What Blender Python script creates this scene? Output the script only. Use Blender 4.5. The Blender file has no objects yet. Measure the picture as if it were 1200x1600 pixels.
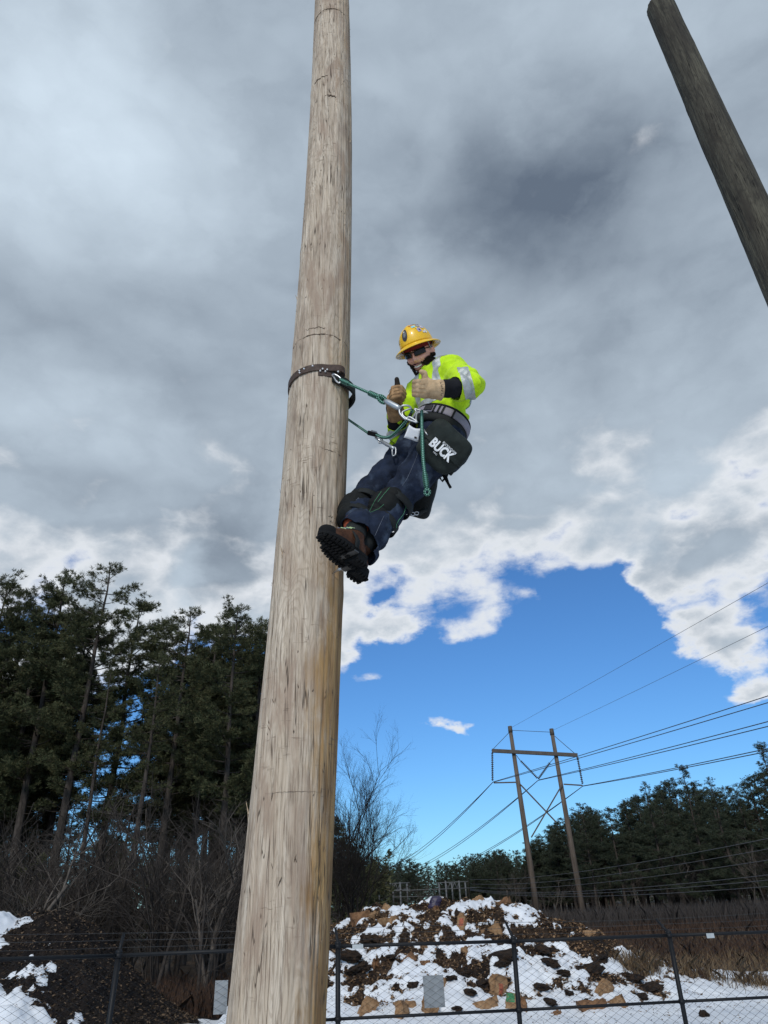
import bpy, bmesh, math, random
import numpy as np
from mathutils import Vector, Matrix, noise

random.seed(7)
rng = np.random.default_rng(11)
scene = bpy.context.scene
COL = scene.collection
R = math.radians

# ------------------------------------------------------------------ camera
FOC = 1100.0                                   # focal length in pixels of a 1200 x 1600 frame
EYE = Vector((0.0, 0.0, 1.65))
_up = Vector((-96.0, 1970.0, 1100.0)).normalized()      # world up seen by the camera (x right, y up, z forward)
FW = Vector((0.0, math.sqrt(1 - _up.z ** 2), _up.z))
_ry = -_up.x * FW.z / FW.y
RT = Vector((math.sqrt(1 - _up.x ** 2 - _ry ** 2), _ry, _up.x)).normalized()
UPV = RT.cross(FW).normalized()
cam_d = bpy.data.cameras.new("camera")
cam = bpy.data.objects.new("camera", cam_d)
COL.objects.link(cam)
cam_d.sensor_fit = 'VERTICAL'
cam_d.sensor_height = 36.0
cam_d.lens = 36.0 * FOC / 1600.0
cam_d.clip_start = 0.05
cam_d.clip_end = 5000.0
cam.matrix_world = Matrix(((RT.x, UPV.x, -FW.x, EYE.x), (RT.y, UPV.y, -FW.y, EYE.y), (RT.z, UPV.z, -FW.z, EYE.z), (0, 0, 0, 1)))
scene.camera = cam

def ray(px, py):
    return (FW + RT * ((px - 600.0) / FOC) + UPV * ((800.0 - py) / FOC)).normalized()
def at(px, py, Y):
    d = ray(px, py)
    return EYE + d * (Y / d.y)
def cv(a, b, t):                               # camera right, camera up, towards the camera
    return RT * a + UPV * b - FW * t

# ------------------------------------------------------------------ node helpers
class NT:
    def __init__(s, tree):
        s.t = tree; s.n = tree.nodes; s.l = tree.links
    def node(s, typ, **kw):
        n = s.n.new(typ)
        for k, v in kw.items(): setattr(n, k, v)
        return n
    def put(s, sock, v):
        if isinstance(v, bpy.types.NodeSocket): s.l.new(v, sock)
        elif v is not None: sock.default_value = v
    def math(s, op, a, b=None, c=None, clamp=False):
        n = s.node('ShaderNodeMath', operation=op); n.use_clamp = clamp
        s.put(n.inputs[0], a); s.put(n.inputs[1], b)
        if c is not None: s.put(n.inputs[2], c)
        return n.outputs[0]
    def vm(s, op, a, b=None):
        n = s.node('ShaderNodeVectorMath', operation=op)
        s.put(n.inputs[0], a)
        if b is not None: s.put(n.inputs[3] if op == 'SCALE' else n.inputs[1], b)
        return n.outputs['Value'] if op in ('LENGTH', 'DOT_PRODUCT', 'DISTANCE') else n.outputs['Vector']
    def mr(s, v, a, b, c=0.0, d=1.0, smooth=True):
        n = s.node('ShaderNodeMapRange')
        n.interpolation_type = 'SMOOTHSTEP' if smooth else 'LINEAR'
        s.put(n.inputs[0], v)
        for i, x in enumerate((a, b, c, d)): s.put(n.inputs[i + 1], x)
        return n.outputs[0]
    def mix(s, f, a, b, mode='MIX'):
        n = s.node('ShaderNodeMix', data_type='RGBA', blend_type=mode)
        s.put(n.inputs[0], f)
        for i, x in ((6, a), (7, b)):
            if not isinstance(x, bpy.types.NodeSocket) and len(x) == 3: x = (*x, 1)
            s.put(n.inputs[i], x)
        return n.outputs[2]
    def noise(s, vec, scale, detail=4, rough=0.55, dist=0.0, color=False):
        n = s.node('ShaderNodeTexNoise')
        if vec is not None: s.l.new(vec, n.inputs['Vector'])
        n.inputs['Scale'].default_value = scale; n.inputs['Detail'].default_value = detail
        n.inputs['Roughness'].default_value = rough; n.inputs['Distortion'].default_value = dist
        return n.outputs['Color' if color else 'Fac']
    def xyz(s, vec):
        n = s.node('ShaderNodeSeparateXYZ'); s.l.new(vec, n.inputs[0]); return n.outputs
    def comb(s, x, y, z):
        n = s.node('ShaderNodeCombineXYZ')
        for i, v in enumerate((x, y, z)): s.put(n.inputs[i], v)
        return n.outputs[0]

# ------------------------------------------------------------------ world: clear blue low down, a grey broken deck above
SUN_EL, SUN_AZ = 30.0, 192.0                   # degrees; azimuth from +Y towards +X (behind the camera, to its left)
world = bpy.data.worlds.new("World"); scene.world = world
world.use_nodes = True
w = NT(world.node_tree); w.n.clear()
wo = w.node('ShaderNodeOutputWorld'); bg = w.node('ShaderNodeBackground'); w.l.new(bg.outputs[0], wo.inputs[0])
SKY_STRENGTH = 0.1
bg.inputs['Strength'].default_value = SKY_STRENGTH
sky = w.node('ShaderNodeTexSky'); sky.sky_type = 'NISHITA'; sky.sun_disc = False
sky.sun_elevation = R(SUN_EL); sky.sun_rotation = R(SUN_AZ)
sky.air_density = 1.0; sky.dust_density = 0.3; sky.ozone_density = 2.0
D = w.node('ShaderNodeTexCoord').outputs['Generated']
dx, dy, dz = w.xyz(D)
az = w.math('ARCTAN2', dx, dy); el = w.math('ARCSINE', dz)
P0 = w.comb(az, el, 0.0)
Dn = w.vm('MULTIPLY', D, (1.0, 1.0, 1.7))
wn = w.noise(Dn, 3.5, 7, 0.6, color=True)
warp = w.vm('MULTIPLY', w.vm('SUBTRACT', wn, (0.5, 0.5, 0.5)), (0.24, 0.17, 0.0))
P = w.vm('ADD', P0, warp)
def azel(px, py):
    d = ray(px, py); return math.atan2(d.x, d.y), math.asin(d.z)
def blob(px, py, sx, sy, src=None):
    a, e = azel(px, py)
    ax = 1.0 / (sx / 1100.0 / max(0.35, math.cos(e))); ay = 1.0 / (sy / 1100.0)
    v = w.vm('MULTIPLY', w.vm('SUBTRACT', src or P, (a, e, 0.0)), (ax, ay, 1.0))
    return w.mr(w.vm('LENGTH', v), 0.0, 1.0, 1.0, 0.0)
def total(base, items):
    for (px, py, sx, sy, amp) in items:
        base = w.math('MULTIPLY_ADD', blob(px, py, sx, sy), amp, base)
    return base
n_big = w.noise(Dn, 2.6, 9, 0.56, 0.25)
n_fine = w.noise(Dn, 9.0, 8, 0.58, 0.2)
n_soft = w.noise(Dn, 1.6, 5, 0.5, 0.4)
cov = w.mr(w.vm('DOT_PRODUCT', P, (0.0, 1.0, 0.0)), R(12), R(29), 0.02, 1.45)
cov = w.math('ADD', cov, w.mr(el, R(26), R(40), 0.0, 0.75))
cov = total(cov, [
    (560, 985, 130, 80, 0.85), (650, 955, 150, 60, 0.5), (740, 985, 70, 40, 0.4), (600, 1070, 95, 32, 0.80), (550, 1030, 60, 60, 0.4),
    (545, 1125, 70, 26, 0.6), (900, 890, 90, 40, 0.25),
    (1120, 880, 200, 100, 1.0), (1165, 1000, 155, 85, 1.4), (1180, 1088, 110, 36, 1.25), (1090, 985, 60, 32, 0.5),
    (722, 1148, 42, 34, 0.95), (690, 1162, 50, 18, 0.75), (640, 1345, 220, 20, 0.6), (250, 1150, 120, 45, 0.6), (90, 1080, 160, 70, 0.6),
    (800, 1050, 200, 90, -0.6), (945, 945, 125, 100, -1.0), (985, 885, 40, 55, -0.5), (1000, 1050, 90, 60, -0.4), (597, 948, 38, 24, -0.5), (845, 985, 60, 40, -0.3),
    (120, 985, 420, 150, 0.85), (330, 860, 260, 160, 0.3), (270, 1080, 120, 50, -0.3),
])
cov = w.math('MULTIPLY_ADD', w.math('SUBTRACT', n_big, 0.5), 0.9, cov)
n_mid = w.noise(w.vm('ADD', Dn, w.vm('SCALE', w.vm('SUBTRACT', wn, (0.5, 0.5, 0.5)), 0.10)), 6.0, 8, 0.60, 0.25)
n_rag = w.noise(Dn, 19.0, 7, 0.66, 0.3)
cov = w.math('MULTIPLY_ADD', w.math('SUBTRACT', n_mid, 0.5), 1.05, cov)
cov = w.math('MULTIPLY_ADD', w.math('SUBTRACT', n_rag, 0.5), 0.60, cov)
def billow(scale):
    v = w.node('ShaderNodeTexVoronoi'); v.feature = 'F1'; v.inputs['Scale'].default_value = scale
    v.inputs['Detail'].default_value = 2.0; v.inputs['Roughness'].default_value = 0.55
    w.l.new(w.vm('ADD', Dn, w.vm('SCALE', w.vm('SUBTRACT', wn, (0.5, 0.5, 0.5)), 0.12)), v.inputs['Vector'])
    return w.math('SUBTRACT', 0.62, v.outputs['Distance'])
bil = billow(7.5)
cov = w.math('MULTIPLY_ADD', bil, 0.95, cov)
alpha = w.mr(cov, 0.40, 0.86)
thick = w.mr(cov, 0.60, 1.40)
# brightness of the deck: structure of its own
br = total(w.math('MULTIPLY_ADD', w.math('SUBTRACT', n_soft, 0.5), 0.26, 0.505), [
    (110, 150, 440, 340, 0.38), (30, 330, 200, 160, 0.12), (250, 520, 130, 60, 0.10), (330, 60, 100, 120, -0.10), (60, 625, 260, 120, 0.28), (400, 130, 150, 240, -0.12), (200, 470, 320, 120, -0.08),
    (120, 790, 260, 80, -0.07), (385, 855, 110, 110, -0.30), (310, 900, 60, 90, 0.20), (240, 940, 140, 60, 0.14),
    (860, 60, 420, 160, 0.09), (830, 310, 330, 210, -0.44), (690, 250, 60, 120, 0.10), (640, 620, 160, 60, 0.06), (1050, 420, 240, 150, -0.12), (640, 420, 130, 80, 0.22), (1150, 180, 120, 200, 0.05),
    (640, 540, 150, 100, -0.03), (950, 560, 300, 110, -0.10), (700, 760, 300, 110, 0.08), (1080, 760, 240, 90, 0.12), (700, 870, 300, 80, 0.05),
    (1000, 470, 160, 40, 0.06), (330, 700, 130, 80, 0.05),
])
n_puff = w.noise(w.vm('ADD', Dn, w.vm('SCALE', w.vm('SUBTRACT', wn, (0.5, 0.5, 0.5)), 0.22)), 3.1, 9, 0.55, 0.3)
br = w.math('MULTIPLY_ADD', w.math('SUBTRACT', w.mr(n_puff, 0.40, 0.60), 0.5), 0.11, br)
n_puff2 = w.noise(w.vm('ADD', Dn, w.vm('SCALE', w.vm('SUBTRACT', wn, (0.5, 0.5, 0.5)), 0.35)), 7.0, 8, 0.6, 0.2)
br = w.math('MULTIPLY_ADD', w.math('SUBTRACT', w.mr(n_puff2, 0.38, 0.64), 0.5), 0.05, br)
br = w.math('MULTIPLY_ADD', bil, 0.16, br)
br = w.math('MULTIPLY_ADD', w.math('SUBTRACT', n_fine, 0.5), 0.10, br)
br = w.math('MULTIPLY_ADD', w.math('SUBTRACT', n_big, 0.5), 0.24, br)
deck = w.mix(w.mr(br, -0.02, 1.02, smooth=False), (0.128, 0.166, 0.225), (0.66, 0.775, 0.885))
edge = (0.84, 0.87, 0.91)
cloud = w.mix(thick, edge, deck)
cloud = w.vm('SCALE', cloud, 1.0 / SKY_STRENGTH)
blue = w.mix(1.0, sky.outputs[0], (0.47, 0.83, 1.22, 1), 'MULTIPLY')
w.l.new(w.mix(alpha, blue, cloud), bg.inputs['Color'])

sun_d = bpy.data.lights.new("sun", 'SUN'); sun = bpy.data.objects.new("sun", sun_d); COL.objects.link(sun)
sun_d.energy = 1.9; sun_d.angle = R(12); sun_d.color = (1.0, 0.95, 0.88)
_sd = Vector((math.sin(R(SUN_AZ)) * math.cos(R(SUN_EL)), math.cos(R(SUN_AZ)) * math.cos(R(SUN_EL)), math.sin(R(SUN_EL))))
sun.rotation_euler = _sd.to_track_quat('Z', 'Y').to_euler()
vs = scene.view_settings
vs.view_transform = 'Standard'; vs.look = 'None'; vs.gamma = 1.0; vs.use_curve_mapping = False
vs.exposure = 0.0
scene.cycles.use_denoising = True
scene.cycles.max_bounces = 6
scene.cycles.transparent_max_bounces = 8

# ------------------------------------------------------------------ object helpers
def tag(o, label=None, cat=None, group=None, kind=None):
    if label: o['label'] = label
    if cat: o['category'] = cat
    if group: o['group'] = group
    if kind: o['kind'] = kind
    return o
def link(name, me, parent=None):
    o = bpy.data.objects.new(name, me); COL.objects.link(o)
    if parent is not None: o.parent = parent
    return o
def empty(name, loc=(0, 0, 0)):
    o = bpy.data.objects.new(name, None); o.location = loc; COL.objects.link(o); o.empty_display_size = 0.1
    return o
def adopt(o, parent):
    """parent o without moving it (parents here are only translated or freely placed)"""
    bpy.context.view_layer.update()
    o.parent = parent
    o.matrix_parent_inverse = parent.matrix_world.inverted()
    return o

class MB:
    """collects raw geometry for one mesh"""
    def __init__(s): s.v = []; s.f = []; s.uv = []; s.n = 0; s.m = []
    def add(s, V, Fc, UV=None, mi=0):
        V = np.asarray(V, dtype=float).reshape(-1, 3)
        s.v.append(V); b = s.n
        for i, fc in enumerate(Fc):
            s.f.append([b + int(k) for k in fc]); s.m.append(mi)
            s.uv.append(UV[i] if UV is not None else None)
        s.n += len(V)
        return s
    def tube(s, pts, rad, k=8, cap=True, twist=0.0, mi=0, vscale=1.0):
        pts = np.asarray([tuple(p) for p in pts], float); n = len(pts)
        rad = np.full(n, rad, float) if np.isscalar(rad) else np.asarray(rad, float)
        T = np.gradient(pts, axis=0); T /= np.linalg.norm(T, axis=1)[:, None] + 1e-12
        ref = np.array([0, 0, 1.0]) if abs(T[0][2]) < 0.9 else np.array([1.0, 0, 0])
        a = np.cross(T[0], ref); a /= np.linalg.norm(a)
        V = []; L = 0.0; Ls = []
        ang = np.arange(k) * 2 * math.pi / k
        for i in range(n):
            a = a - T[i] * np.dot(a, T[i]); a /= np.linalg.norm(a) + 1e-12
            b = np.cross(T[i], a)
            if i: L += np.linalg.norm(pts[i] - pts[i - 1])
            Ls.append(L * vscale)
            V.append(pts[i] + rad[i] * (np.cos(ang)[:, None] * a + np.sin(ang)[:, None] * b))
        Fc = []; UV = []
        for i in range(n - 1):
            for j in range(k):
                j2 = (j + 1) % k
                Fc.append((i * k + j, i * k + j2, (i + 1) * k + j2, (i + 1) * k + j))
                UV.append(((j / k, Ls[i]), ((j + 1) / k, Ls[i]), ((j + 1) / k, Ls[i + 1]), (j / k, Ls[i + 1])))
        if cap:
            Fc.append(tuple(range(k))[::-1]); UV.append([(0, 0)] * k)
            Fc.append(tuple((n - 1) * k + j for j in range(k))); UV.append([(0, 0)] * k)
        return s.add(np.concatenate(V), Fc, UV, mi)
    def box(s, c, ax, mi=0):
        """ax: three half-axis vectors"""
        c = np.array(tuple(c)); A = [np.array(tuple(a)) for a in ax]
        V = [c + sx * A[0] + sy * A[1] + sz * A[2] for sz in (-1, 1) for sy in (-1, 1) for sx in (-1, 1)]
        return s.add(V, [(0, 2, 3, 1), (4, 5, 7, 6), (0, 1, 5, 4), (2, 6, 7, 3), (0, 4, 6, 2), (1, 3, 7, 5)], None, mi)
    def mesh(s, name, smooth=True):
        me = bpy.data.meshes.new(name)
        V = np.concatenate(s.v) if s.v else np.zeros((0, 3))
        me.from_pydata(V.tolist(), [], s.f)
        if any(u is not None for u in s.uv):
            ul = me.uv_layers.new(name="UVMap")
            flat = []
            for fc, u in zip(s.f, s.uv):
                for k in range(len(fc)): flat.extend(u[k] if u is not None else (0.0, 0.0))
            ul.data.foreach_set("uv", flat)
        if smooth: me.polygons.foreach_set("use_smooth", [True] * len(me.polygons))
        if any(s.m): me.polygons.foreach_set("material_index", s.m)
        me.update()
        return me
    def build(s, name, mat, parent=None, smooth=True):
        me = s.mesh(name, smooth)
        for m in (mat if isinstance(mat, (list, tuple)) else [mat]): me.materials.append(m)
        return link(name, me, parent)

def fast_mesh(name, V, F, smooth=False, attrs=None):
    """V (n,3) array, F (m,k) array of one face size"""
    V = np.asarray(V, np.float32); F = np.asarray(F, np.int32)
    me = bpy.data.meshes.new(name)
    me.vertices.add(len(V)); me.vertices.foreach_set("co", V.ravel())
    k = F.shape[1]
    me.loops.add(F.size); me.loops.foreach_set("vertex_index", F.ravel())
    me.polygons.add(len(F)); me.polygons.foreach_set("loop_start", np.arange(0, F.size, k, dtype=np.int32))
    try: me.polygons.foreach_set("loop_total", np.full(len(F), k, np.int32))
    except Exception: pass
    if smooth: me.polygons.foreach_set("use_smooth", np.ones(len(F), bool))
    if attrs:
        for an, av in attrs.items():
            a = me.attributes.new(an, 'FLOAT', 'POINT'); a.data.foreach_set("value", np.asarray(av, np.float32))
    me.update(calc_edges=True); me.validate()
    return me

# value noise on numpy arrays
def _hash(ix, iy, iz, seed):
    h = (ix * 374761393 + iy * 668265263 + iz * 2147483647 + seed * 1274126177) & 0xFFFFFFFF
    h = ((h ^ (h >> 13)) * 1274126177) & 0xFFFFFFFF
    h = h ^ (h >> 16)
    return (h & 0xFFFF) / 65535.0
def vnoise(x, y, z=None, seed=0):
    x = np.asarray(x, float); y = np.asarray(y, float)
    z = np.zeros_like(x) if z is None else np.asarray(z, float)
    xi, yi, zi = np.floor(x).astype(np.int64), np.floor(y).astype(np.int64), np.floor(z).astype(np.int64)
    u, v, q = x - xi, y - yi, z - zi
    u, v, q = u * u * (3 - 2 * u), v * v * (3 - 2 * v), q * q * (3 - 2 * q)
    r = 0
    for a in (0, 1):
        for b in (0, 1):
            for c in (0, 1):
                r = r + _hash(xi + a, yi + b, zi + c, seed) * (u if a else 1 - u) * (v if b else 1 - v) * (q if c else 1 - q)
    return r * 2 - 1
def fbm(x, y, z=None, octv=4, seed=0, gain=0.5):
    r = 0; a = 1.0; s = 1.0
    for i in range(octv):
        r = r + a * vnoise(x * s, y * s, None if z is None else z * s, seed + i * 17)
        a *= gain; s *= 2.03
    return r

# ------------------------------------------------------------------ materials
def new_mat(name):
    m = bpy.data.materials.new(name); m.use_nodes = True
    t = NT(m.node_tree); b = m.node_tree.nodes['Principled BSDF']
    return m, t, b
def simple(name, c, rough=0.6, metal=0.0, var=0.25, scale=18.0, bump=0.0, bscale=60.0, spec=0.5, stretch=(1, 1, 1), coat=0.0):
    m, t, b = new_mat(name)
    co = t.node('ShaderNodeTexCoord').outputs['Object']
    if stretch != (1, 1, 1): co = t.vm('MULTIPLY', co, stretch)
    n = t.noise(co, scale, 5, 0.6)
    lo = [x * (1 - var) for x in c]; hi = [min(1, x * (1 + var)) for x in c]
    t.l.new(t.mix(t.mr(n, 0.3, 0.7), lo, hi), b.inputs['Base Color'])
    t.l.new(t.mr(n, 0.2, 0.8, rough * 0.85, min(1, rough * 1.12)), b.inputs['Roughness'])
    b.inputs['Metallic'].default_value = metal
    b.inputs['Specular IOR Level'].default_value = spec
    if coat: b.inputs['Coat Weight'].default_value = coat
    if bump:
        bn = t.node('ShaderNodeBump'); bn.inputs['Strength'].default_value = bump; bn.inputs['Distance'].default_value = 0.01
        t.l.new(t.noise(co, bscale, 4, 0.6), bn.inputs['Height']); t.l.new(bn.outputs[0], b.inputs['Normal'])
    return m

def island_mat(name, lo, hi, rough=0.85, mid=None, trans=0.0, patch=None):
    """colour differs from piece to piece (leaves, blades, chips)"""
    m, t, b = new_mat(name)
    g = t.node('ShaderNodeNewGeometry')
    rnd = g.outputs['Random Per Island']
    c = t.mix(rnd, lo, hi)
    if mid is not None: c = t.mix(t.mr(t.math('FRACT', t.math('MULTIPLY', rnd, 7.31)), 0.6, 0.7), c, mid)
    if patch is not None:
        co = t.node('ShaderNodeTexCoord').outputs['Object']
        c = t.mix(t.mr(t.noise(co, patch[0], 3, 0.5), 0.42, 0.6), c, patch[1], 'MULTIPLY')
    t.l.new(c, b.inputs['Base Color']); b.inputs['Roughness'].default_value = rough
    b.inputs['Specular IOR Level'].default_value = 0.25
    return m

M = {}
M['snow'] = None
def make_snow():
    m, t, b = new_mat('snow')
    co = t.node('ShaderNodeTexCoord').outputs['Object']
    n = t.noise(co, 1.3, 6, 0.62)
    grime = t.mr(t.noise(co, 7.0, 6, 0.7), 0.60, 0.74)
    c = t.mix(t.mr(n, 0.35, 0.7), (0.66, 0.69, 0.74), (0.78, 0.80, 0.83))
    c = t.mix(t.math('MULTIPLY', grime, 0.5), c, (0.32, 0.27, 0.22))
    t.l.new(c, b.inputs['Base Color'])
    b.inputs['Roughness'].default_value = 0.7; b.inputs['Specular IOR Level'].default_value = 0.25
    bn = t.node('ShaderNodeBump'); bn.inputs['Strength'].default_value = 0.35; bn.inputs['Distance'].default_value = 0.03
    t.l.new(t.noise(co, 14, 6, 0.65), bn.inputs['Height']); t.l.new(bn.outputs[0], b.inputs['Normal'])
    return m
M['snow'] = make_snow()
def make_soil(name, dark, brown, tan):
    m, t, b = new_mat(name)
    co = t.node('ShaderNodeTexCoord').outputs['Object']
    n = t.noise(co, 9, 7, 0.7); n2 = t.noise(co, 1.7, 4, 0.6); n3 = t.noise(co, 46, 4, 0.7)
    c = t.mix(t.mr(n, 0.36, 0.66), dark, brown)
    c = t.mix(t.mr(n3, 0.58, 0.70), c, tan)
    c = t.mix(t.mr(n2, 0.40, 0.62), c, dark)
    t.l.new(c, b.inputs['Base Color']); b.inputs['Roughness'].default_value = 0.95; b.inputs['Specular IOR Level'].default_value = 0.15
    bn = t.node('ShaderNodeBump'); bn.inputs['Strength'].default_value = 0.9; bn.inputs['Distance'].default_value = 0.05
    t.l.new(t.noise(co, 30, 6, 0.75), bn.inputs['Height']); t.l.new(bn.outputs[0], b.inputs['Normal'])
    return m
M['soil'] = make_soil('leaf_mould', (0.022, 0.016, 0.013), (0.085, 0.052, 0.032), (0.20, 0.125, 0.075))
M['mulch'] = make_soil('dark_mulch', (0.012, 0.010, 0.010), (0.034, 0.025, 0.020), (0.085, 0.060, 0.042))
M['field'] = make_soil('field_earth', (0.045, 0.034, 0.025), (0.105, 0.075, 0.048), (0.20, 0.155, 0.10))
M['bark'] = simple('pine_bark', (0.055, 0.046, 0.040), 0.95, var=0.45, scale=9, bump=0.6, bscale=30, spec=0.1, stretch=(1, 1, 0.25))
M['twig'] = simple('bare_twigs', (0.105, 0.090, 0.078), 0.95, var=0.35, scale=3, spec=0.1)
M['twig_dark'] = simple('bare_dark_branches', (0.055, 0.047, 0.042), 0.95, var=0.35, scale=3, spec=0.1)
M['twig_black'] = simple('wet_black_twigs', (0.030, 0.026, 0.024), 0.95, var=0.3, scale=3, spec=0.1)
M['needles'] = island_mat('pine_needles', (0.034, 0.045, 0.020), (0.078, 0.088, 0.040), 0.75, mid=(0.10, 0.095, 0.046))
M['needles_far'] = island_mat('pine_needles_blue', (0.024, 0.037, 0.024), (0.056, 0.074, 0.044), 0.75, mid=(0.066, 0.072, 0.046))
M['reed'] = island_mat('dry_grass_blades', (0.12, 0.080, 0.046), (0.26, 0.19, 0.115), 0.9, mid=(0.070, 0.043, 0.028))
M['weed'] = island_mat('dead_weeds', (0.055, 0.032, 0.022), (0.105, 0.064, 0.042), 0.9, mid=(0.036, 0.024, 0.020))
M['brush'] = island_mat('grey_brush', (0.040, 0.035, 0.034), (0.080, 0.07, 0.065), 0.95)
M['litter'] = island_mat('leaf_litter', (0.030, 0.020, 0.014), (0.16, 0.092, 0.048), 0.9, mid=(0.27, 0.17, 0.095))
M['mulch_chip'] = island_mat('mulch_chips', (0.010, 0.009, 0.008), (0.050, 0.036, 0.027), 0.9, mid=(0.13, 0.088, 0.055))

# ------------------------------------------------------------------ ground
def gz(x, y):
    x = np.asarray(x, float); y = np.asarray(y, float)
    t = np.clip((y - 2.0) / 9.0, 0, 1); t = t * t * (3 - 2 * t)
    z = -0.78 * t + 0.07 * fbm(x * 0.25, y * 0.25, octv=3, seed=5)
    far = np.clip((y - 120) / 200, 0, 1)
    return z + far * 2.0
def grid_sheet(name, xs, ys, zf):
    X, Y = np.meshgrid(xs, ys); Z = zf(X, Y)
    nx, ny = len(xs), len(ys)
    V = np.stack([X, Y, Z], -1).reshape(-1, 3)
    i = (np.arange(ny - 1)[:, None] * nx + np.arange(nx - 1)[None, :]).ravel()
    return fast_mesh(name, V, np.stack([i, i + 1, i + nx + 1, i + nx], -1), smooth=True)
def stretched(lim, n):
    t = np.linspace(-1, 1, n); return np.sign(t) * (0.06 * np.abs(t) + 0.94 * np.abs(t) ** 3.2) * lim
gm = grid_sheet('ground', stretched(1600, 220), stretched(1600, 220) + 20, gz)
def snowy_field():
    m, t, b = new_mat('field_with_snow')
    co = t.node('ShaderNodeTexCoord').outputs['Object']; x, y, z = t.xyz(co)
    n = t.noise(co, 9, 7, 0.7); n3 = t.noise(co, 40, 4, 0.7); s = t.noise(co, 0.55, 7, 0.62)
    c = t.mix(t.mr(n, 0.36, 0.66), (0.045, 0.034, 0.025), (0.105, 0.075, 0.048)); c = t.mix(t.mr(n3, 0.58, 0.70), c, (0.20, 0.155, 0.10))
    near = t.mr(y, 15.0, 22.0, 0.10, -0.25)  # extra snow cover on the unseen near ground, added to bounce light upward
    c = t.mix(t.mr(t.math('ADD', s, near), 0.50, 0.55), c, (0.74, 0.76, 0.80))
    t.l.new(c, b.inputs['Base Color']); b.inputs['Roughness'].default_value = 0.9; b.inputs['Specular IOR Level'].default_value = 0.15
    return m
gm.materials.append(snowy_field())
tag(link('ground', gm), 'field earth with dead grass and thin patches of old snow, more added near the camera for bounce light', None, None, 'structure')

# ------------------------------------------------------------------ the two mounds and the snow on them
def mound_right(x, y):
    # hump with a long crest; x from about -4 to 9, y from 19 to 30
    cx = 1.5
    u = (x - cx); yy = (y - 24.6)
    hx = np.where(u < 0, np.exp(-(np.abs(u) / 6.2) ** 3.2), np.exp(-(np.abs(u) / 5.2) ** 2.3))
    hy = np.where(yy < 0, np.exp(-(np.abs(yy) / 3.7) ** 2.4), np.exp(-(np.abs(yy) / 3.0) ** 2))
    return 2.32 * hx * hy
def mound_left(x, y):
    u = (x + 8.9); yy = (y - 20.6)
    hx = np.where(u < 0, np.exp(-(np.abs(u) / 4.6) ** 2.4), np.exp(-(np.abs(u) / 2.15) ** 2.0))
    hy = np.where(yy < 0, np.exp(-(np.abs(yy) / 3.1) ** 2.2), np.exp(-(np.abs(yy) / 3.0) ** 2))
    return 2.74 * hx * hy
def soil_right(x, y):
    m = mound_right(x, y); k = np.clip(m / 0.7, 0, 1)
    lump = 0.17 * fbm(x * 0.9, y * 0.9, octv=3, seed=21) + 0.13 * np.abs(fbm(x * 2.6, y * 2.6, octv=4, seed=31, gain=0.6)) + 0.05 * fbm(x * 9, y * 9, octv=2, seed=8)
    return gz(x, y) - 0.06 + m + k * lump
def snow_right(x, y):
    m = mound_right(x, y); k = np.clip(m / 0.7, 0, 1)
    hi = np.clip((m - 0.85) / 1.1, 0, 1)
    rightside = np.clip((x - 3.4) / 2.6, 0, 1) * np.clip((m - 0.45) / 0.9, 0, 1)
    hold = 0.098 - 0.085 * hi - 0.17 * rightside
    s = 0.17 * fbm(x * 0.9, y * 0.9, octv=3, seed=21) + hold + 0.15 * fbm(x * 1.7, y * 2.3, octv=5, seed=77, gain=0.62) + 0.02 * fbm(x * 8, y * 8, octv=2, seed=5)
    g = gz(x, y) - 0.06
    flat = 0.10 + 0.03 * fbm(x * 0.8, y * 0.8, octv=3, seed=3)
    # bare ground away from the foot of the mound
    edge = np.clip((y - 26.5 + 0.30 * (x - 8) + 1.2 * fbm(x * 0.35, y * 0.35, octv=3, seed=9)) / 1.2, 0, 1)
    return g + m + k * s + (1 - k) * (flat - 0.35 * edge)
def soil_left(x, y):
    m = mound_left(x, y); k = np.clip(m / 0.6, 0, 1)
    lump = 0.13 * fbm(x * 0.9, y * 0.9, octv=3, seed=41) + 0.09 * np.abs(fbm(x * 3.1, y * 3.1, octv=4, seed=51, gain=0.6)) + 0.05 * fbm(x * 10, y * 10, octv=2, seed=18)
    return gz(x, y) - 0.06 + m + k * lump
def snow_left(x, y):
    m = mound_left(x, y); k = np.clip(m / 0.6, 0, 1)
    pat = np.exp(-(((x + 8.3) / 1.5) ** 2 + ((y - 16.9) / 1.3) ** 2)) + 0.9 * np.exp(-(((x + 9.9) / 0.75) ** 2 + ((y - 19.6) / 0.9) ** 2)) \
        + 0.55 * np.exp(-(((x + 6.0) / 1.2) ** 2 + ((y - 16.4) / 0.5) ** 2))
    s = 0.13 * fbm(x * 0.9, y * 0.9, octv=3, seed=41) - 0.20 + 0.62 * pat + 0.15 * fbm(x * 1.9, y * 1.9, octv=4, seed=87) + 0.02 * fbm(x * 9, y * 9, octv=2, seed=6)
    g = gz(x, y) - 0.06
    flat = 0.09 + 0.03 * fbm(x * 0.8, y * 0.8, octv=3, seed=13)
    edge = np.clip((y - 21.3 + 1.0 * fbm(x * 0.4, y * 0.4, octv=3, seed=19)) / 1.0, 0, 1)
    return g + m + k * s + (1 - k) * (flat - 0.35 * edge)
XS_R = np.arange(-4.4, 12.5, 0.045); YS_R = np.arange(15.0, 29.5, 0.055)
XS_L = np.arange(-15.5, -1.8, 0.05); YS_L = np.arange(14.0, 24.5, 0.055)
o = grid_sheet('leaf_mound', XS_R, YS_R, soil_right); o.materials.append(M['soil'])
tag(link('leaf_mound', o), 'big heap of brown leaf mould and yard waste behind the fence', None, None, 'structure')
o = grid_sheet('mulch_mound', XS_L, YS_L, soil_left); o.materials.append(M['mulch'])
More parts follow.
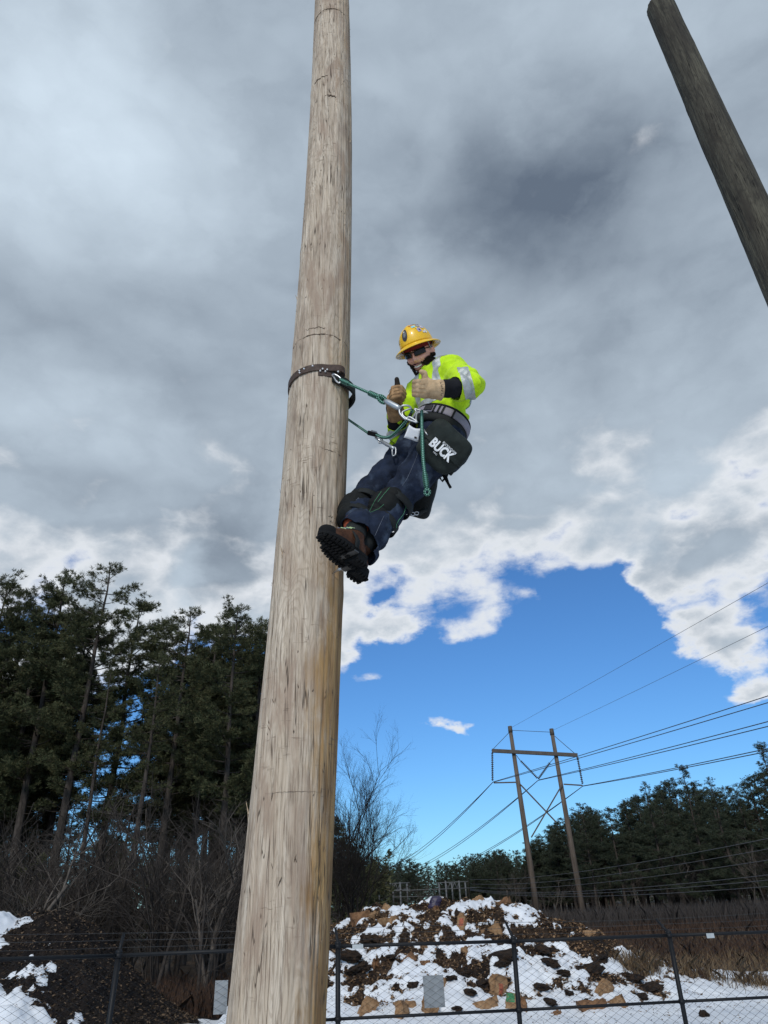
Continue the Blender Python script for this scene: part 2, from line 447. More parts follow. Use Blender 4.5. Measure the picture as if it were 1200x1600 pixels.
tag(link('mulch_mound', o), 'heap of dark mulch at the left behind the fence', None, None, 'structure')
o = grid_sheet('snow', XS_R, YS_R, snow_right); o.materials.append(M['snow'])
tag(link('snow', o), 'patchy melting snow over the big leaf heap and its foot', None, None, 'stuff')
o = grid_sheet('snow', XS_L, YS_L, snow_left); o.materials.append(M['snow'])
tag(link('snow', o), 'patchy snow on the dark mulch heap and the ground by it', None, None, 'stuff')

def flakes(n, pos, nrm_tilt, size, aspect, lift):
    """n small bent leaf faces lying roughly on the ground: pos (n,3)"""
    a = rng.uniform(0, 2 * math.pi, n)
    t = rng.normal(0, nrm_tilt, (n, 2))
    nz = np.stack([t[:, 0], t[:, 1], np.ones(n)], -1); nz /= np.linalg.norm(nz, axis=1)[:, None]
    d = np.stack([np.cos(a), np.sin(a), np.zeros(n)], -1)
    d -= nz * (d * nz).sum(1)[:, None]; d /= np.linalg.norm(d, axis=1)[:, None]
    b = np.cross(nz, d)
    L = rng.uniform(*size, n)[:, None]; W = L * rng.uniform(*aspect, n)[:, None]
    p = pos + nz * lift
    V = np.stack([p - d * L, p - b * W + nz * W * 0.5, p + d * L, p + b * W], 1).reshape(-1, 3)
    return V, np.arange(4 * n).reshape(n, 4)
def scatter_on(soil, snow, mound, xr, yr, n, mmin):
    x = rng.uniform(*xr, n); y = rng.uniform(*yr, n)
    ok = (mound(x, y) > mmin) & (soil(x, y) > snow(x, y) - 0.03)
    x, y = x[ok], y[ok]
    return np.stack([x, y, np.maximum(soil(x, y), snow(x, y))], -1)
p = scatter_on(soil_right, snow_right, mound_right, (-4, 9.5), (18, 27), 90000, 0.2)
V, F_ = flakes(len(p), p, 0.55, (0.018, 0.06), (0.25, 0.6), 0.02)
me = fast_mesh('leaf_litter', V, F_); me.materials.append(M['litter'])
tag(link('leaf_litter', me), 'loose brown leaves and chips on the bare parts of the big heap', None, None, 'stuff')
n_ = 5200; x_ = rng.uniform(-4.2, 11.5, n_); y_ = rng.uniform(16.0, 26.5, n_); k_ = fbm(x_ * 0.7, y_ * 0.7, octv=3, seed=55) > 0.05
x_, y_ = x_[k_], y_[k_]; V, F_ = flakes(len(x_), np.stack([x_, y_, np.maximum(soil_right(x_, y_), snow_right(x_, y_))], -1), 0.5, (0.010, 0.034), (0.25, 0.6), 0.008)
me = fast_mesh('leaf_litter', V, F_); me.materials.append(M['litter'])
tag(link('leaf_litter', me), 'scattered leaf bits lying on the snow of the big heap', None, None, 'stuff')
p = scatter_on(soil_left, snow_left, mound_left, (-15, -4), (15.5, 23), 45000, 0.15)
V, F_ = flakes(len(p), p, 0.6, (0.015, 0.055), (0.2, 0.5), 0.02)
me = fast_mesh('mulch_chips', V, F_); me.materials.append(M['mulch_chip'])
tag(link('mulch_chips', me), 'loose dark chips on the mulch heap', None, None, 'stuff')

# ------------------------------------------------------------------ reeds, weeds and brush in the field
def blades(n, xf, hr, wr, lean, zf=gz):
    x, y = xf(n); n = len(x)
    z = zf(x, y) - 0.03
    h = rng.uniform(*hr, n); wd = rng.uniform(*wr, n)
    a = rng.uniform(0, math.pi, n); l = rng.normal(0, lean, (n, 2)) * h[:, None]
    base = np.stack([x, y, z], -1); side = np.stack([np.cos(a), np.sin(a), 0 * a], -1) * wd[:, None]
    mid = base + np.stack([l[:, 0] * 0.35, l[:, 1] * 0.35, h * 0.6], -1)
    tip = base + np.stack([l[:, 0], l[:, 1], h * 0.97], -1)
    V = np.stack([base - side, base + side, mid + side * 0.7, tip, mid - side * 0.7], 1).reshape(-1, 3)
    return V, np.arange(5 * n).reshape(n, 5)
def patch_xy(x0, x1, y0, y1, dens_seed=1, thr=-0.3, fs=0.35, cut=None):
    def f(n):
        x = rng.uniform(x0, x1, n); y = y0 + (y1 - y0) * rng.uniform(0, 1, n) ** 1.4
        ok = fbm(x * fs, y * fs, octv=3, seed=dens_seed) > thr
        if cut is not None: ok &= cut(x, y)
        return x[ok], y[ok]
    return f
def free(x, y): return (mound_right(x, y) < 0.35) & (mound_left(x, y) < 0.3) & (y > 26.3 - 0.30 * (x - 8) + 1.0 * vnoise(x * .5, y * .5, seed=2))
V, F_ = blades(56000, patch_xy(4, 46, 21, 44, 4, -0.35, 0.3, free), (0.25, 0.62), (0.006, 0.013), 0.34)
me = fast_mesh('dry_grass', V, F_); me.materials.append(M['reed'])
tag(link('dry_grass', me), 'tan dead grass standing at the edge of the snow right of the heap', None, None, 'stuff')
V, F_ = blades(60000, patch_xy(-4, 62, 31, 66, 6, -0.5, 0.2, free), (0.45, 0.95), (0.008, 0.02), 0.26)
me = fast_mesh('dead_weeds', V, F_); me.materials.append(M['weed'])
tag(link('dead_weeds', me), 'brown dead weeds filling the field before the tree line', None, None, 'stuff')
V, F_ = blades(16000, patch_xy(-16, -1.0, 22.5, 30, 12, -0.4, 0.5, lambda x, y: mound_left(x, y) < 0.5), (0.3, 0.9), (0.006, 0.014), 0.3)
me = fast_mesh('dead_weeds', V, F_); me.materials.append(M['weed'])
tag(link('dead_weeds', me), 'brown weeds at the wood edge behind the mulch heap', None, None, 'stuff')
V, F_ = blades(52000, patch_xy(2, 85, 58, 72, 15, -0.8, 0.2), (0.7, 1.9), (0.010, 0.022), 0.22)
me = fast_mesh('brush_thicket', V, F_); me.materials.append(M['brush'])
tag(link('brush_thicket', me), 'grey leafless brush along the foot of the far tree line', None, None, 'stuff')
# tufts of grass on the mound's right flank and dead weeds sticking through the snow
def tuft_xy(cs):
    def f(n):
        i = rng.integers(0, len(cs), n); c = np.array(cs)[i]
        return c[:, 0] + rng.normal(0, 1, n) * c[:, 2], c[:, 1] + rng.normal(0, 1, n) * c[:, 2] * 0.6
    return f
V, F_ = blades(3600, tuft_xy([(7.3, 22.6, .35), (7.8, 22.3, .3), (8.9, 21.9, .35), (5.9, 21.6, .22), (6.2, 22.0, .2), (9.8, 21.6, .3), (-3.2, 20.6, .2), (-2.9, 20.8, .2), (10.8, 21.2, .3)]),
               (0.15, 0.5), (0.005, 0.011), 0.5, lambda x, y: np.maximum(soil_right(x, y), snow_right(x, y)))
me = fast_mesh('grass_tufts', V, F_); me.materials.append(M['reed'])
tag(link('grass_tufts', me), 'tan grass tufts poking out of the snow on the heap', None, None, 'stuff')

# ------------------------------------------------------------------ the climbed pole
POLE_AX = [(430, 1600), (453, 1290), (475, 1000), (488, 830), (501, 600), (511, 330), (517, 0), (519.5, -120)]
POLE_W = [158, 137, 118, 110, 92, 70, 53, 47]
PY = 3.10
_pp = [at(px, py, PY) for px, py in POLE_AX]
_pz = np.array([p.z for p in _pp]); _px = np.array([p.x for p in _pp])
_pr = np.array([0.5 * wd * (p - EYE).dot(FW) / FOC * 0.985 for wd, p in zip(POLE_W, _pp)])
_order = np.argsort(_pz); _pz, _px, _pr = _pz[_order], _px[_order], _pr[_order]
_cx = np.polyfit(_pz, _px, 2); _cr = np.polyfit(_pz, _pr, 1)
def pole_x(z): return np.polyval(_cx, np.maximum(z, _pz[0])) + np.minimum(0, z - _pz[0]) * np.polyval(np.polyder(_cx), _pz[0])
def pole_r(z): return np.polyval(_cr, z)
print('pole r bottom/top', pole_r(1.2), pole_r(4.2), pole_r(8.2), 'x', pole_x(1.2), pole_x(4.2), pole_x(8.2))

def pole_mesh(name, zs, nth, axis_x, axis_y, rad, seed, detail=1.0, cracks=True):
    th = np.arange(nth) * 2 * math.pi / nth
    T, Z = np.meshgrid(th, zs)
    c, s = np.cos(T), np.sin(T)
    r = rad(Z)
    r = r + detail * (0.004 * fbm(c * 2.2, s * 2.2, Z * 0.5, 3, seed) + 0.0022 * fbm(c * 16, s * 16, Z * 0.9, 3, seed + 3) + 0.0010 * fbm(c * 50, s * 50, Z * 4, 2, seed + 5))
    if cracks:
        # seasoning checks: thin upright slits of their own length
        rs = np.random.default_rng(seed)
        for k in range(150):
            t0 = rs.uniform(0, 2 * math.pi); z0 = rs.uniform(zs[0], zs[-1]); hl = rs.uniform(0.12, 0.7) ; dp = rs.uniform(0.003, 0.009); wd = rs.uniform(0.010, 0.020)
            wob = 0.02 * np.sin(Z * rs.uniform(2, 6) + k)
            dth = np.abs((T - t0 - wob + math.pi) % (2 * math.pi) - math.pi)
            r = r - dp * np.exp(-(dth / wd) ** 2) * np.clip(1 - ((Z - z0) / hl) ** 2, 0, 1)
        # knots: low bumps
        for k in range(26):
            t0 = rs.uniform(0, 2 * math.pi); z0 = rs.uniform(zs[0], zs[-1])
            dth = (T - t0 + math.pi) % (2 * math.pi) - math.pi
            d = np.sqrt((dth * r) ** 2 + (Z - z0) ** 2)
            r = r + 0.005 * np.exp(-(d / 0.06) ** 2) - 0.006 * np.exp(-(d / 0.014) ** 2)
    X = axis_x(Z) + r * c; Y = axis_y(Z) + r * s
    V = np.stack([X, Y, Z], -1).reshape(-1, 3); n = len(zs)
    i = np.arange(n - 1)[:, None] * nth; j = np.arange(nth)[None, :]; j2 = (j + 1) % nth
    F_ = np.stack([(i + j), (i + j2), (i + nth + j2), (i + nth + j)], -1).reshape(-1, 4)
    return V, F_

def pole_material(name, light, mid, dark, stain, right_stain=0.8, cathedral=None, horiz=1.0):
    m, t, b = new_mat(name)
    co = t.node('ShaderNodeTexCoord').outputs['Object']
    x, y, z = t.xyz(co)
    long1 = t.vm('MULTIPLY', co, (1.0, 1.0, 0.035)); long2 = t.vm('MULTIPLY', co, (1.0, 1.0, 0.10)); long3 = t.vm('MULTIPLY', co, (1.0, 1.0, 0.30))
    fib = t.noise(long1, 150, 5, 0.7); strk = t.noise(long1, 34, 5, 0.6); blot = t.noise(long3, 9, 6, 0.62, 0.3); spot = t.noise(long2, 26, 5, 0.6, 0.3)
    c = t.mix(t.mr(strk, 0.30, 0.70), mid, light)
    c = t.mix(t.math('MULTIPLY', t.mr(fib, 0.52, 0.34), 0.85), c, dark)
    # growth rings breaking through the shaved face: contour lines of a slowly varying field
    field = t.math('MULTIPLY', t.noise(t.vm('MULTIPLY', co, (1, 1, 0.16)), 5.5, 2, 0.45, 0.1), 34.0)
    if cathedral:
        for (cx, cy, cz, hx, hz, amp) in cathedral:
            q = t.vm('MULTIPLY', t.vm('SUBTRACT', co, (cx, cy, cz)), (1 / hx, 0.0, 1 / hz))
            qx, qy, qz = t.xyz(q)
            rad = t.math('ADD', t.math('ABSOLUTE', qx), t.math('ABSOLUTE', qz))
            field = t.math('MULTIPLY_ADD', t.mr(rad, 0.0, 1.0, 1.0, 0.0, smooth=False), amp, field)
    ring = t.math('SINE', t.math('MULTIPLY', field, 6.283))
    c = t.mix(t.math('MULTIPLY', t.mr(ring, 0.25, 0.95), 0.42), c, [0.5 * a + 0.5 * bb for a, bb in zip(dark, mid)])
    big = t.noise(t.vm('MULTIPLY', co, (1.0, 1.0, 0.16)), 7.5, 5, 0.6, 0.2)
    c = t.mix(t.math('MULTIPLY', t.mr(big, 0.46, 0.66), 0.6), c, t.mix(t.mr(fib, 0.35, 0.6), dark, stain[0]))
    grime = t.noise(t.vm('MULTIPLY', co, (1.0, 1.0, 0.5)), 4.2, 5, 0.65, 0.3)
    c = t.mix(t.math('MULTIPLY', t.mr(grime, 0.58, 0.72), 0.65), c, [q * 1.15 for q in dark])
    # pinkish-brown patches where the grey skin is worn off
    c = t.mix(t.math('MULTIPLY', t.mr(blot, 0.48, 0.66), 0.8), c, stain[0])
    c = t.mix(t.math('MULTIPLY', t.mr(spot, 0.62, 0.74), 0.55), c, dark)
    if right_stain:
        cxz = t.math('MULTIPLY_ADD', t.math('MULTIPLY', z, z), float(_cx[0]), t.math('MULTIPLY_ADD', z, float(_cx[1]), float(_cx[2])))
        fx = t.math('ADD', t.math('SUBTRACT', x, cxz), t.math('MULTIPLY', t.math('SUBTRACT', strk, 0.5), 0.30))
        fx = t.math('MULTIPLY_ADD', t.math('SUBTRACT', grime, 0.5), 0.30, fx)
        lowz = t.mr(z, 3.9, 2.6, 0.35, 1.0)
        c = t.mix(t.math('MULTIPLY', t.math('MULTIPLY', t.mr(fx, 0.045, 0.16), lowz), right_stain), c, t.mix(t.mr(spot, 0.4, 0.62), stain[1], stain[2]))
    # short cross marks: old spur cuts and band scars
    gx = t.noise(t.vm('MULTIPLY', co, (1.0, 1.0, 6.0)), 12, 4, 0.6)
    patch = t.mr(t.noise(co, 3.1, 3, 0.5), 0.52, 0.62)
    c = t.mix(t.math('MULTIPLY', t.math('MULTIPLY', t.mr(gx, 0.60, 0.68), patch), 0.7 * horiz), c, dark)
    # narrow seasoning checks
    ck = t.noise(t.vm('MULTIPLY', co, (1, 1, 0.03)), 42, 2, 0.4); ck = t.math('ABSOLUTE', t.math('SUBTRACT', ck, 0.5))
    gate = t.mr(t.noise(t.vm('MULTIPLY', co, (1, 1, 0.25)), 8, 3, 0.5), 0.50, 0.58)
    line = t.math('MULTIPLY', t.mr(ck, 0.016, 0.003), gate)
    c = t.mix(t.math('MULTIPLY', line, 0.9), c, [q * 0.42 for q in dark])
    t.l.new(c, b.inputs['Base Color'])
    b.inputs['Roughness'].default_value = 0.88; b.inputs['Specular IOR Level'].default_value = 0.2
    hgt = t.math('ADD', t.math('MULTIPLY', fib, 0.5), t.math('MULTIPLY', ring, 0.06))
    hgt = t.math('SUBTRACT', hgt, t.math('MULTIPLY', line, 0.8)); hgt = t.math('MULTIPLY_ADD', strk, 0.6, hgt)
    bn = t.node('ShaderNodeBump'); bn.inputs['Strength'].default_value = 0.55; bn.inputs['Distance'].default_value = 0.006
    t.l.new(hgt, bn.inputs['Height']); t.l.new(bn.outputs[0], b.inputs['Normal'])
    return m
_kn = at(483, 885, PY - 0.16); _kn2 = at(490, 690, PY - 0.16); _kn3 = at(430, 1500, PY - 0.16)
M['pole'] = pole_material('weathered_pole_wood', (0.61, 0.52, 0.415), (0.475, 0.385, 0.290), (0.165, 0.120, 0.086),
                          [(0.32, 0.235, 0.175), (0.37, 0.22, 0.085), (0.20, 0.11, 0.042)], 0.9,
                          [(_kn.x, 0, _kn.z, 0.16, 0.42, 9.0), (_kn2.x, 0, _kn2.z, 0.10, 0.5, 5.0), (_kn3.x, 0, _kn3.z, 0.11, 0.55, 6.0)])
M['pole_green'] = pole_material('mossy_pole_wood', (0.105, 0.096, 0.070), (0.050, 0.045, 0.036), (0.013, 0.012, 0.011),
                                [(0.036, 0.031, 0.025), (0.1, 0.1, 0.06), (0.1, 0.08, 0.05)], 0.0, None, 0.8)
zs = np.concatenate([np.linspace(-0.4, 1.0, 30), np.arange(1.008, 9.6, 0.0075)])
V, F_ = pole_mesh('utility_pole', zs, 190, pole_x, lambda z: PY + 0 * z, pole_r, 3)
cz = len(zs)
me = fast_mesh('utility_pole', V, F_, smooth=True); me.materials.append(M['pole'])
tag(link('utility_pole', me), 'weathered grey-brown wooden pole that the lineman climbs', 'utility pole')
# splinters and scars stand on the pole as parts
pole = bpy.data.objects['utility_pole']
def on_pole(px, py, out=0.0):
    """point on the near face of the pole seen at a pixel"""
    d = ray(px, py); best = None
    for Yc in np.linspace(PY - 0.22, PY + 0.02, 120):
        p = EYE + d * (Yc / d.y); r = float(pole_r(p.z)); ax = float(pole_x(p.z))
        if (p.x - ax) ** 2 + (p.y - PY) ** 2 <= r * r:
            nrm = Vector((p.x - ax, p.y - PY, 0)).normalized(); return p + nrm * out, nrm
    p = at(px, py, PY); nrm = Vector((1 if px > 500 else -1, 0, 0)); return Vector((float(pole_x(p.z)), PY, p.z)) + nrm * (float(pole_r(p.z)) + out), nrm
M['raw_wood'] = simple('splintered_wood', (0.40, 0.31, 0.22), 0.9, var=0.35, scale=60, spec=0.15)
for (px, py, L, lean) in [(383, 1281, 0.07, -1), (384, 1276, 0.05, -1), (462, 470, 0.05, -1), (548, 805, 0.04, 1), (441, 868, 0.05, -1), (491, 80, 0.03, -1), (547, 222, 0.03, 1), (545, 828, 0.05, 1), (486, 300, .04, -1)]:
    p, nrm = on_pole(px, py, -0.002)
    b_ = MB(); tip = p + nrm * 0.016 + Vector((0, 0, L))
    b_.tube([p - Vector((0, 0, L * 0.4)), p + nrm * 0.004 + Vector((0, 0, L * 0.3)), tip], [0.0035, 0.0035, 0.0006], 5)
    b_.build('splinter', M['raw_wood'], pole)

# old band scars and spur gouges, cut as thin dark arcs
M['scar'] = simple('dark_wood_scar', (0.13, 0.095, 0.070), 0.95, var=0.4, scale=50, spec=0.1)
def arc_scar(px0, px1, py_mid, rr=0.0035, jag=0.004, seed=1):
    rs = random.Random(seed); pts = []
    pm, _ = on_pole(0.5 * (px0 + px1), py_mid); z0 = pm.z
    p0, n0 = on_pole(px0, py_mid); p1, n1 = on_pole(px1, py_mid)
    a0 = math.atan2(p0.y - PY, p0.x - pole_x(p0.z)); a1 = math.atan2(p1.y - PY, p1.x - pole_x(p1.z))
    for i in range(26):
        a = a0 + (a1 - a0) * i / 25; z = z0 + rs.uniform(-jag, jag)
        r = float(pole_r(z)) + 0.0006
        pts.append((float(pole_x(z)) + r * math.cos(a), PY + r * math.sin(a), z))
    rad = [rr * (0.35 + 0.65 * math.sin(math.pi * i / 25)) * rs.uniform(0.6, 1.2) for i in range(26)]
    b_ = MB(); b_.tube(pts, rad, 5); b_.build('band_scar', M['scar'], pole)
arc_scar(458, 545, 522, 0.0036, 0.003, 1); arc_scar(478, 512, 512, 0.0022, 0.006, 2); arc_scar(493, 540, 14, 0.004, 0.005, 3)
arc_scar(492, 512, 122, 0.005, 0.01, 4); arc_scar(508, 532, 150, 0.005, 0.012, 5); arc_scar(415, 500, 1237, 0.0007, 0.002, 6)
arc_scar(512, 545, 812, 0.0022, 0.010, 7); arc_scar(515, 540, 820, 0.0022, 0.010, 8); arc_scar(497, 540, 705, 0.0015, 0.003, 9)

# gaff pits: small torn flecks left by years of climbing spurs
gv = MB(); rg_ = random.Random(12)
for k in range(170):
    z = 1.2 + 7.4 * rg_.random() ** 1.2; a = rg_.uniform(-math.pi, 0.0) + rg_.gauss(0, 0.3)
    r_ = float(pole_r(z)) + 0.0008; ax_ = float(pole_x(z)); L = rg_.uniform(0.006, 0.022); wd_ = rg_.uniform(0.0012, 0.0030)
    n_ = Vector((math.cos(a), math.sin(a), 0)); t_ = Vector((-n_.y, n_.x, 0)); c_ = Vector((ax_, PY, z)) + n_ * r_
    d_ = (Vector((0, 0, 1)) + t_ * rg_.uniform(-0.5, 0.5) + n_ * rg_.uniform(0.0, 0.25)).normalized()
    gv.add([np.array(c_ - d_ * L - n_ * 0.002), np.array(c_ + t_ * wd_), np.array(c_ + d_ * L + n_ * 0.001), np.array(c_ - t_ * wd_), np.array(c_ + n_ * 0.0016)], [(0, 1, 4), (1, 2, 4), (2, 3, 4), (3, 0, 4)])
go = gv.build('gaff_marks', M['scar'], pole, smooth=False); go['kind'] = 'stuff'

# ------------------------------------------------------------------ the mossy pole at the top right
GY = 4.15
gt = at(1031, 9, GY)
g_r = 0.5 * 40 * (gt - EYE).dot(FW) / FOC
print('green pole top', gt, 'r', g_r)
gzs = np.arange(-0.2, gt.z, 0.02); gzs = np.concatenate([gzs[gzs < gt.z - 0.03], gt.z - np.array([0.03, 0.018, 0.009, 0.003, 0.0])])
V, F_ = pole_mesh('mossy_pole', gzs, 72, lambda z: gt.x + 0 * z, lambda z: GY + 0 * z, lambda z: g_r + (gt.z - z) * 0.0045 - 0.022 * np.clip(1 - (gt.z - z) / 0.03, 0, 1) ** 2, 13, 1.4)
F_ = F_.tolist(); n = len(gzs)
cap0 = len(V); V = np.vstack([V, [[gt.x, GY, gt.z - 0.008]]])
me = bpy.data.meshes.new('utility_pole'); me.from_pydata(V.tolist(), [], F_ + [((n - 1) * 72 + j, (n - 1) * 72 + (j + 1) % 72, cap0) for j in range(72)])
me.polygons.foreach_set("use_smooth", [True] * len(F_) + [False] * 72); me.materials.append(M['pole_green'])
tag(link('utility_pole', me), 'dark mossy pole with a flat sawn top, bare of any hardware', 'utility pole')

# ------------------------------------------------------------------ trees
def sweep3(paths, k=3):
    """many thin tubes at once: list of (pts, radii) -> V, quads"""
    Vs, Fs, base = [], [], 0
    ang = np.arange(k) * 2 * math.pi / k
    for pts, rad in paths:
        pts = np.asarray(pts, float); n = len(pts); rad = np.asarray(rad, float)
        T = np.gradient(pts, axis=0); T /= np.linalg.norm(T, axis=1)[:, None] + 1e-9
        ref = np.where(np.abs(T[:, 2:3]) < 0.9, np.array([[0, 0, 1.0]]), np.array([[1.0, 0, 0]]))
        a = np.cross(T, ref); a /= np.linalg.norm(a, axis=1)[:, None] + 1e-9
        b = np.cross(T, a)
        V = pts[:, None, :] + rad[:, None, None] * (np.cos(ang)[None, :, None] * a[:, None, :] + np.sin(ang)[None, :, None] * b[:, None, :])
        Vs.append(V.reshape(-1, 3))
        i = np.arange(n - 1)[:, None] * k; j = np.arange(k)[None, :]; j2 = (j + 1) % k
        Fs.append(np.stack([i + j, i + j2, i + k + j2, i + k + j], -1).reshape(-1, 4) + base); base += n * k
    return np.concatenate(Vs), np.concatenate(Fs)

def needle_tufts(P, Dr, rs, L=(0.12, 0.27), nb=17, wid=0.0135):
    """tufts of needles: nb thin triangles fanning out of every point P around direction Dr"""
    n = len(P)
    d = Dr[:, None, :] + rs.normal(0, 0.75, (n, nb, 3)) * [1, 1, 0.7]; d[:, :, 2] += 0.22
    d /= np.linalg.norm(d, axis=2, keepdims=True)
    side = np.cross(d, rs.normal(0, 1, (n, nb, 3))); side /= np.linalg.norm(side, axis=2, keepdims=True)
    ln = rs.uniform(*L, (n, nb, 1)); wd = wid * rs.uniform(0.6, 1.4, (n, nb, 1))
    p = P[:, None, :] + rs.normal(0, 0.03, (n, nb, 3))
    V = np.stack([p - side * wd * 0.4, p + d * ln * 0.5 + side * wd, p + d * ln, p + d * ln * 0.55 - side * wd], 2)
    return V.reshape(-1, 3), np.arange(n * nb * 4).reshape(-1, 4)

def pine_variant(seed, H=20.0, crown0=0.42, spread=3.0, dens=1.0, lean=0.0, top='round', dead=14):
    rs = np.random.default_rng(seed)
    nz = 14; tz = np.linspace(0, H, nz)
    bend = lean * (tz / H) ** 1.5 * H; wob = 0.10 * np.cumsum(rs.normal(0, 0.5, nz))
    tx = bend + wob; ty = 0.10 * np.cumsum(rs.normal(0, 0.5, nz))
    trunk = np.stack([tx, ty, tz], -1); r0 = 0.0135 * H
    tr = r0 * (1 - 0.93 * (tz / H)) ** 0.9
    def tp(h): return np.array([np.interp(h, tz, tx), np.interp(h, tz, ty), h])
    wood = []; TP, TD = [], []
    h = H * crown0
    def grow(h, L, a, up, tufts):
        n = 6; s = np.linspace(0, 1, n)[:, None]
        d = np.array([math.cos(a), math.sin(a), 0.0])
        sidev = np.array([-d[1], d[0], 0])
        pts = tp(h) + d * L * s + np.array([0, 0, 1.0]) * (L * (up * s - 0.10 * s + 0.32 * s ** 2.4)) + sidev * L * 0.10 * rs.normal() * s ** 2
        rr = np.linspace(0.010 * L + 0.018, 0.008, n); wood.append((pts, rr))
        # side shoots
        nsh = max(2, int(L * 2.1))
        for q in range(nsh):
            u = rs.uniform(0.25, 1.0); i = u * (n - 1); k = min(n - 2, int(i)); p0 = pts[k] + (pts[k + 1] - pts[k]) * (i - k)
            sd = d * rs.uniform(0.3, 0.9) + sidev * rs.choice([-1, 1]) * rs.uniform(0.5, 1.0) + np.array([0, 0, rs.uniform(0.0, 0.45)])
            sl = L * rs.uniform(0.16, 0.36) * (1.15 - 0.5 * u)
            p1 = p0 + sd * sl
            wood.append((np.array([p0, (p0 + p1) / 2 + [0, 0, .02], p1]), [0.012, 0.009, 0.005]))
            if tufts:
                m = max(3, int(sl * 20 * dens))
                for w_ in rs.uniform(0.15, 1.05, m):
                    TP.append(p0 + (p1 - p0) * w_ + rs.normal(0, 0.13, 3) * [1, 1, 0.7] + [0, 0, 0.05]); TD.append(sd)
        if tufts:
            m = max(3, int(L * 7.0 * dens))
            for w_ in rs.uniform(0.45, 1.05, m):
                i = min(n - 1.001, w_ * (n - 1)); k = int(i)
                TP.append(pts[k] + (pts[min(n - 1, k + 1)] - pts[k]) * (i - k) + rs.normal(0, 0.13, 3)); TD.append(d + [0, 0, .3])
    while h < H * 0.985:
        u = (h - H * crown0) / (H * (1 - crown0))
        if top == 'round': prof = (0.62 + 0.38 * math.sin(math.pi * min(1, u * 1.15 + 0.12))) * (1 - max(0, (u - 0.70) / 0.30) ** 1.8 * 0.80)
        else: prof = (0.55 + 0.45 * math.sin(math.pi * min(1, u + 0.2))) * (1 - u) ** 0.75 * 1.15
        for k in range(rs.integers(3, 6)):
            if rs.random() < 0.10: continue
            L = spread * prof * rs.uniform(0.50, 1.18)
            grow(h + rs.uniform(-0.2, 0.2), max(0.5, L), rs.uniform(0, 2 * math.pi), rs.uniform(0.02, 0.22) + 0.45 * max(0, u - 0.4), True)
        h += H * rs.uniform(0.024, 0.046)
    for k in range(dead):
        grow(rs.uniform(0.12, crown0 + 0.08) * H, rs.uniform(0.5, 1.9), rs.uniform(0, 2 * math.pi), rs.uniform(-0.25, 0.0), rs.random() < 0.22)
    # leader
    for k in range(14): TP.append(tp(H * (0.97 + 0.03 * rs.random())) + rs.normal(0, 0.12, 3)); TD.append(np.array([0, 0, 1.0]))
    Vt, Ft = sweep3([(trunk, tr)], 8)
    Vw, Fw = sweep3(wood, 3)
    mt = fast_mesh('trunk', np.vstack([Vt, Vw]), np.vstack([Ft, Fw + len(Vt)]), smooth=True)
    Vn, Fn = needle_tufts(np.array(TP), np.array(TD), rs)
    mc = fast_mesh('crown', Vn, Fn)
    mt.materials.append(M['bark'])
    return dict(trunk=mt, crown=mc, H=H, n=len(Fn))

def bare_variant(seed, H=8.0, stems=1, spread=0.5, levels=4, mat='twig', thick=0.011, kids=(3, 5)):
    rs = np.random.default_rng(seed); paths = []
    def grow(p, d, L, r, lev):
        n = 5 if lev > 1 else 4; pts = [p]; dd = d.copy()
        for i in range(n - 1):
            dd = dd + rs.normal(0, 0.11, 3) + np.array([0, 0, 0.05 * (1 if lev < levels else 0.2)]); dd /= np.linalg.norm(dd)
            pts.append(pts[-1] + dd * L / (n - 1))
        rad = np.linspace(r, r * (0.55 if lev else 0.35), n); paths.append((np.array(pts), rad))
        if lev == 0: return
        k = rs.integers(*kids) + (1 if lev == levels else 0) * 3
        for q in range(k):
            u = rs.uniform(0.25 if lev == levels else 0.15, 1.0); i = u * (n - 1); j = min(n - 2, int(i)); p0 = pts[j] + (pts[j + 1] - pts[j]) * (i - j)
            ax = np.cross(dd, rs.normal(0, 1, 3)); ax /= np.linalg.norm(ax) + 1e-9
            a = rs.uniform(0.35, 0.95) * (0.6 + spread)
            nd = dd * math.cos(a) + ax * math.sin(a); nd[2] += 0.12; nd /= np.linalg.norm(nd)
            grow(p0, nd, L * rs.uniform(0.38, 0.62), r * rs.uniform(0.36, 0.55), lev - 1)
    for s in range(stems):
        a = rs.uniform(0, 2 * math.pi); t = rs.uniform(0.02, 0.10 if stems == 1 else 0.34)
        d = np.array([math.cos(a) * t, math.sin(a) * t, 1.0]); d /= np.linalg.norm(d)
        grow(np.array([math.cos(a) * 0.1 * (stems > 1), math.sin(a) * 0.1 * (stems > 1), 0]), d, H * (0.62 if levels > 3 else 0.7) * rs.uniform(0.85, 1.05), thick * H * (0.6 if stems > 1 else 1), levels)
    main = paths[:1]; rest = paths[1:]
    V1, F1 = sweep3(main, 6); V2, F2 = sweep3(rest, 3)
    a = fast_mesh('trunk', V1, F1, smooth=True); b = fast_mesh('crown', V2, F2)
    a.materials.append(M[mat]); b.materials.append(M[mat])
    top = max(V2[:, 2].max(), V1[:, 2].max())
    return dict(trunk=a, crown=b, H=float(top), n=len(F2))

def plant(var, name, x, y, H, rot, label, group, cmat=None, widen=1.0, cat='tree'):
    s = H / var['H']; z = float(gz(x, y)) - 0.05
    e = empty(name, (x, y, z)); e.rotation_euler = (0, 0, rot); e.scale = (s * widen, s * widen, s)
    tag(e, label, cat, group)
    link('trunk', var['trunk'], e); link('crown', var['crown'], e)
    return e
def plant_px(var, name, px, py, Y, rot, label, group, widen=1.0, cat='tree', dh=0.0):
    t = at(px, py, Y)
    return plant(var, name, t.x, Y, t.z - float(gz(t.x, Y)) + dh, rot, label, group, None, widen, cat)

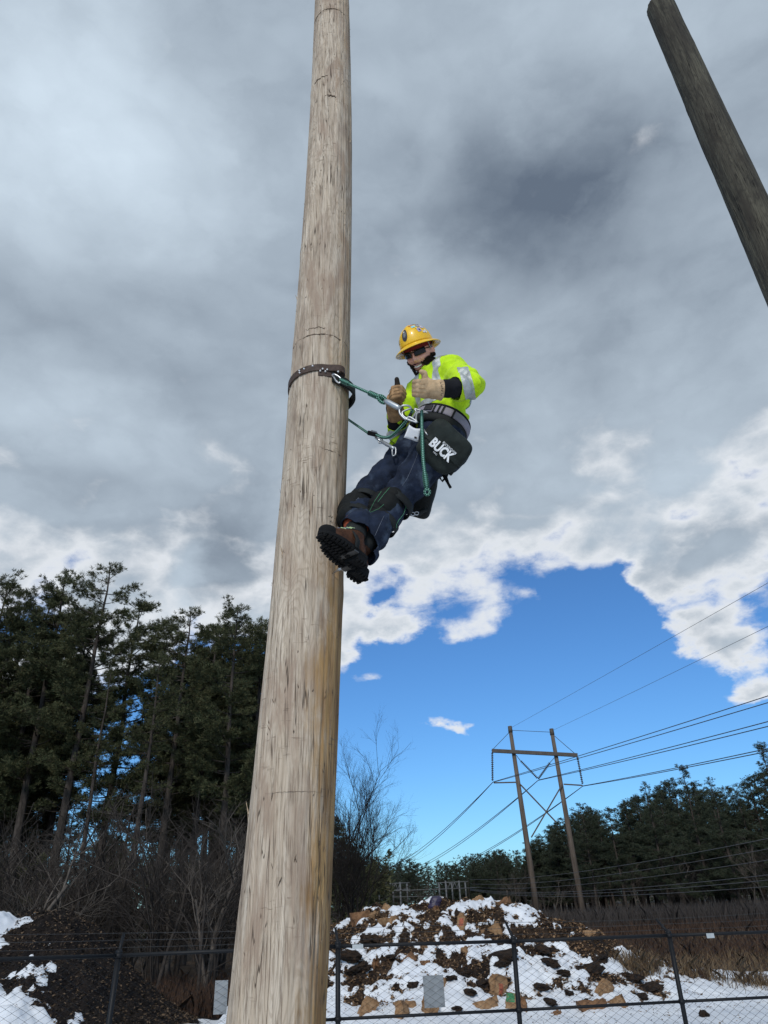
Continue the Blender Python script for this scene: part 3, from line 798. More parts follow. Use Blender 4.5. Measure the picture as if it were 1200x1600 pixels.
PINES = [pine_variant(1, 20, 0.38, 3.4, 1.3), pine_variant(2, 21, 0.44, 3.1, 1.25, 0.02), pine_variant(3, 19, 0.34, 3.7, 1.3, -0.015),
         pine_variant(4, 20, 0.50, 3.0, 1.2, 0.03), pine_variant(5, 22, 0.42, 3.3, 1.3)]
SPARSE = pine_variant(6, 20, 0.66, 2.0, 0.75, 0.01, dead=42)
YOUNG = [pine_variant(7, 15, 0.16, 2.6, 0.95, 0, 'cone'), pine_variant(8, 15, 0.22, 2.9, 0.95, 0.01, 'cone'), pine_variant(9, 16, 0.30, 2.6, 0.9, 0.0, 'round')]
for v in PINES + [SPARSE] + YOUNG: v['crown'].materials.append(M['needles'])
FARP = []
for k, (s, H, c0, sp, tp_) in enumerate([(21, 17, .22, 2.6, 'cone'), (22, 17, .28, 2.9, 'round'), (23, 16, .14, 2.7, 'cone'), (24, 18, .34, 2.6, 'round')]):
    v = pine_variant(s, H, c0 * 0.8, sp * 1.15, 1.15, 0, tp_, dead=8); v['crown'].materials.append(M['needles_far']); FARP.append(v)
print('pine faces', [v['n'] for v in PINES + YOUNG + FARP])

rr = random.Random(5)
# the stand at the left: front trees have their own place and look
FRONT = [  # px, py of the top, distance, variant, label
    (20, 903, 40, 0, 'broad dark pine at the left edge of the left stand'),
    (72, 925, 43, 2, 'pine with a flat bushy top just right of the leftmost pine'),
    (112, 888, 41, 4, 'tall pine with a narrow rounded top, left of the two tallest tips'),
    (163, 884, 40, 1, 'tallest pine of the left stand with an open feathery tip'),
    (212, 935, 42, 2, 'pine with long right-reaching boughs beside the tallest one'),
    (290, 953, 41, 1, 'slim pine with an airy tip right of the gap of sky'),
    (328, 975, 45, 3, 'shorter pine standing between two rounder ones near the pole'),
    (372, 942, 39, 0, 'round-topped dense pine closest to the left side of the pole'),
    (412, 965, 42, 4, 'pine half hidden behind the left side of the big pole'),
]
for px, py, Y, v, lab in FRONT:
    plant_px(PINES[v], 'pine_tree', px, py, Y, rr.uniform(0, 6.28), lab, 'pines of the stand on the left', 1.02)
plant_px(SPARSE, 'pine_tree', 243, 1020, 36, 0.4, 'thin pine with a bare trunk and ragged dead limbs against the sky gap', 'pines of the stand on the left', 1.0)
plant_px(SPARSE, 'pine_tree', 178, 1045, 39, 2.4, 'thin leaning pine with few boughs left of the sky gap', 'pines of the stand on the left', 0.9)
plant_px(PINES[3], 'pine_tree', 462, 1165, 50, 1.0, 'pine behind the big pole whose boughs show at its right edge', 'pines of the stand on the left', 1.0)
for i in range(20):
    px = rr.uniform(-160, 425); py = rr.uniform(1010, 1130) - (25 if px < 200 else 0)
    if 175 < px < 285: continue
    plant_px(rr.choice(PINES), 'pine_tree', px, py, rr.uniform(46, 62), rr.uniform(0, 6.28), 'pine deeper in the left stand, its top below the front ones', 'inner pines of the left stand', rr.uniform(0.9, 1.1))
for i in range(16):
    px = rr.uniform(-60, 150) if i % 2 else rr.uniform(275, 430); py = rr.uniform(965, 1035)
    plant_px(rr.choice(PINES), 'pine_tree', px, py, rr.uniform(43, 50), rr.uniform(0, 6.28), 'pine deeper in the left stand, its top below the front ones', 'inner pines of the left stand', rr.uniform(1.0, 1.2))
for i in range(26):
    px = rr.uniform(-140, 425); py = rr.uniform(1215, 1290)
    plant_px(rr.choice(YOUNG), 'pine_tree', px, py, rr.uniform(56, 80), rr.uniform(0, 6.28), 'young pine filling the back of the left stand', 'young pines at the back of the left stand', rr.uniform(1.1, 1.5))
# leafless saplings and brush at the wood edge
BARE = [bare_variant(31, 7.5, 1, 0.45), bare_variant(32, 7.0, 1, 0.6), bare_variant(33, 6.0, 4, 0.5, 3), bare_variant(34, 6.5, 3, 0.6, 3), bare_variant(35, 8.0, 1, 0.35)]
BARE_D = [bare_variant(36, 7.5, 1, 0.5, 4, 'twig_dark'), bare_variant(37, 6.5, 4, 0.6, 3, 'twig_dark'), bare_variant(38, 7.0, 3, 0.45, 3, 'twig_dark')]
print('bare faces', [v['n'] for v in BARE + BARE_D])
for i in range(62):
    px = rr.uniform(-60, 440); py = rr.gauss(1285, 38); Y = rr.uniform(25.5, 38)
    if 40 < px < 240 and Y < 27: Y += 3
    plant_px(rr.choice(BARE_D if rr.random() < 0.78 else BARE), 'bare_sapling', px, py, Y, rr.uniform(0, 6.28), 'leafless sapling in the undergrowth below the left pines', 'saplings under the left pines', rr.uniform(1.0, 1.5))
plant_px(BARE[1], 'bare_sapling', 42, 1262, 24.5, 0.3, 'pale bushy sapling in front of the left stand, above the mulch heap', 'saplings under the left pines', 1.5)
plant_px(BARE[3], 'bare_sapling', 95, 1270, 25.5, 2.0, 'pale many-stemmed sapling right of the bushy one above the mulch heap', 'saplings under the left pines', 1.5)
plant_px(BARE[4], 'bare_sapling', 345, 1290, 26, 2.0, 'pale slim sapling close to the left edge of the big pole', 'saplings under the left pines', 1.3)
# the tall leafless tree to the right of the pole
BIG = bare_variant(47, 13.0, 3, 0.34, 5, 'twig_black', 0.0080, (4, 7))
plant_px(BIG, 'bare_tree', 536, 1128, 44, 1.2, 'tall leafless tree spreading out at the right of the big pole', None, 1.0)
print('big', BIG['n'])
plant_px(BIG, 'bare_tree', 524, 1150, 47, 3.4, 'leafless tree half hidden by the big pole, left of the tall one', None, 1.0)
plant_px(BIG, 'bare_tree', 556, 1195, 46, 5.0, 'shorter twiggy leafless tree just right of the tall one by the pole', None, 1.15)
BARE2 = bare_variant(48, 9.0, 3, 0.7, 4, 'twig_dark')
plant_px(BARE2, 'bare_tree', 560, 1250, 47, 0.6, 'smaller leafless tree under the tall one by the pole', None, 1.25)
plant_px(BARE[2], 'bare_tree', 662, 1362, 78, 0.6, 'low grey leafless tree between the two steel frames', None, 1.6)

# far wood across the gap
for i in range(70):
    px = rr.uniform(470, 790); Y = rr.uniform(140, 210)
    py = 1341 - 10 * math.exp(-((px - 530) / 40) ** 2) + 14 * rr.random() - (max(0, px - 700) * 0.18)
    plant_px(rr.choice(FARP), 'pine_tree', px, py, Y, rr.uniform(0, 6.28), 'small far pine in the wood beyond the steel frames', 'far pines across the gap', rr.uniform(1.2, 1.7))
# woods that close the view behind the stands
def wood_mass(name, n, line, depth, hfun, label, seed, mat):
    rs = np.random.default_rng(seed)
    t = rs.uniform(0, 1, n); a, b = np.array(line[0], float), np.array(line[1], float); d = b - a
    nrm = np.array([-d[1], d[0]]); nrm /= np.linalg.norm(nrm)
    p2 = a + d * t[:, None] + nrm * (rs.uniform(0, 1, n) * depth)[:, None]
    h = hfun(t * np.linalg.norm(d)); z = h * rs.uniform(0, 1, n) ** 0.75
    z = np.minimum(z, h * (1 - 0.25 * rs.random(n) ** 3)) + gz(p2[:, 0], p2[:, 1])
    P_ = np.stack([p2[:, 0], p2[:, 1], z], -1)
    V, F_ = needle_tufts(P_, rs.normal(0, 1, (n, 3)) * [1, 1, 0.4] + [0, 0, .2], rs, (0.35, 0.8), 8, 0.07)
    me = fast_mesh(name, V, F_); me.materials.append(mat); tag(link(name, me), label, None, None, 'stuff')
wood_mass('far_wood', 15000, ((-95, 84), (-1, 90)), 14, lambda s: 8.5 + 3.0 * vnoise(s * 0.3, s * 0, seed=3) + 2.0 * vnoise(s * 0.9, s * 0, seed=4), 'dark depth of the wood behind the left stand of pines', 61, M['needles'])
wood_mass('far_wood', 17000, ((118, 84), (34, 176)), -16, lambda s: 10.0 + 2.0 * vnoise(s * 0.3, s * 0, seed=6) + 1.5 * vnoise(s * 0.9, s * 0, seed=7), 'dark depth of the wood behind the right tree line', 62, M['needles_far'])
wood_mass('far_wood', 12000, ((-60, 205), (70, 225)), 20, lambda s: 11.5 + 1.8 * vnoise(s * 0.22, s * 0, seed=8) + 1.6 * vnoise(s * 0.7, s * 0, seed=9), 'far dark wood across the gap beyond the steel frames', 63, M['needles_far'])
# the tree line on the right: recedes to the left
EDGE = [(735, 1345), (770, 1330), (800, 1325), (845, 1300), (900, 1260), (950, 1262), (985, 1240), (1020, 1225), (1060, 1200), (1090, 1225), (1120, 1215), (1150, 1225), (1180, 1195), (1210, 1165), (1260, 1150), (1330, 1120)]
def edge_y(px): return float(np.interp(px, [e[0] for e in EDGE], [e[1] for e in EDGE]))
RIGHT = [(742, 1342, 150, 1, 'pine at the far left end of the right-hand tree line'), (775, 1330, 140, 0, 'pine left of the two-pole tower in the tree line'),
         (905, 1256, 108, 1, 'dense round pine just right of the two-pole tower'), (950, 1262, 103, 3, 'pine with a blunt top right of the tower'),
         (1010, 1222, 96, 0, 'pointed pine at the first peak of the right tree line'), (1062, 1199, 90, 2, 'tall spiky pine in the middle of the right tree line'),
         (1108, 1214, 86, 0, 'paired spiky pine right of the middle peak'), (1186, 1165, 74, 2, 'tall pine at the right edge with upswept limbs'), (1222, 1140, 72, 0, 'tallest pine cut by the right edge of the view')]
for px, py, Y, v, lab in RIGHT:
    plant_px(FARP[v], 'pine_tree', px, py, Y, rr.uniform(0, 6.28), lab, 'pines of the tree line on the right', 1.15)
for i in range(110):
    px = rr.uniform(735, 1330); f_ = (px - 735) / 595.0
    Y = 150 - 78 * f_ ** 0.9 + rr.uniform(0, 26)
    py = edge_y(px) + abs(rr.gauss(0, 1)) * (9 + 15 * f_) + 5
    plant_px(rr.choice(FARP), 'pine_tree', px, py, Y, rr.uniform(0, 6.28), 'dark pine inside the right-hand tree line', 'inner pines of the right tree line', rr.uniform(1.05, 1.4))
for i in range(34):
    px = rr.uniform(728, 925); f_ = (px - 735) / 595.0
    plant_px(rr.choice(FARP), 'pine_tree', px, edge_y(px) + rr.uniform(0, 16), 150 - 78 * max(0, f_) ** 0.9 + rr.uniform(0, 20), rr.uniform(0, 6.28), 'dark pine inside the right-hand tree line', 'inner pines of the right tree line', rr.uniform(1.2, 1.6))
for i in range(46):
    px = rr.uniform(760, 1330); f_ = (px - 735) / 595.0
    Y = 138 - 72 * f_ ** 0.9 + rr.uniform(-3, 5)
    py = 1395 - 95 * f_ + rr.uniform(-25, 20) - 15
    plant_px(rr.choice(BARE_D + BARE), 'bare_sapling', px, py, Y, rr.uniform(0, 6.28), 'leafless sapling along the front of the right tree line', 'saplings along the right tree line', rr.uniform(1.0, 1.5))

# ------------------------------------------------------------------ transmission tower, wires, steel frames
M['tower_wood'] = simple('tower_pole_wood', (0.135, 0.108, 0.088), 0.9, var=0.3, scale=1.5, spec=0.15, stretch=(3, 3, 0.3))
M['cross_steel'] = simple('dark_crossarm', (0.075, 0.062, 0.052), 0.7, var=0.3, scale=2)
M['insulator'] = simple('glazed_insulator', (0.045, 0.040, 0.042), 0.25, var=0.2)
M['wire'] = simple('aluminium_wire', (0.075, 0.077, 0.08), 0.6, metal=0.3, var=0.1)
M['wire_pale'] = simple('pale_wire', (0.10, 0.10, 0.105), 0.6, metal=0.2, var=0.1)
M['galv'] = simple('galvanised_steel', (0.13, 0.135, 0.14), 0.6, metal=0.3, var=0.15, scale=8)
TY = 88.0
def on(px, py, Y=TY): return at(px, py, Y)
def cyl(name, a, b, r0, r1, mat, parent, k=10):
    m = MB(); m.tube([a, a + (b - a) * 0.5, b], [r0, (r0 + r1) / 2, r1], k); return m.build(name, mat, parent)
la, lb = on(797, 1138), on(838, 1416); ra, rb = on(862, 1142), on(915, 1450)
lb = la + (lb - la) * ((la.z + 1.2) / (la.z - lb.z)); rb = ra + (rb - ra) * ((ra.z + 1.2) / (ra.z - rb.z))
tower = empty('transmission_tower', (0.5 * (lb.x + rb.x), TY, -0.8))
tag(tower, 'two-pole wooden power line tower with a crossarm and an X brace', 'power pylon')
def T(o): return adopt(o, tower)
T(cyl('tower_pole', lb, la, 0.36, 0.22, M['tower_wood'], None, 12)); T(cyl('tower_pole', rb, ra, 0.36, 0.22, M['tower_wood'], None, 12))
for p in (la, ra):
    T(cyl('pole_cap', p - Vector((0, 0, 0.5)), p + Vector((0, 0, 0.25)), 0.27, 0.25, M['cross_steel'], None, 10))
front = Vector((0, -0.42, 0))
def bar(name, a, b, hw, hh, mat):
    d = (b - a); m = MB(); s = Vector((0, 1, 0)); u = d.normalized().cross(s).normalized()
    m.box((a + b) / 2, (d / 2, s * hw, u * hh)); return T(m.build(name, mat, None, smooth=False))
bar('crossarm', on(768, 1174) + front, on(901, 1181) + front, 0.16, 0.20, M['cross_steel'])
# X brace between the poles, one long leg and one short
bar('brace', on(812, 1226) + front * .8, on(868, 1285) + front * .8, 0.06, 0.07, M['cross_steel'])
bar('brace', on(877, 1227) + front * 1.3, on(829, 1309) + front * 1.3, 0.06, 0.07, M['cross_steel'])
def thin(name, a, b, r, mat): return T(cyl(name, a, b, r, r, mat, None, 6))
thin('guy_wire', on(797, 1143), on(768, 1173), 0.035, M['wire']); thin('guy_wire', on(863, 1147), on(900, 1179), 0.035, M['wire'])
thin('guy_wire', on(798, 1141), on(861, 1144), 0.03, M['wire'])
def insulator(a, b, nd=15):
    m = MB(); d = b - a
    prof = []; rad = []
    for i in range(nd):
        for t_, r_ in ((0.05, 0.05), (0.25, 0.15), (0.45, 0.15), (0.75, 0.05)):
            prof.append(a + d * ((i + t_) / nd)); rad.append(r_)
    m.tube([a] + prof + [b], [0.04] + rad + [0.04], 9); return T(m.build('insulator', M['insulator'], None))
insulator(on(768.5, 1177) + front, on(769, 1221) + front); insulator(on(901, 1184) + front, on(909, 1226) + front)
insulator(on(813, 1190) + front, on(839, 1217) + front); insulator(on(858, 1193) + front, on(840, 1218) + front)
thin('brace_rod', on(806, 1181) + front, on(814, 1192) + front, 0.04, M['wire']); thin('brace_rod', on(866, 1184) + front, on(857, 1194) + front, 0.04, M['wire'])
bar('strut_arm', on(771, 1224) + front, on(806, 1223) + front * .8, 0.06, 0.07, M['cross_steel']); bar('strut_arm', on(909, 1228) + front, on(880, 1226) + front * .8, 0.06, 0.07, M['cross_steel'])

def wire(a, b, sag, r, label, group, mat='wire', n=28):
    m = MB(); pts = []
    for i in range(n + 1):
        t = i / n; p = a.lerp(b, t); pts.append(p - Vector((0, 0, sag * 4 * t * (1 - t))))
    m.tube(pts, r, 5)
    return tag(m.build('power_line', M[mat]), label, 'power line', group)
g_ = 'wires of the two-pole tower'
dn = Vector((0, 0, -0.42))
# towards the camera's right: the next tower stands well outside the frame
for (sp, end, what) in [((769.5, 1223), [(1200, 1081), (1200, 1091)], 'left insulator'), ((840, 1220), [(1200, 1121), (1200, 1128)], 'V-shaped insulators'), ((909.5, 1229), [(1200, 1163), (1200, 1167)], 'right insulator')]:
    a = on(*sp) + front
    for k, (ex, ey) in enumerate(end):
        b = at(ex, ey, 46.0); e2 = a + (b - a) * 1.9
        sgn = 0.2 if k else -0.2
        wire(a + Vector((0, sgn, 0.0)), e2, 0.25, 0.032, '%s conductor running right from the tower\'s %s' % (('upper', 'lower')[k], what), g_)
for (sp, end, what) in [((769.5, 1223), [(634, 1337), (640, 1338)], 'left insulator'), ((840, 1220), [(664, 1344), (671, 1344)], 'V-shaped insulators'), ((909.5, 1229), [(712, 1348), (718, 1348)], 'right insulator')]:
    a = on(*sp) + front
    for k, (ex, ey) in enumerate(end):
        b = at(ex, ey, 158.0); e2 = a + (b - a) * 1.22
        wire(a, e2, 0.9, 0.04, '%s conductor running left and down from the tower\'s %s' % (('upper', 'lower')[k], what), g_)
for (sp, e, lab) in [((797, 1138), (1200, 908), 'thin upper shield wire rising right from the left tower pole'), ((862, 1142), (1200, 976), 'thin lower shield wire rising right from the right tower pole')]:
    a = on(*sp); b = at(e[0], e[1], 40.0); wire(a, a + (b - a) * 1.6, 0.1, 0.014, lab, g_, 'wire_pale')
# the lower line on the right, in front of the trees
g2 = 'low wires crossing in front of the right tree line'
low = [(1267, 1374, 'top'), (1283, 1381, 'second from the top'), (1300, 1386, 'third from the top'), (1323, 1389, 'third from the bottom'), (1331, 1390, 'second from the bottom'), (1341, 1391, 'bottom')]
for ey, sy, nm in low:
    a = at(735, sy, 118.0); b = at(1200, ey, 40.0); wire(a, a + (b - a) * 1.5, 1.4, 0.019, '%s low wire crossing in front of the right tree line' % nm, g2, 'wire_pale')

# steel frames of the switchyard, far off behind the heap
def gantry(px0, px1, py_top, py_bot, Y, ins, label):
    e = empty('steel_gantry', at((px0 + px1) / 2, py_bot, Y)); tag(e, label, 'steel frame', 'steel frames of the switchyard')
    def A(o): return adopt(o, e)
    w_ = 0.13
    for px in (px0, px1):
        a, b = at(px, py_bot, Y), at(px, py_top, Y); a.z = -0.9; a.x = b.x
        A(cyl('post', a, b, w_, w_, M['galv'], None, 8))
    a, b = at(px0, py_top + 3, Y), at(px1, py_top + 3, Y); b.z = a.z
    for dzz in (0.0, -0.9):
        A(cyl('beam_chord', a + Vector((-1.5, 0, dzz)), b + Vector((1.5, 0, dzz)), 0.07, 0.07, M['galv'], None, 6))
    n = 6
    for i in range(n):
        p = a.lerp(b, i / n) + Vector((0, 0, -0.9 if i % 2 else 0)); q = a.lerp(b, (i + 1) / n) + Vector((0, 0, 0 if i % 2 else -0.9))
        A(cyl('lattice_bar', p, q, 0.05, 0.05, M['galv'], None, 5))
    for px in ins:
        p = at(px, py_top + 6, Y); p.z = a.z - 0.1
        A(cyl('insulator_post', p, p + Vector((0, 0, -2.6)), 0.13, 0.13, M['galv'], None, 7))
    return e
gantry(603, 625, 1378, 1402, 125, (592, 614, 636), 'grey steel frame of the switchyard nearer the big pole')
gantry(696, 717, 1376, 1404, 125, (686, 706, 727), 'grey steel frame of the switchyard nearer the tower')
e = empty('bus_rail', at(640, 1392, 124)); tag(e, 'thin horizontal rail strung between the steel frames', 'rail')
p, q = at(560, 1394, 124), at(745, 1387, 124); adopt(cyl('rail', p, q, 0.06, 0.06, M['galv'], None, 6), e)
p, q = at(600, 1402, 124), at(690, 1400, 124); adopt(cyl('rail', p, q, 0.05, 0.05, M['galv'], None, 6), e)

# ------------------------------------------------------------------ chain link fence
M['vinyl'] = simple('black_vinyl_steel', (0.009, 0.010, 0.012), 0.55, var=0.25, scale=30, spec=0.25)
M['barb'] = simple('barbed_steel', (0.05, 0.05, 0.052), 0.6, metal=0.3, var=0.2)
M['tag'] = simple('pale_plastic_tag', (0.42, 0.45, 0.46), 0.6, var=0.1)
M['plate'] = simple('grey_sheet_metal', (0.27, 0.285, 0.295), 0.6, metal=0.3, var=0.15, scale=6)
fp = [(-160, 1504, 10.0), (185.5, 1493, 11.85), (528, 1478.5, 12.75), (802.5, 1470.5, 13.45), (1045.5, 1461.5, 13.95), (1262, 1454, 14.4), (1460, 1448, 14.9)]
tops = [at(*q) for q in fp]
foot = [(150, 1700), (170, 1600), (528, 1600), (812.5, 1600), (1072, 1600), (1300, 1600), (1500, 1600)]
print('fence tops', [tuple(round(c, 2) for c in t) for t in tops])
MIDDROP = 0.92
fence = empty('chain_link_fence', (tops[3].x, tops[3].y, float(gz(tops[3].x, tops[3].y))))
tag(fence, 'black chain link fence with barbed wire arms across the bottom', 'fence')
Fp = lambda o: adopt(o, fence)
bots = []
for t, (px, py, Y), fo in zip(tops, fp, foot):
    b = at(fo[0], fo[1], t.y); d = (b - t); d *= (t.z - float(gz(t.x, t.y)) + 0.15) / max(0.2, -d.z); d.x = max(-0.12, min(0.12, d.x)); b = t + d; bots.append(b)
ARM = [(0, 0), (193.5, 1458), (524, 1450), (790, 1441), (1025, 1436), (0, 0), (0, 0)]
arms = []
for i, (t, b) in enumerate(zip(tops, bots)):
    Fp(cyl('post', b, t + Vector((0, 0, 0.03)), 0.038, 0.038, M['vinyl'], None, 12))
    m = MB(); m.tube([t + Vector((0, 0, 0.02)), t + Vector((0, 0, 0.055)), t + Vector((0, 0, 0.075))], [0.048, 0.048, 0.02], 12); Fp(m.build('post_cap', M['vinyl']))
    if ARM[i][0]:
        tip = at(ARM[i][0], ARM[i][1], t.y + 0.16)
    else: tip = t + Vector((-0.1, 0.16, 0.30))
    m = MB(); m.tube([t + Vector((0, 0, 0.03)), tip], [0.024, 0.019], 8); Fp(m.build('barb_arm', M['vinyl'])); arms.append((t, tip))
def along(P, n=10):
    out = []
    for a, b in zip(P[:-1], P[1:]): out += [a.lerp(b, k / n) for k in range(n)]
    return out + [P[-1]]
for i in range(len(tops) - 1):
    Fp(cyl('top_rail', tops[i], tops[i + 1], 0.026, 0.026, M['vinyl'], None, 10))
    d_ = Vector((0, 0, -MIDDROP)); Fp(cyl('middle_rail', tops[i] + d_ + (bots[i] - tops[i]) * 0 , tops[i + 1] + d_, 0.022, 0.022, M['vinyl'], None, 10))
    # round clamps where the rails meet the post
for i, t in enumerate(tops):
    ax = (tops[min(i + 1, len(tops) - 1)] - tops[max(0, i - 1)]).normalized()
    for dz_ in (0.0, -MIDDROP):
        c = t + (bots[i] - t) * (-dz_ / (t.z - bots[i].z)); m = MB(); m.tube([c - Vector((0, 0, 0.03)), c + Vector((0, 0, 0.03))], [0.05, 0.05], 12); Fp(m.build('clamp', M['vinyl']))
rb_ = random.Random(3)
for u in (0.35, 0.68, 1.0):
    P_ = [t.lerp(tip, u) for t, tip in arms]; pts = along(P_, 8)
    pts = [p + Vector((0, 0, -0.012 * math.sin((i % 8) / 8 * math.pi))) for i, p in enumerate(pts)]
    m = MB(); m.tube(pts, 0.0030, 5)
    for a, b in zip(pts[:-1], pts[1:]):
        L = (b - a).length
        for k in range(max(1, int(L / 0.13))):
            c = a.lerp(b, (k + 0.5) * 0.13 / L) if (k + 0.5) * 0.13 < L else b
            for q in range(2):
                v = Vector((rb_.uniform(-1, 1) * 0.4, rb_.uniform(-1, 1), rb_.uniform(-1, 1))).normalized() * 0.017
                m.tube([c - v, c + v], 0.0022, 3)
    Fp(m.build('barbed_wire', M['barb']))
# woven mesh: every wire zigzags, neighbours hook into each other
m_v, m_f = [], []; base = 0; CELL = 0.088
for i in range(len(tops) - 1):
    a, b = tops[i], tops[i + 1]; a2, b2 = bots[i], bots[i + 1]
    L = (Vector((b.x - a.x, b.y - a.y, 0))).length; n = int(L / CELL)
    nz_ = int(min(a.z - a2.z, 2.05) / (CELL * 0.55))
    hx = np.array((b - a).normalized()); nr = np.cross(hx, [0, 0, 1.0]); nr /= np.linalg.norm(nr)
    for k in range(n):
        top_ = a.lerp(b, (k + 0.5) / n); bot_ = a2.lerp(b2, (k + 0.5) / n)
        t_ = np.linspace(0, 1, nz_) * 2.05 / (top_.z - bot_.z + 1e-6); t_ = t_[t_ <= 1.0]; q = len(t_)
        zig = ((np.arange(q) + k) % 2) * 2 - 1
        c = np.array(top_)[None, :] + (np.array(bot_) - np.array(top_))[None, :] * t_[:, None]
        c = c + hx[None, :] * (zig * (CELL * 0.5 + 0.002))[:, None] + nr[None, :] * (zig * 0.003)[:, None]
        r_ = 0.0031
        off = np.stack([hx * r_ * 1.2, -hx * r_ * 0.6 + nr * r_, -hx * r_ * 0.6 - nr * r_])
        m_v.append((c[:, None, :] + off[None, :, :]).reshape(-1, 3))
        ii = np.arange(q - 1)[:, None] * 3; j = np.arange(3)[None, :]; j2 = (j + 1) % 3
        m_f.append(np.stack([ii + j, ii + j2, ii + 3 + j2, ii + 3 + j], -1).reshape(-1, 4) + base); base += q * 3
me = fast_mesh('chain_link_mesh', np.concatenate(m_v), np.concatenate(m_f)); me.materials.append(M['vinyl'])
o = link('chain_link_mesh', me); o['kind'] = 'stuff'; Fp(o)
print('mesh faces', len(me.polygons))
def rail_tag(px, py, wpx, hpx, name, mat, Y, dy=-0.04):
    c = at(px, py, Y + dy); s = (c - EYE).dot(FW) / FOC
    i = 3; ax = (tops[4] - tops[3]).normalized(); m = MB()
    m.box(c, (ax * wpx * s / 2, Vector((0, 0.002, 0)), Vector((0, 0, hpx * s / 2)))); o = m.build(name, mat, None, smooth=False)
    return o
Fp(rail_tag(559, 1479, 17, 6, 'tag_plate', M['tag'], 12.83)); Fp(rail_tag(1110, 1462, 13, 6.5, 'tag_plate', M['tag'], 14.08))
# two grey sheets hung on the far side of the mesh
for (px, py, w_, h_, Y, lab) in [(678, 1549, 33, 42, 13.14, 'plain grey metal sheet hung on the chain link between two posts'), (345, 1558, 20, 44, 12.28, 'pale grey sheet on the chain link beside the big pole')]:
    o = rail_tag(px, py, w_, h_, 'metal_sheet', M['plate'], Y, 0.03)
    tag(o, lab, 'metal sheet')

# ------------------------------------------------------------------ the lineman
def np3(v): return np.array(tuple(v), float)
class Prims:
    """closed round shapes that are fused into one skin by voxel remeshing"""
    def __init__(s): s.m = MB()
    def cap(s, a, ra, b, rb, k=16):
        a, b = np3(a), np3(b); d = b - a; L = np.linalg.norm(d); d = d / (L + 1e-9)
        ref = np.array([0, 0, 1.0]) if abs(d[2]) < 0.9 else np.array([1.0, 0, 0])
        u = np.cross(d, ref); u /= np.linalg.norm(u); v = np.cross(d, u)
        rows = []
        for t in np.linspace(-90, 0, 6)[1:]: rows.append((a + d * ra * math.sin(R(t)), ra * math.cos(R(t))))
        for t in np.linspace(0, 90, 6)[:-1]: rows.append((b + d * rb * math.sin(R(t)), rb * math.cos(R(t))))
        ang = np.arange(k) * 2 * math.pi / k; ring = np.cos(ang)[:, None] * u + np.sin(ang)[:, None] * v
        V = [a - d * ra] + [p for c, r in rows for p in (c + r * ring)] + [b + d * rb]
        n = len(rows); F_ = []
        for j in range(k): F_.append((0, 1 + (j + 1) % k, 1 + j))
        for i in range(n - 1):
            for j in range(k):
                j2 = (j + 1) % k; F_.append((1 + i * k + j, 1 + i * k + j2, 1 + (i + 1) * k + j2, 1 + (i + 1) * k + j))
        for j in range(k): F_.append((1 + n * k, 1 + (n - 1) * k + j, 1 + (n - 1) * k + (j + 1) % k))
        s.m.add(V, F_); return s
    def chain(s, pts, rad):
        for i in range(len(pts) - 1): s.cap(pts[i], rad[i], pts[i + 1], rad[i + 1])
        return s
    def ell(s, c, ax, pw=1.0, k=20, n=12):
        """ellipsoid (pw < 1 gives a boxier body); ax: three half-axis vectors"""
        c = np3(c); A = np.array([np3(a) for a in ax]); V = []; F_ = []
        f = lambda q: np.sign(q) * np.abs(q) ** pw
        for i in range(n + 1):
            th = math.pi * i / n
            for j in range(k):
                ph = 2 * math.pi * j / k
                q = np.array([f(math.sin(th) * math.cos(ph)), f(math.sin(th) * math.sin(ph)), f(math.cos(th))])
                V.append(c + q @ A)
        for i in range(n):
            for j in range(k):
                j2 = (j + 1) % k; F_.append((i * k + j, (i + 1) * k + j, (i + 1) * k + j2, i * k + j2))
        s.m.add(V, F_); return s
    def raw(s, V, F_): s.m.add(V, F_); return s
    def skin(s, name, voxel, smooth=4, fac=0.5):
        me = s.m.mesh(name); o = bpy.data.objects.new('tmp', me); COL.objects.link(o)
        md = o.modifiers.new('r', 'REMESH'); md.mode = 'VOXEL'; md.voxel_size = voxel; md.use_smooth_shade = True
        if smooth:
            ms = o.modifiers.new('s', 'SMOOTH'); ms.factor = fac; ms.iterations = smooth
        dg = bpy.context.evaluated_depsgraph_get(); dg.update()
        out = bpy.data.meshes.new_from_object(o.evaluated_get(dg)); out.name = name
        bpy.data.objects.remove(o); bpy.data.meshes.remove(me)
        return out
def co_of(me):
    a = np.empty(len(me.vertices) * 3, np.float32); me.vertices.foreach_get("co", a); return a.reshape(-1, 3).astype(float)
def no_of(me):
    a = np.empty(len(me.vertices) * 3, np.float32); me.vertices.foreach_get("normal", a); return a.reshape(-1, 3).astype(float)
def set_co(me, V): me.vertices.foreach_set("co", np.asarray(V, np.float32).ravel()); me.update()
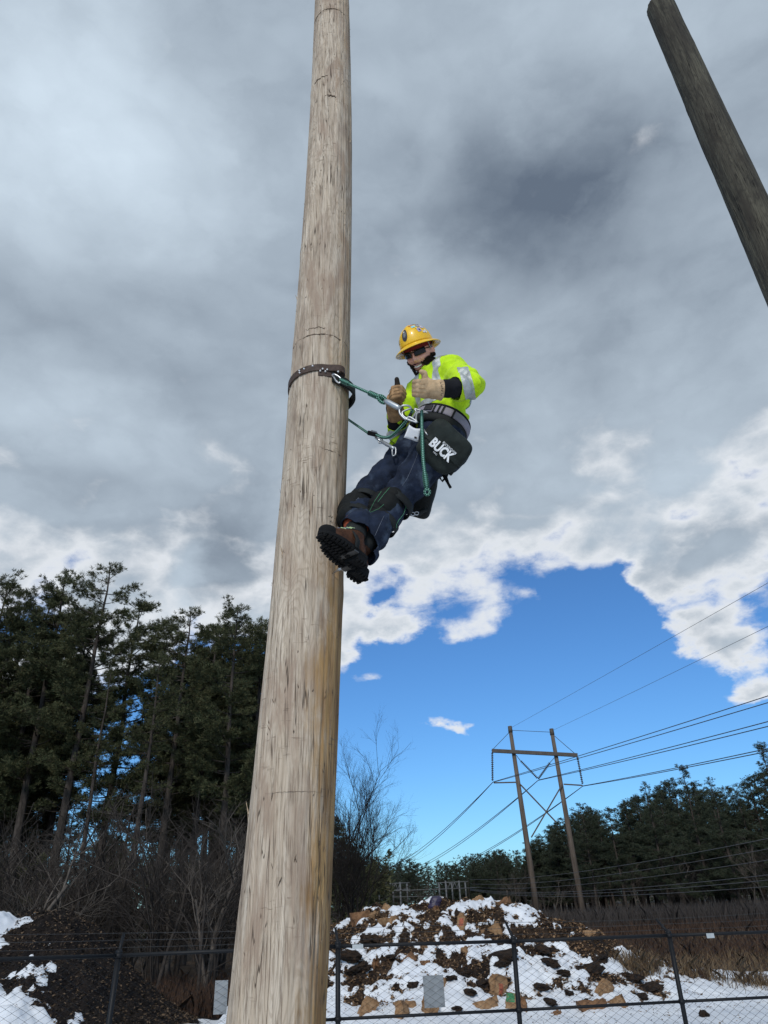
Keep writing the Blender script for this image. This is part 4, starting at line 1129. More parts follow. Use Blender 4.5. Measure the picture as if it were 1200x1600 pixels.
def folds(me, bones, amp, freq=34.0, around=9.0, seed=0, hot=None):
    """cloth folds that run across the nearest limb, deeper near the joints in hot"""
    V = co_of(me); Nn = no_of(me)
    best = np.full(len(V), 1e9); A = np.zeros_like(V); T_ = np.zeros(len(V))
    for a, b in bones:
        a, b = np3(a), np3(b); d = b - a; L = np.linalg.norm(d); u = d / L
        t = np.clip((V - a) @ u, 0, L); dist = np.linalg.norm(V - a - t[:, None] * u, axis=1)
        k = dist < best; best[k] = dist[k]; A[k] = u; T_[k] = t[k]
    along = (V * A).sum(1); cross = V - along[:, None] * A
    q = vnoise(cross[:, 0] * around, cross[:, 1] * around, cross[:, 2] * around, seed)
    ph = along * freq + 2.4 * q + 1.5 * vnoise(V[:, 0] * 6, V[:, 1] * 6, V[:, 2] * 6, seed + 5)
    w = np.sin(ph); w = np.sign(w) * np.abs(w) ** 0.8
    m = 0.35 + 0.65 * np.clip(fbm(V[:, 0] * 7, V[:, 1] * 7, V[:, 2] * 7, 2, seed + 9) + 0.4, 0, 1)
    if hot:
        for c, r in hot: m = m + 1.3 * np.exp(-(np.linalg.norm(V - np3(c), axis=1) / r) ** 2)
    h = amp * m * w + amp * 1.2 * fbm(V[:, 0] * 16, V[:, 1] * 16, V[:, 2] * 16, 3, seed + 2)
    set_co(me, V + Nn * h[:, None]); return me
def cut(me, planes):
    """drop what lies on the positive side of any plane (point, normal[, radius])"""
    bm = bmesh.new(); bm.from_mesh(me)
    for pl in planes:
        p, n_ = Vector(pl[0]), Vector(pl[1]).normalized(); rad = pl[2] if len(pl) > 2 else 1e9
        geo = [f for f in bm.faces if (f.calc_center_median() - p).length < rad]
        es = set(e for f in geo for e in f.edges); vs_ = set(v for f in geo for v in f.verts)
        bmesh.ops.bisect_plane(bm, geom=list(geo) + list(es) + list(vs_), plane_co=p, plane_no=n_, dist=1e-6)
        bmesh.ops.delete(bm, geom=[f for f in bm.faces if (f.calc_center_median() - p).length < rad and (f.calc_center_median() - p).dot(n_) > 0], context='FACES')
    bmesh.ops.delete(bm, geom=[v for v in bm.verts if not v.link_faces], context='VERTS')
    bm.to_mesh(me); bm.free(); me.update(); return me
def shell_part(src, pred, off, name, mat, parent, thick=0.0):
    """the part of a garment's surface where pred(co) holds, lifted off it by off"""
    V = co_of(src); Nn = no_of(src); keep = pred(V); mp = {}; nv = []; nf = []
    for p in src.polygons:
        ids = list(p.vertices)
        if all(keep[i] for i in ids):
            for i in ids:
                if i not in mp: mp[i] = len(nv); nv.append(V[i] + Nn[i] * off)
            nf.append([mp[i] for i in ids])
    me = bpy.data.meshes.new(name); me.from_pydata([tuple(v) for v in nv], [], nf)
    me.polygons.foreach_set("use_smooth", [True] * len(nf)); me.materials.append(mat); me.update()
    return link(name, me, parent)

# joints: seen position in the photograph and distance from the camera along the ground
J = {k: at(*v) for k, v in dict(
    pel=(683, 694, 3.08), lhip=(686, 700, 2.99), rhip=(652, 700, 3.17), lknee=(616, 786, 3.04), rknee=(567, 784, 3.10),
    lank=(557, 867, 2.93), rank=(552, 846, 2.84), waist=(690, 658, 3.08), chest=(692, 612, 3.05), neck=(674, 580, 3.03),
    lsh=(706, 584, 2.95), rsh=(655, 606, 3.13), lelb=(735, 603, 2.79), lwri=(686, 609, 2.70), relb=(624, 686, 3.24), rwri=(615, 631, 3.03)).items()}
HEADC = at(655, 552, 3.00)
def seg(a, b): return (J[a], J[b])
ft = Vector((-0.72, -0.69, 0.0)).normalized()               # where the chest faces
lt = Vector((ft.y * -1, ft.x, 0)) * -1                      # his left
lt = Vector((0, 0, 1)).cross(ft)
ut = (J['neck'] - J['pel']).normalized()
ft = (ft - ut * ft.dot(ut)).normalized(); lt = ut.cross(ft)
person = empty('person', J['lank']); tag(person, 'lineman in a neon yellow shirt leaning back on his climbing belt, both thumbs up', 'person')
def Q(o): return adopt(o, person)

# --- materials
def cloth(name, c, scale=900, rough=0.9, var=0.18, bump=0.25, big=14.0, worn=None, sheen=0.0):
    m, t, b = new_mat(name)
    co = t.node('ShaderNodeTexCoord').outputs['Object']
    n = t.noise(co, big, 5, 0.6); fine = t.noise(co, scale, 2, 0.6)
    col = t.mix(t.mr(n, 0.3, 0.7), [x * (1 - var) for x in c], [min(1, x * (1 + var)) for x in c])
    if worn: col = t.mix(t.math('MULTIPLY', t.mr(t.noise(co, worn[1], 4, 0.55), 0.5, 0.72), worn[2]), col, worn[0])
    col = t.mix(t.math('MULTIPLY', t.mr(fine, 0.35, 0.65), 0.25), col, [x * 0.7 for x in c])
    t.l.new(col, b.inputs['Base Color']); b.inputs['Roughness'].default_value = rough; b.inputs['Specular IOR Level'].default_value = 0.2
    b.inputs['Sheen Weight'].default_value = sheen
    bn = t.node('ShaderNodeBump'); bn.inputs['Strength'].default_value = bump; bn.inputs['Distance'].default_value = 0.003
    t.l.new(t.math('MULTIPLY_ADD', fine, 0.3, t.noise(co, 70, 4, 0.6)), bn.inputs['Height']); t.l.new(bn.outputs[0], b.inputs['Normal'])
    return m
M['skin'] = simple('skin', (0.78, 0.37, 0.27), 0.5, var=0.16, scale=30, bump=0.15, bscale=300)
M['lip'] = simple('lips', (0.42, 0.17, 0.14), 0.45, var=0.1)
M['teeth'] = simple('teeth', (0.85, 0.80, 0.75), 0.3, var=0.04)
M['beard'] = simple('dark_beard', (0.032, 0.019, 0.013), 0.85, var=0.5, scale=160, bump=0.9, bscale=420, spec=0.2)
M['hivis'] = cloth('neon_yellow_knit', (0.54, 0.80, 0.018), var=0.16, sheen=0.1, worn=((0.46, 0.66, 0.03), 13, 0.5), bump=0.5)
M['reflect'] = simple('silver_reflective_tape', (0.42, 0.44, 0.43), 0.42, metal=0.25, var=0.12, scale=40, bump=0.2, bscale=500)
M['black_knit'] = cloth('black_knit', (0.012, 0.012, 0.015), var=0.3)
M['denim'] = cloth('dark_blue_denim', (0.015, 0.022, 0.042), var=0.4, worn=((0.070, 0.095, 0.140), 11, 0.8), bump=0.9)
M['stitch'] = simple('thread', (0.15, 0.17, 0.21), 0.9)
M['glove'] = cloth('tan_leather', (0.52, 0.36, 0.21), scale=300, rough=0.75, var=0.22, big=30, worn=((0.30, 0.18, 0.095), 22, 0.6), bump=0.5)
M['glove_dark'] = cloth('brown_leather', (0.40, 0.235, 0.115), scale=300, rough=0.75, var=0.3, big=30, worn=((0.13, 0.07, 0.035), 22, 0.8), bump=0.5)
M['thumb'] = cloth('dark_leather_pad', (0.022, 0.015, 0.012), rough=0.7)
M['nylon'] = cloth('black_nylon', (0.018, 0.020, 0.020), scale=1400, rough=0.75, var=0.3, bump=0.3)
M['nylon_green'] = cloth('bag_nylon', (0.020, 0.025, 0.022), scale=1400, rough=0.7, var=0.35, bump=0.35)
M['pad'] = simple('black_knee_pad', (0.009, 0.010, 0.010), 0.75, spec=0.2, var=0.4, scale=30, bump=0.4, bscale=120)
M['web_grey'] = cloth('grey_webbing', (0.27, 0.25, 0.29), scale=1200, var=0.15)
M['green_thread'] = simple('green_piping', (0.09, 0.30, 0.15), 0.7)
M['lime_thread'] = simple('lime_lace', (0.45, 0.60, 0.30), 0.7)
M['rubber'] = simple('boot_rubber', (0.007, 0.007, 0.0075), 0.85, spec=0.2, var=0.4, scale=40, bump=0.4, bscale=160)
M['boot'] = cloth('brown_boot_leather', (0.070, 0.029, 0.015), rough=0.6, var=0.35, big=40, scale=260, worn=((0.13, 0.060, 0.030), 20, 0.5))
M['steel'] = simple('bright_steel', (0.52, 0.53, 0.54), 0.32, metal=0.9, var=0.1)
M['dark_steel'] = simple('worn_dark_steel', (0.10, 0.10, 0.10), 0.5, metal=0.7, var=0.3)
M['alu'] = simple('forged_aluminium', (0.46, 0.48, 0.50), 0.42, metal=0.75, var=0.1)
M['lens'] = simple('dark_lens', (0.006, 0.007, 0.010), 0.12, spec=0.35, var=0.1)
M['helmet'] = simple('yellow_helmet_shell', (0.86, 0.50, 0.010), 0.38, var=0.07, scale=20, spec=0.5, coat=0.3)
M['red_cloth'] = cloth('dark_red_cloth', (0.20, 0.022, 0.020))
M['orange_cloth'] = cloth('rust_red_lining', (0.26, 0.055, 0.025))
M['white_paper'] = simple('white_paper', (0.78, 0.78, 0.79), 0.8, var=0.05)
M['ink'] = simple('black_ink', (0.015, 0.015, 0.018), 0.7)
M['print'] = simple('white_print', (0.80, 0.80, 0.80), 0.7, var=0.08, scale=120)

# --- head, modelled upright around its own centre, then turned
vd = (EYE - HEADC).normalized()
uh = cv(-0.33, 0.94, 0.10).normalized()
uh = (uh - vd * uh.dot(vd) * 0.85).normalized()
side0 = uh.cross(vd).normalized()                             # points to the right in the picture when facing us
fh = (vd * math.cos(R(20)) - side0 * math.sin(R(20)))
fh = (fh - uh * fh.dot(uh)).normalized()
lh = uh.cross(fh)                                            # his left
def HP(x, y, z): return HEADC + lh * x + fh * y + uh * z       # x his left, y forward, z up
HS = 1.0
def head_surface():
    n, k = 60, 80; V = []; F_ = []
    for i in range(n + 1):
        th = math.pi * i / n
        for j in range(k):
            ph = 2 * math.pi * j / k
            x, y, z = math.sin(th) * math.sin(ph), math.sin(th) * math.cos(ph), math.cos(th)
            X, Y_, Z = 0.074 * x, 0.094 * y, 0.118 * z
            if Z < 0:                                          # the jaw narrows
                t = min(1, -Z / 0.118); X *= 1 - 0.26 * t ** 1.6; Y_ = Y_ * (1 - (0.30 if y < 0 else 0.02) * t) + 0.010 * t
            if y > 0: X *= 1.0; Y_ *= 0.97
            p = np.array([X, Y_, Z])
            def g(cx, cz, sx, sz): return math.exp(-((X - cx) / sx) ** 2 - ((Z - cz) / sz) ** 2) * (1 if y > 0 else 0)
            d = 0
            d += 0.0235 * g(0, -0.030, 0.0115, 0.014) + 0.014 * g(0, -0.008, 0.008, 0.022)        # nose
            d += 0.004 * g(0.012, -0.034, 0.006, 0.006) + 0.004 * g(-0.012, -0.034, 0.006, 0.006)
            d += 0.007 * g(0, 0.022, 0.045, 0.011)                                                   # brow
            d -= 0.010 * (g(0.031, 0.003, 0.016, 0.011) + g(-0.031, 0.003, 0.016, 0.011))             # sockets
            d += 0.0035 * (g(0.031, 0.003, 0.011, 0.009) + g(-0.031, 0.003, 0.011, 0.009))             # lids
            d += 0.009 * (g(0.044, -0.030, 0.018, 0.016) + g(-0.044, -0.030, 0.018, 0.016))           # smiling cheeks
            d += 0.009 * g(0, -0.098, 0.020, 0.016)                                                  # chin
            d -= 0.006 * g(0, -0.066, 0.024, 0.0065)                                                 # mouth opening
            d += 0.0035 * g(0, -0.058, 0.028, 0.005) + 0.0045 * g(0, -0.078, 0.023, 0.006)
            V.append(np3(HP(X, Y_ + d, Z)))
    for i in range(n):
        for j in range(k):
            j2 = (j + 1) % k; F_.append((i * k + j, (i + 1) * k + j, (i + 1) * k + j2, i * k + j2))
    return V, F_
hands = {}
def hand(P, wr, xd, zd, sgn, rg=0.0, thumb_out=None):
    """a fist with the thumb standing up. xd: wrist to knuckles, zd: thumb side; sgn: +1 puts the back of the hand at z x x"""
    x = Vector(xd).normalized(); z = (Vector(zd) - x * Vector(zd).dot(x)).normalized(); y = z.cross(x) * sgn     # y: back of the hand
    def h(a, b, c): return wr + x * a + y * b + z * c
    P.ell(h(0.052, 0.002, 0.0), (x * 0.052, y * (0.024 + rg), z * (0.043 + rg)), 0.85)
    P.cap(h(-0.02, 0, 0), 0.029 + rg, h(0.03, 0, 0), 0.033 + rg)
    zs_ = [0.031, 0.0105, -0.0105, -0.0305]; ln = [1.0, 1.06, 1.0, 0.85]
    for zz, l_ in zip(zs_, ln):
        r_ = 0.0098 * (1.0 if l_ > .9 else .9) + rg * 0.8
        k0 = h(0.090 - 0.004 * abs(zz) / 0.03, 0.008, zz); k1 = h(0.098, -0.030 * l_, zz * 0.97); k2 = h(0.066, -0.048 * l_, zz * 0.95); k3 = h(0.050, -0.030, zz * 0.93)
        P.chain([h(0.05, 0.006, zz * 0.85), k0, k1, k2, k3], [r_ * 1.05, r_ * 1.08, r_, r_ * 0.95, r_ * 0.85])
    to = thumb_out or (0.030, -0.014, 0.080)
    t0, t1, t2, t3 = h(0.018, -0.008, 0.024), h(0.048, -0.018, 0.046), h(0.044 + to[0] * .3, -0.018, 0.074), h(0.040 + to[0], to[1], to[2])
    P.chain([t0, t1, t2, t3], [0.017 + rg, 0.0140 + rg * .9, 0.0115 + rg * .8, 0.0090 + rg * .7])
    return dict(x=x, y=y, z=z, h=h, tip=t3, t2=t2, t1=t1)
xl = cv(-0.93, 0.02, 0.22); zl = cv(0.06, 1.0, 0.12)            # his left fist, seen from the back
xr = cv(0.06, 0.42, 0.90); zr = cv(-0.02, 0.90, -0.42)         # his right fist, coming towards us
def body_prims():
    P = Prims()
    hv, hf = head_surface(); P.raw(hv, hf)
    for s in (1, -1):                                            # ears
        P.ell(HP(0.076 * s, -0.012, -0.008), (fh * 0.017 - lh * 0.006 * s, lh * 0.009, uh * 0.030 - fh * 0.005))
        P.ell(HP(0.079 * s, -0.004, -0.030), (fh * 0.009, lh * 0.007, uh * 0.010))
    P.chain([HP(0, -0.030, -0.055), J['neck'] - ft * 0.01, J['neck'] * 0.6 + J['chest'] * 0.4], [0.056, 0.060, 0.075])
    P.ell(J['chest'], (lt * 0.165, ft * 0.108, ut * 0.19)); P.ell(J['waist'], (lt * 0.122, ft * 0.088, ut * 0.15)); P.ell(J['pel'], (lt * 0.155, ft * 0.11, ut * 0.12))
    for s in 'lr':
        P.cap(J['chest'] + ut * 0.10, 0.07, J[s + 'sh'], 0.058)
        P.chain([J[s + 'sh'], J[s + 'elb'], J[s + 'wri']], [0.050, 0.038, 0.029])
        P.chain([J[s + 'hip'], J[s + 'knee'], J[s + 'knee'].lerp(J[s + 'ank'], 0.3), J[s + 'ank']], [0.085, 0.058, 0.055, 0.038])
    hands['l'] = hand(P, J['lwri'] + xl * 0.02, xl, zl, 1); hands['r'] = hand(P, J['rwri'] + xr * 0.015, xr, zr, -1, 0.0, (0.026, -0.014, 0.098))
    for s, fd in (('l', cv(-0.66, 0.55, 0.50)), ('r', cv(-0.66, 0.50, 0.56))):
        P.chain([J[s + 'ank'], J[s + 'ank'] + fd * 0.05 - UPV * 0.008, J[s + 'ank'] + fd * 0.10 - UPV * 0.012], [0.032, 0.024, 0.018])
    return P
me = body_prims().skin('person_body', 0.0048, 3)
me.materials.append(M['skin']); Q(link('person_body', me))

# lips, teeth, beard, hair
m = MB()
for zz, r_, yy, wdt in ((-0.0565, 0.0042, 0.094, 0.027), (-0.0775, 0.0050, 0.0925, 0.022)):
    pts = [HP(wdt * t, yy - 0.020 * t * t + 0.003, zz + 0.006 * t * t) for t in np.linspace(-1, 1, 13)]
    m.tube(pts, [r_ * (0.35 + 0.65 * (1 - t * t)) for t in np.linspace(-1, 1, 13)], 8)
Q(m.build('lips', M['lip']))
m = MB()
for k in range(-3, 4):
    t = k / 3.6; c = HP(0.022 * t, 0.0915 - 0.016 * t * t, -0.0645 + 0.004 * t * t)
    m.box(c, (lh * 0.0029, fh * 0.003, uh * (0.0055 - 0.001 * abs(t))))
Q(m.build('teeth', M['teeth'], None, smooth=False))
body_me = me
def head_local(V):
    d = V - np3(HEADC); return d @ np3(lh), d @ np3(fh), d @ np3(uh)
def beard_pred(V):
    x, y, z = head_local(V); ax = np.abs(x)
    jaw = (z < -0.026 - 0.022 * np.clip((0.058 - ax) / 0.03, 0, 1)) & (y > -0.018)
    tache = (ax < 0.036) & (z < -0.0435 - 0.2 * ax * 0) & (z > -0.0545) & (y > 0.06)
    mouth = (((x) / 0.029) ** 2 + ((z + 0.067) / 0.0135) ** 2 < 1) & (y > 0.05)
    side = (ax > 0.056) & (z < -0.016) & (y > -0.004) & (y < 0.030)
    inhead = (x / 0.086) ** 2 + (y / 0.125) ** 2 + (z / 0.134) ** 2 < 1.12
    return (jaw | tache | side) & ~mouth & inhead
b_ = shell_part(body_me, beard_pred, 0.004, 'beard', M['beard'], None)
V = co_of(b_.data); x_, y_, z_ = head_local(V); Nn = no_of(b_.data)
lift = 0.012 * np.clip((-0.070 - z_) / 0.03, 0, 1) + 0.005 * np.clip((-0.045 - z_) / 0.02, 0, 1) + 0.0035 * vnoise(V[:, 0] * 160, V[:, 1] * 160, V[:, 2] * 160)
set_co(b_.data, V + Nn * lift[:, None] - np3(uh) * (0.014 * np.clip((-0.080 - z_) / 0.03, 0, 1))[:, None]); Q(b_)
# loose hair strands along the beard's edge
Vb = co_of(b_.data); Nb = no_of(b_.data); rs = np.random.default_rng(4); ii = rs.integers(0, len(Vb), 2200)
d_ = Nb[ii] * 0.6 - np3(uh) * 0.8 + rs.normal(0, 0.35, (2200, 3)); d_ /= np.linalg.norm(d_, axis=1)[:, None]
sd_ = np.cross(d_, rs.normal(0, 1, (2200, 3))); sd_ /= np.linalg.norm(sd_, axis=1)[:, None]; L_ = rs.uniform(0.003, 0.009, (2200, 1))
p_ = Vb[ii] - Nb[ii] * 0.002
VV = np.stack([p_ - sd_ * 0.0009, p_ + sd_ * 0.0009, p_ + d_ * L_], 1).reshape(-1, 3)
mm = fast_mesh('beard_strands', VV, np.arange(6600).reshape(-1, 3)); mm.materials.append(M['beard']); oo = link('beard_strands', mm); oo['kind'] = 'stuff'; adopt(oo, b_)
hair = shell_part(body_me, lambda V: (lambda x, y, z: (z > 0.0) & (y < 0.04 - 0.35 * np.abs(0)) & (z < 0.13) & ((y < -0.045) | (z > 0.05)) & (np.sqrt(x * x + y * y) < 0.13))(*head_local(V)), 0.004, 'hair', M['beard'], None)
Q(hair)
# sunglasses: two wrapped lenses, bridge, arms
m = MB()
def lens_grid(s):
    V = []; nu, nv = 11, 7
    for i in range(nu):
        for j in range(nv):
            u = i / (nu - 1); v = j / (nv - 1) * 2 - 1
            a = R(7 + 47 * u) * s; hgt = 0.0175 * (1 - 0.18 * u) * (1 - 0.25 * (1 - u) ** 3)
            rad_x, rad_y = 0.079, 0.107
            x = math.sin(a) * rad_x * 1.0; y = math.cos(a) * rad_y - 0.002 * v * v
            V.append(np3(HP(x, y, 0.004 + v * hgt - 0.003 * v * v * 0 + (0.003 * u))))
    F_ = [(i * nv + j, (i + 1) * nv + j, (i + 1) * nv + j + 1, i * nv + j + 1) for i in range(nu - 1) for j in range(nv - 1)]
    return V, F_
gl = empty('sunglasses', HP(0, 0.1, 0.004))
for s in (1, -1):
    V, F_ = lens_grid(s); mm = MB(); mm.add(V, F_); oo = mm.build('lens', M['lens']); md = oo.modifiers.new('t', 'SOLIDIFY'); md.thickness = 0.002; adopt(oo, gl)
mm = MB()
for s in (1, -1):
    mm.tube([HP(math.sin(R(a)) * 0.080 * s, math.cos(R(a)) * 0.108, 0.0215 + 0.00003 * a) for a in (3, 15, 28, 40, 54)], 0.0024, 6)
mm.tube([HP(-0.012, 0.107, 0.012), HP(0, 0.110, 0.014), HP(0.012, 0.107, 0.012)], 0.003, 6); adopt(mm.build('brow_bar', M['pad']), gl)
for s in (1, -1):
    mm = MB(); mm.tube([HP(0.066 * s, 0.064, 0.014), HP(0.076 * s, 0.03, 0.013), HP(0.0795 * s, -0.015, 0.011), HP(0.078 * s, -0.04, -0.005)], 0.0028, 6); adopt(mm.build('temple_arm', M['pad']), gl)
Q(gl)
# --- hard hat: shell, rolled full brim, rib, badge, stickers; red sweatband below
tilt = R(12)
uhh = (uh * math.cos(tilt) - fh * math.sin(tilt) - lh * 0.10).normalized(); fhh = (fh - uhh * fh.dot(uhh)).normalized()
HC = HP(0, -0.006, 0.037)
lhh = uhh.cross(fhh)
def HH(x, y, z): return HC + lhh * x + fhh * y + uhh * z
def dome(a, e, off=0.0):
    """a: degrees from the front towards his left; e: degrees up from the rim"""
    ca, sa = math.cos(R(a)), math.sin(R(a)); ce, se = math.cos(R(e)), math.sin(R(e))
    ce = ce ** 0.80
    rx, ry, rz = 0.093 + off, 0.110 + off, 0.116 + off
    ridge = 0.006 * math.exp(-((sa * ce) / 0.16) ** 2) * se ** 0.5
    return HH(rx * sa * ce, ry * ca * ce, (rz + ridge) * se + 0.004)
hat = empty('hard_hat', HC)
m = MB(); V = []; F_ = []; na, ne = 64, 22
for i in range(ne + 1):
    for j in range(na): V.append(np3(dome(360 * j / na, 90 * i / ne)))
for i in range(ne):
    for j in range(na): j2 = (j + 1) % na; F_.append((i * na + j, i * na + j2, (i + 1) * na + j2, (i + 1) * na + j))
m.add(V, F_); o = m.build('shell', M['helmet']); md = o.modifiers.new('t', 'SOLIDIFY'); md.thickness = 0.003; adopt(o, hat)
m = MB(); V = []; F_ = []
prof = [(0.0, 0.004), (0.010, 0.0005), (0.022, -0.004), (0.034, -0.010), (0.041, -0.015), (0.043, -0.018), (0.040, -0.020), (0.030, -0.0155), (0.018, -0.0085), (0.002, -0.003)]
for j in range(na):
    a = 360 * j / na; sa, ca = math.sin(R(a)), math.cos(R(a))
    for q, (o_, z) in enumerate(prof):
        e_ = 0.86 * o_ * (1.0 + 0.12 * max(0, ca))
        V.append(np3(HH((0.093 + e_) * sa, (0.110 + e_) * ca, z - 0.006 * ca * (o_ / 0.04))))
npf = len(prof)
for j in range(na):
    j2 = (j + 1) % na
    for q in range(npf):
        q2 = (q + 1) % npf; F_.append((j * npf + q, j * npf + q2, j2 * npf + q2, j2 * npf + q))
m.add(V, F_); adopt(m.build('brim', M['helmet']), hat)
def sticker(a, e, wa, he, color, name='sticker', rot=0.0, round_=False, off=0.0022):
    mt_ = simple('sticker_print', color, 0.45, var=0.45, scale=170)
    m = MB(); V = []; F_ = []; n = 9; k = 20
    V.append(np3(dome(a, e, off)))
    for r_ in (0.35, 0.7, 1.0):
        for j in range(k):
            t = 2 * math.pi * j / k; c, s_ = math.cos(t), math.sin(t)
            if not round_: q = 1 / max(abs(c), abs(s_)); c, s_ = c * q * 0.92, s_ * q * 0.92
            c2 = c * math.cos(rot) - s_ * math.sin(rot); s2 = c * math.sin(rot) + s_ * math.cos(rot)
            V.append(np3(dome(a + c2 * wa * r_ / max(0.25, math.cos(R(e))), e + s2 * he * r_, off)))
    for j in range(k): F_.append((0, 1 + j, 1 + (j + 1) % k))
    for q in range(2):
        for j in range(k): j2 = (j + 1) % k; F_.append((1 + q * k + j, 1 + (q + 1) * k + j, 1 + (q + 1) * k + j2, 1 + q * k + j2))
    m.add(V, F_); o = m.build(name, mt_); adopt(o, hat); return o
sticker(-8, 30, 10.5, 19, (0.040, 0.034, 0.042), 'badge', 0, True)
sticker(-7, 31, 5.5, 10.5, (0.16, 0.17, 0.18), 'badge_emblem', 0, True, 0.0030)
sticker(-9, 39, 2.2, 2.8, (0.62, 0.62, 0.60), 'badge_emblem', 0.4, True, 0.0036)
for a, e, wa, he, c, rt in [(36, 50, 6.5, 5.5, (0.30, 0.62, 0.70), 0.1), (26, 60, 7, 3.0, (0.62, 0.20, 0.08), 0.1), (60, 52, 7, 8, (0.30, 0.30, 0.34), 0.5), (72, 42, 6, 7, (0.52, 0.50, 0.60), -0.3),
                            (52, 32, 7, 8, (0.36, 0.33, 0.50), 0.2), (53, 31, 3.2, 3.6, (0.05, 0.04, 0.09), 0.2), (76, 24, 5, 5.5, (0.70, 0.68, 0.62), 0.5), (46, 42, 4, 5, (0.70, 0.55, 0.10), 0.7),
                            (88, 70, 6, 6, (0.40, 0.36, 0.46), 0.2), (70, 78, 5, 5, (0.12, 0.16, 0.16), 0.0), (66, 22, 4.5, 3.5, (0.66, 0.66, 0.68), -0.2), (-20, 66, 3, 2, (0.16, 0.10, 0.06), 0.2), (95, 48, 6, 6, (0.60, 0.58, 0.60), 0.1),
                            (-52, 22, 3, 9, (0.10, 0.08, 0.07), 0.0), (48, 80, 5, 4, (0.34, 0.40, 0.42), 0.9)]:
    sticker(a, e, wa, he, c, 'sticker', rt)
m = MB(); V = []; F_ = []
for j in range(48):
    a = 2 * math.pi * j / 48
    for z, o_ in ((-0.016, 0.0), (0.010, 0.003)): V.append(np3(HP((0.0775 + o_) * math.sin(a), (0.100 + o_) * math.cos(a) - 0.002, 0.040 + z)))
for j in range(48): j2 = (j + 1) % 48; F_.append((2 * j, 2 * j2, 2 * j2 + 1, 2 * j + 1))
m.add(V, F_); adopt(m.build('sweatband', M['red_cloth']), hat)
# hanging suspension strap by the ear
m = MB(); m.tube([HH(0.080, 0.035, 0.0), HP(0.080, 0.018, 0.006), HH(0.082, -0.03, 0.0)], 0.004, 6); adopt(m.build('inner_strap', M['web_grey']), hat)
Q(hat)

# --- shirt
def shirt_prims():
    P = Prims()
    P.ell(J['chest'] + ut * 0.01, (lt * 0.188, ft * 0.128, ut * 0.185), 0.9); P.ell(J['waist'] - ut * 0.01, (lt * 0.150, ft * 0.120, ut * 0.16), 0.9)
    P.cap(J['neck'] - ut * 0.05 - ft * 0.01, 0.082, J['neck'] - ut * 0.005 + fh * 0.0, 0.070)
    for s in 'lr': P.cap(J['neck'] - ut * 0.065, 0.078, J[s + 'sh'], 0.074)
    P.chain([J['lsh'], J['lsh'].lerp(J['lelb'], 0.5), J['lelb'], J['lelb'].lerp(J['lwri'], 0.55)], [0.078, 0.074, 0.066, 0.061])
    P.chain([J['rsh'], J['rsh'].lerp(J['relb'], 0.5), J['relb'], J['relb'].lerp(J['rwri'], 0.60)], [0.076, 0.072, 0.062, 0.057])
    return P
me = shirt_prims().skin('shirt', 0.0062, 5)
folds(me, [seg('waist', 'chest'), seg('lsh', 'lelb'), seg('lelb', 'lwri'), seg('rsh', 'relb'), seg('relb', 'rwri')], 0.0068, 74, 13, 4,
      [(J['lelb'], 0.09), (J['relb'], 0.09), (J['lsh'] - ut * 0.05, 0.09), (J['waist'], 0.11)])
dl = (J['lwri'] - J['lelb']).normalized(); dr = (J['rwri'] - J['relb']).normalized()
cut(me, [(HP(0, -0.025, -0.118), HP(0, -0.02, 0) - J['neck'] + ft * 0.02, 0.13), (J['lelb'].lerp(J['lwri'], 0.50), dl, 0.13), (J['relb'].lerp(J['rwri'], 0.40), dr, 0.072)])
me.materials.append(M['hivis']); shirt = Q(link('shirt', me))
md = shirt.modifiers.new('t', 'SOLIDIFY'); md.thickness = 0.0025; md.offset = -1
def between(V, a, b, t0, t1, rad):
    a, b = np3(a), np3(b); d = b - a; L = np.linalg.norm(d); u = d / L; t = (V - a) @ u; dist = np.linalg.norm(V - a - t[:, None] * u, axis=1)
    return (t > t0 * L) & (t < t1 * L) & (dist < rad)
def slab(name, c, n_, hw, pred):
    bm = bmesh.new(); bm.from_mesh(me); n_ = Vector(n_).normalized(); c = Vector(c)
    far = [f for f in bm.faces if abs((f.calc_center_median() - c).dot(n_)) > hw + 0.03]
    bmesh.ops.delete(bm, geom=far, context='FACES')
    for s_ in (-1, 1):
        bmesh.ops.bisect_plane(bm, geom=bm.verts[:] + bm.edges[:] + bm.faces[:], plane_co=c + n_ * hw * s_, plane_no=n_ * s_, clear_outer=True, dist=1e-6)
    bm.faces.ensure_lookup_table()
    cen = np.array([tuple(f.calc_center_median()) for f in bm.faces]); keep = pred(cen)
    bmesh.ops.delete(bm, geom=[f for f, k in zip(bm.faces[:], keep) if not k], context='FACES')
    bmesh.ops.delete(bm, geom=[v for v in bm.verts if not v.link_faces], context='VERTS'); bm.normal_update()
    for v in bm.verts: v.co += v.normal * 0.0022
    m2 = bpy.data.meshes.new(name); bm.to_mesh(m2); bm.free(); m2.materials.append(M['reflect']); m2.polygons.foreach_set("use_smooth", [True] * len(m2.polygons))
    return adopt(link(name, m2), shirt)
arm_l = lambda V: between(V, J['lsh'], J['lelb'], 0.70, 0.98, 0.125) & ((V - np3(J['chest'])) @ np3(lt) > 0.185)
ax_l = np3(cv(0.95, 0.22, 0.1).normalized()); c_l = np3(J['lelb']) - ax_l * 0.015
slab('reflective_band', c_l, ax_l, 0.027, lambda V: (np.linalg.norm(V - c_l, axis=1) < 0.15) & ((V - np3(J['chest'])) @ np3(lt) > 0.16))
ax_r = np3(cv(-0.465, 0.887, 0.0)); c_r = np3(at(622, 672, 3.12))
slab('reflective_band', c_r, ax_r, 0.022, lambda V: (np.linalg.norm(V - np3(J['relb'].lerp(J['rwri'], 0.25)), axis=1) < 0.16) & ((V - np3(J['chest'])) @ np3(lt) < -0.12))
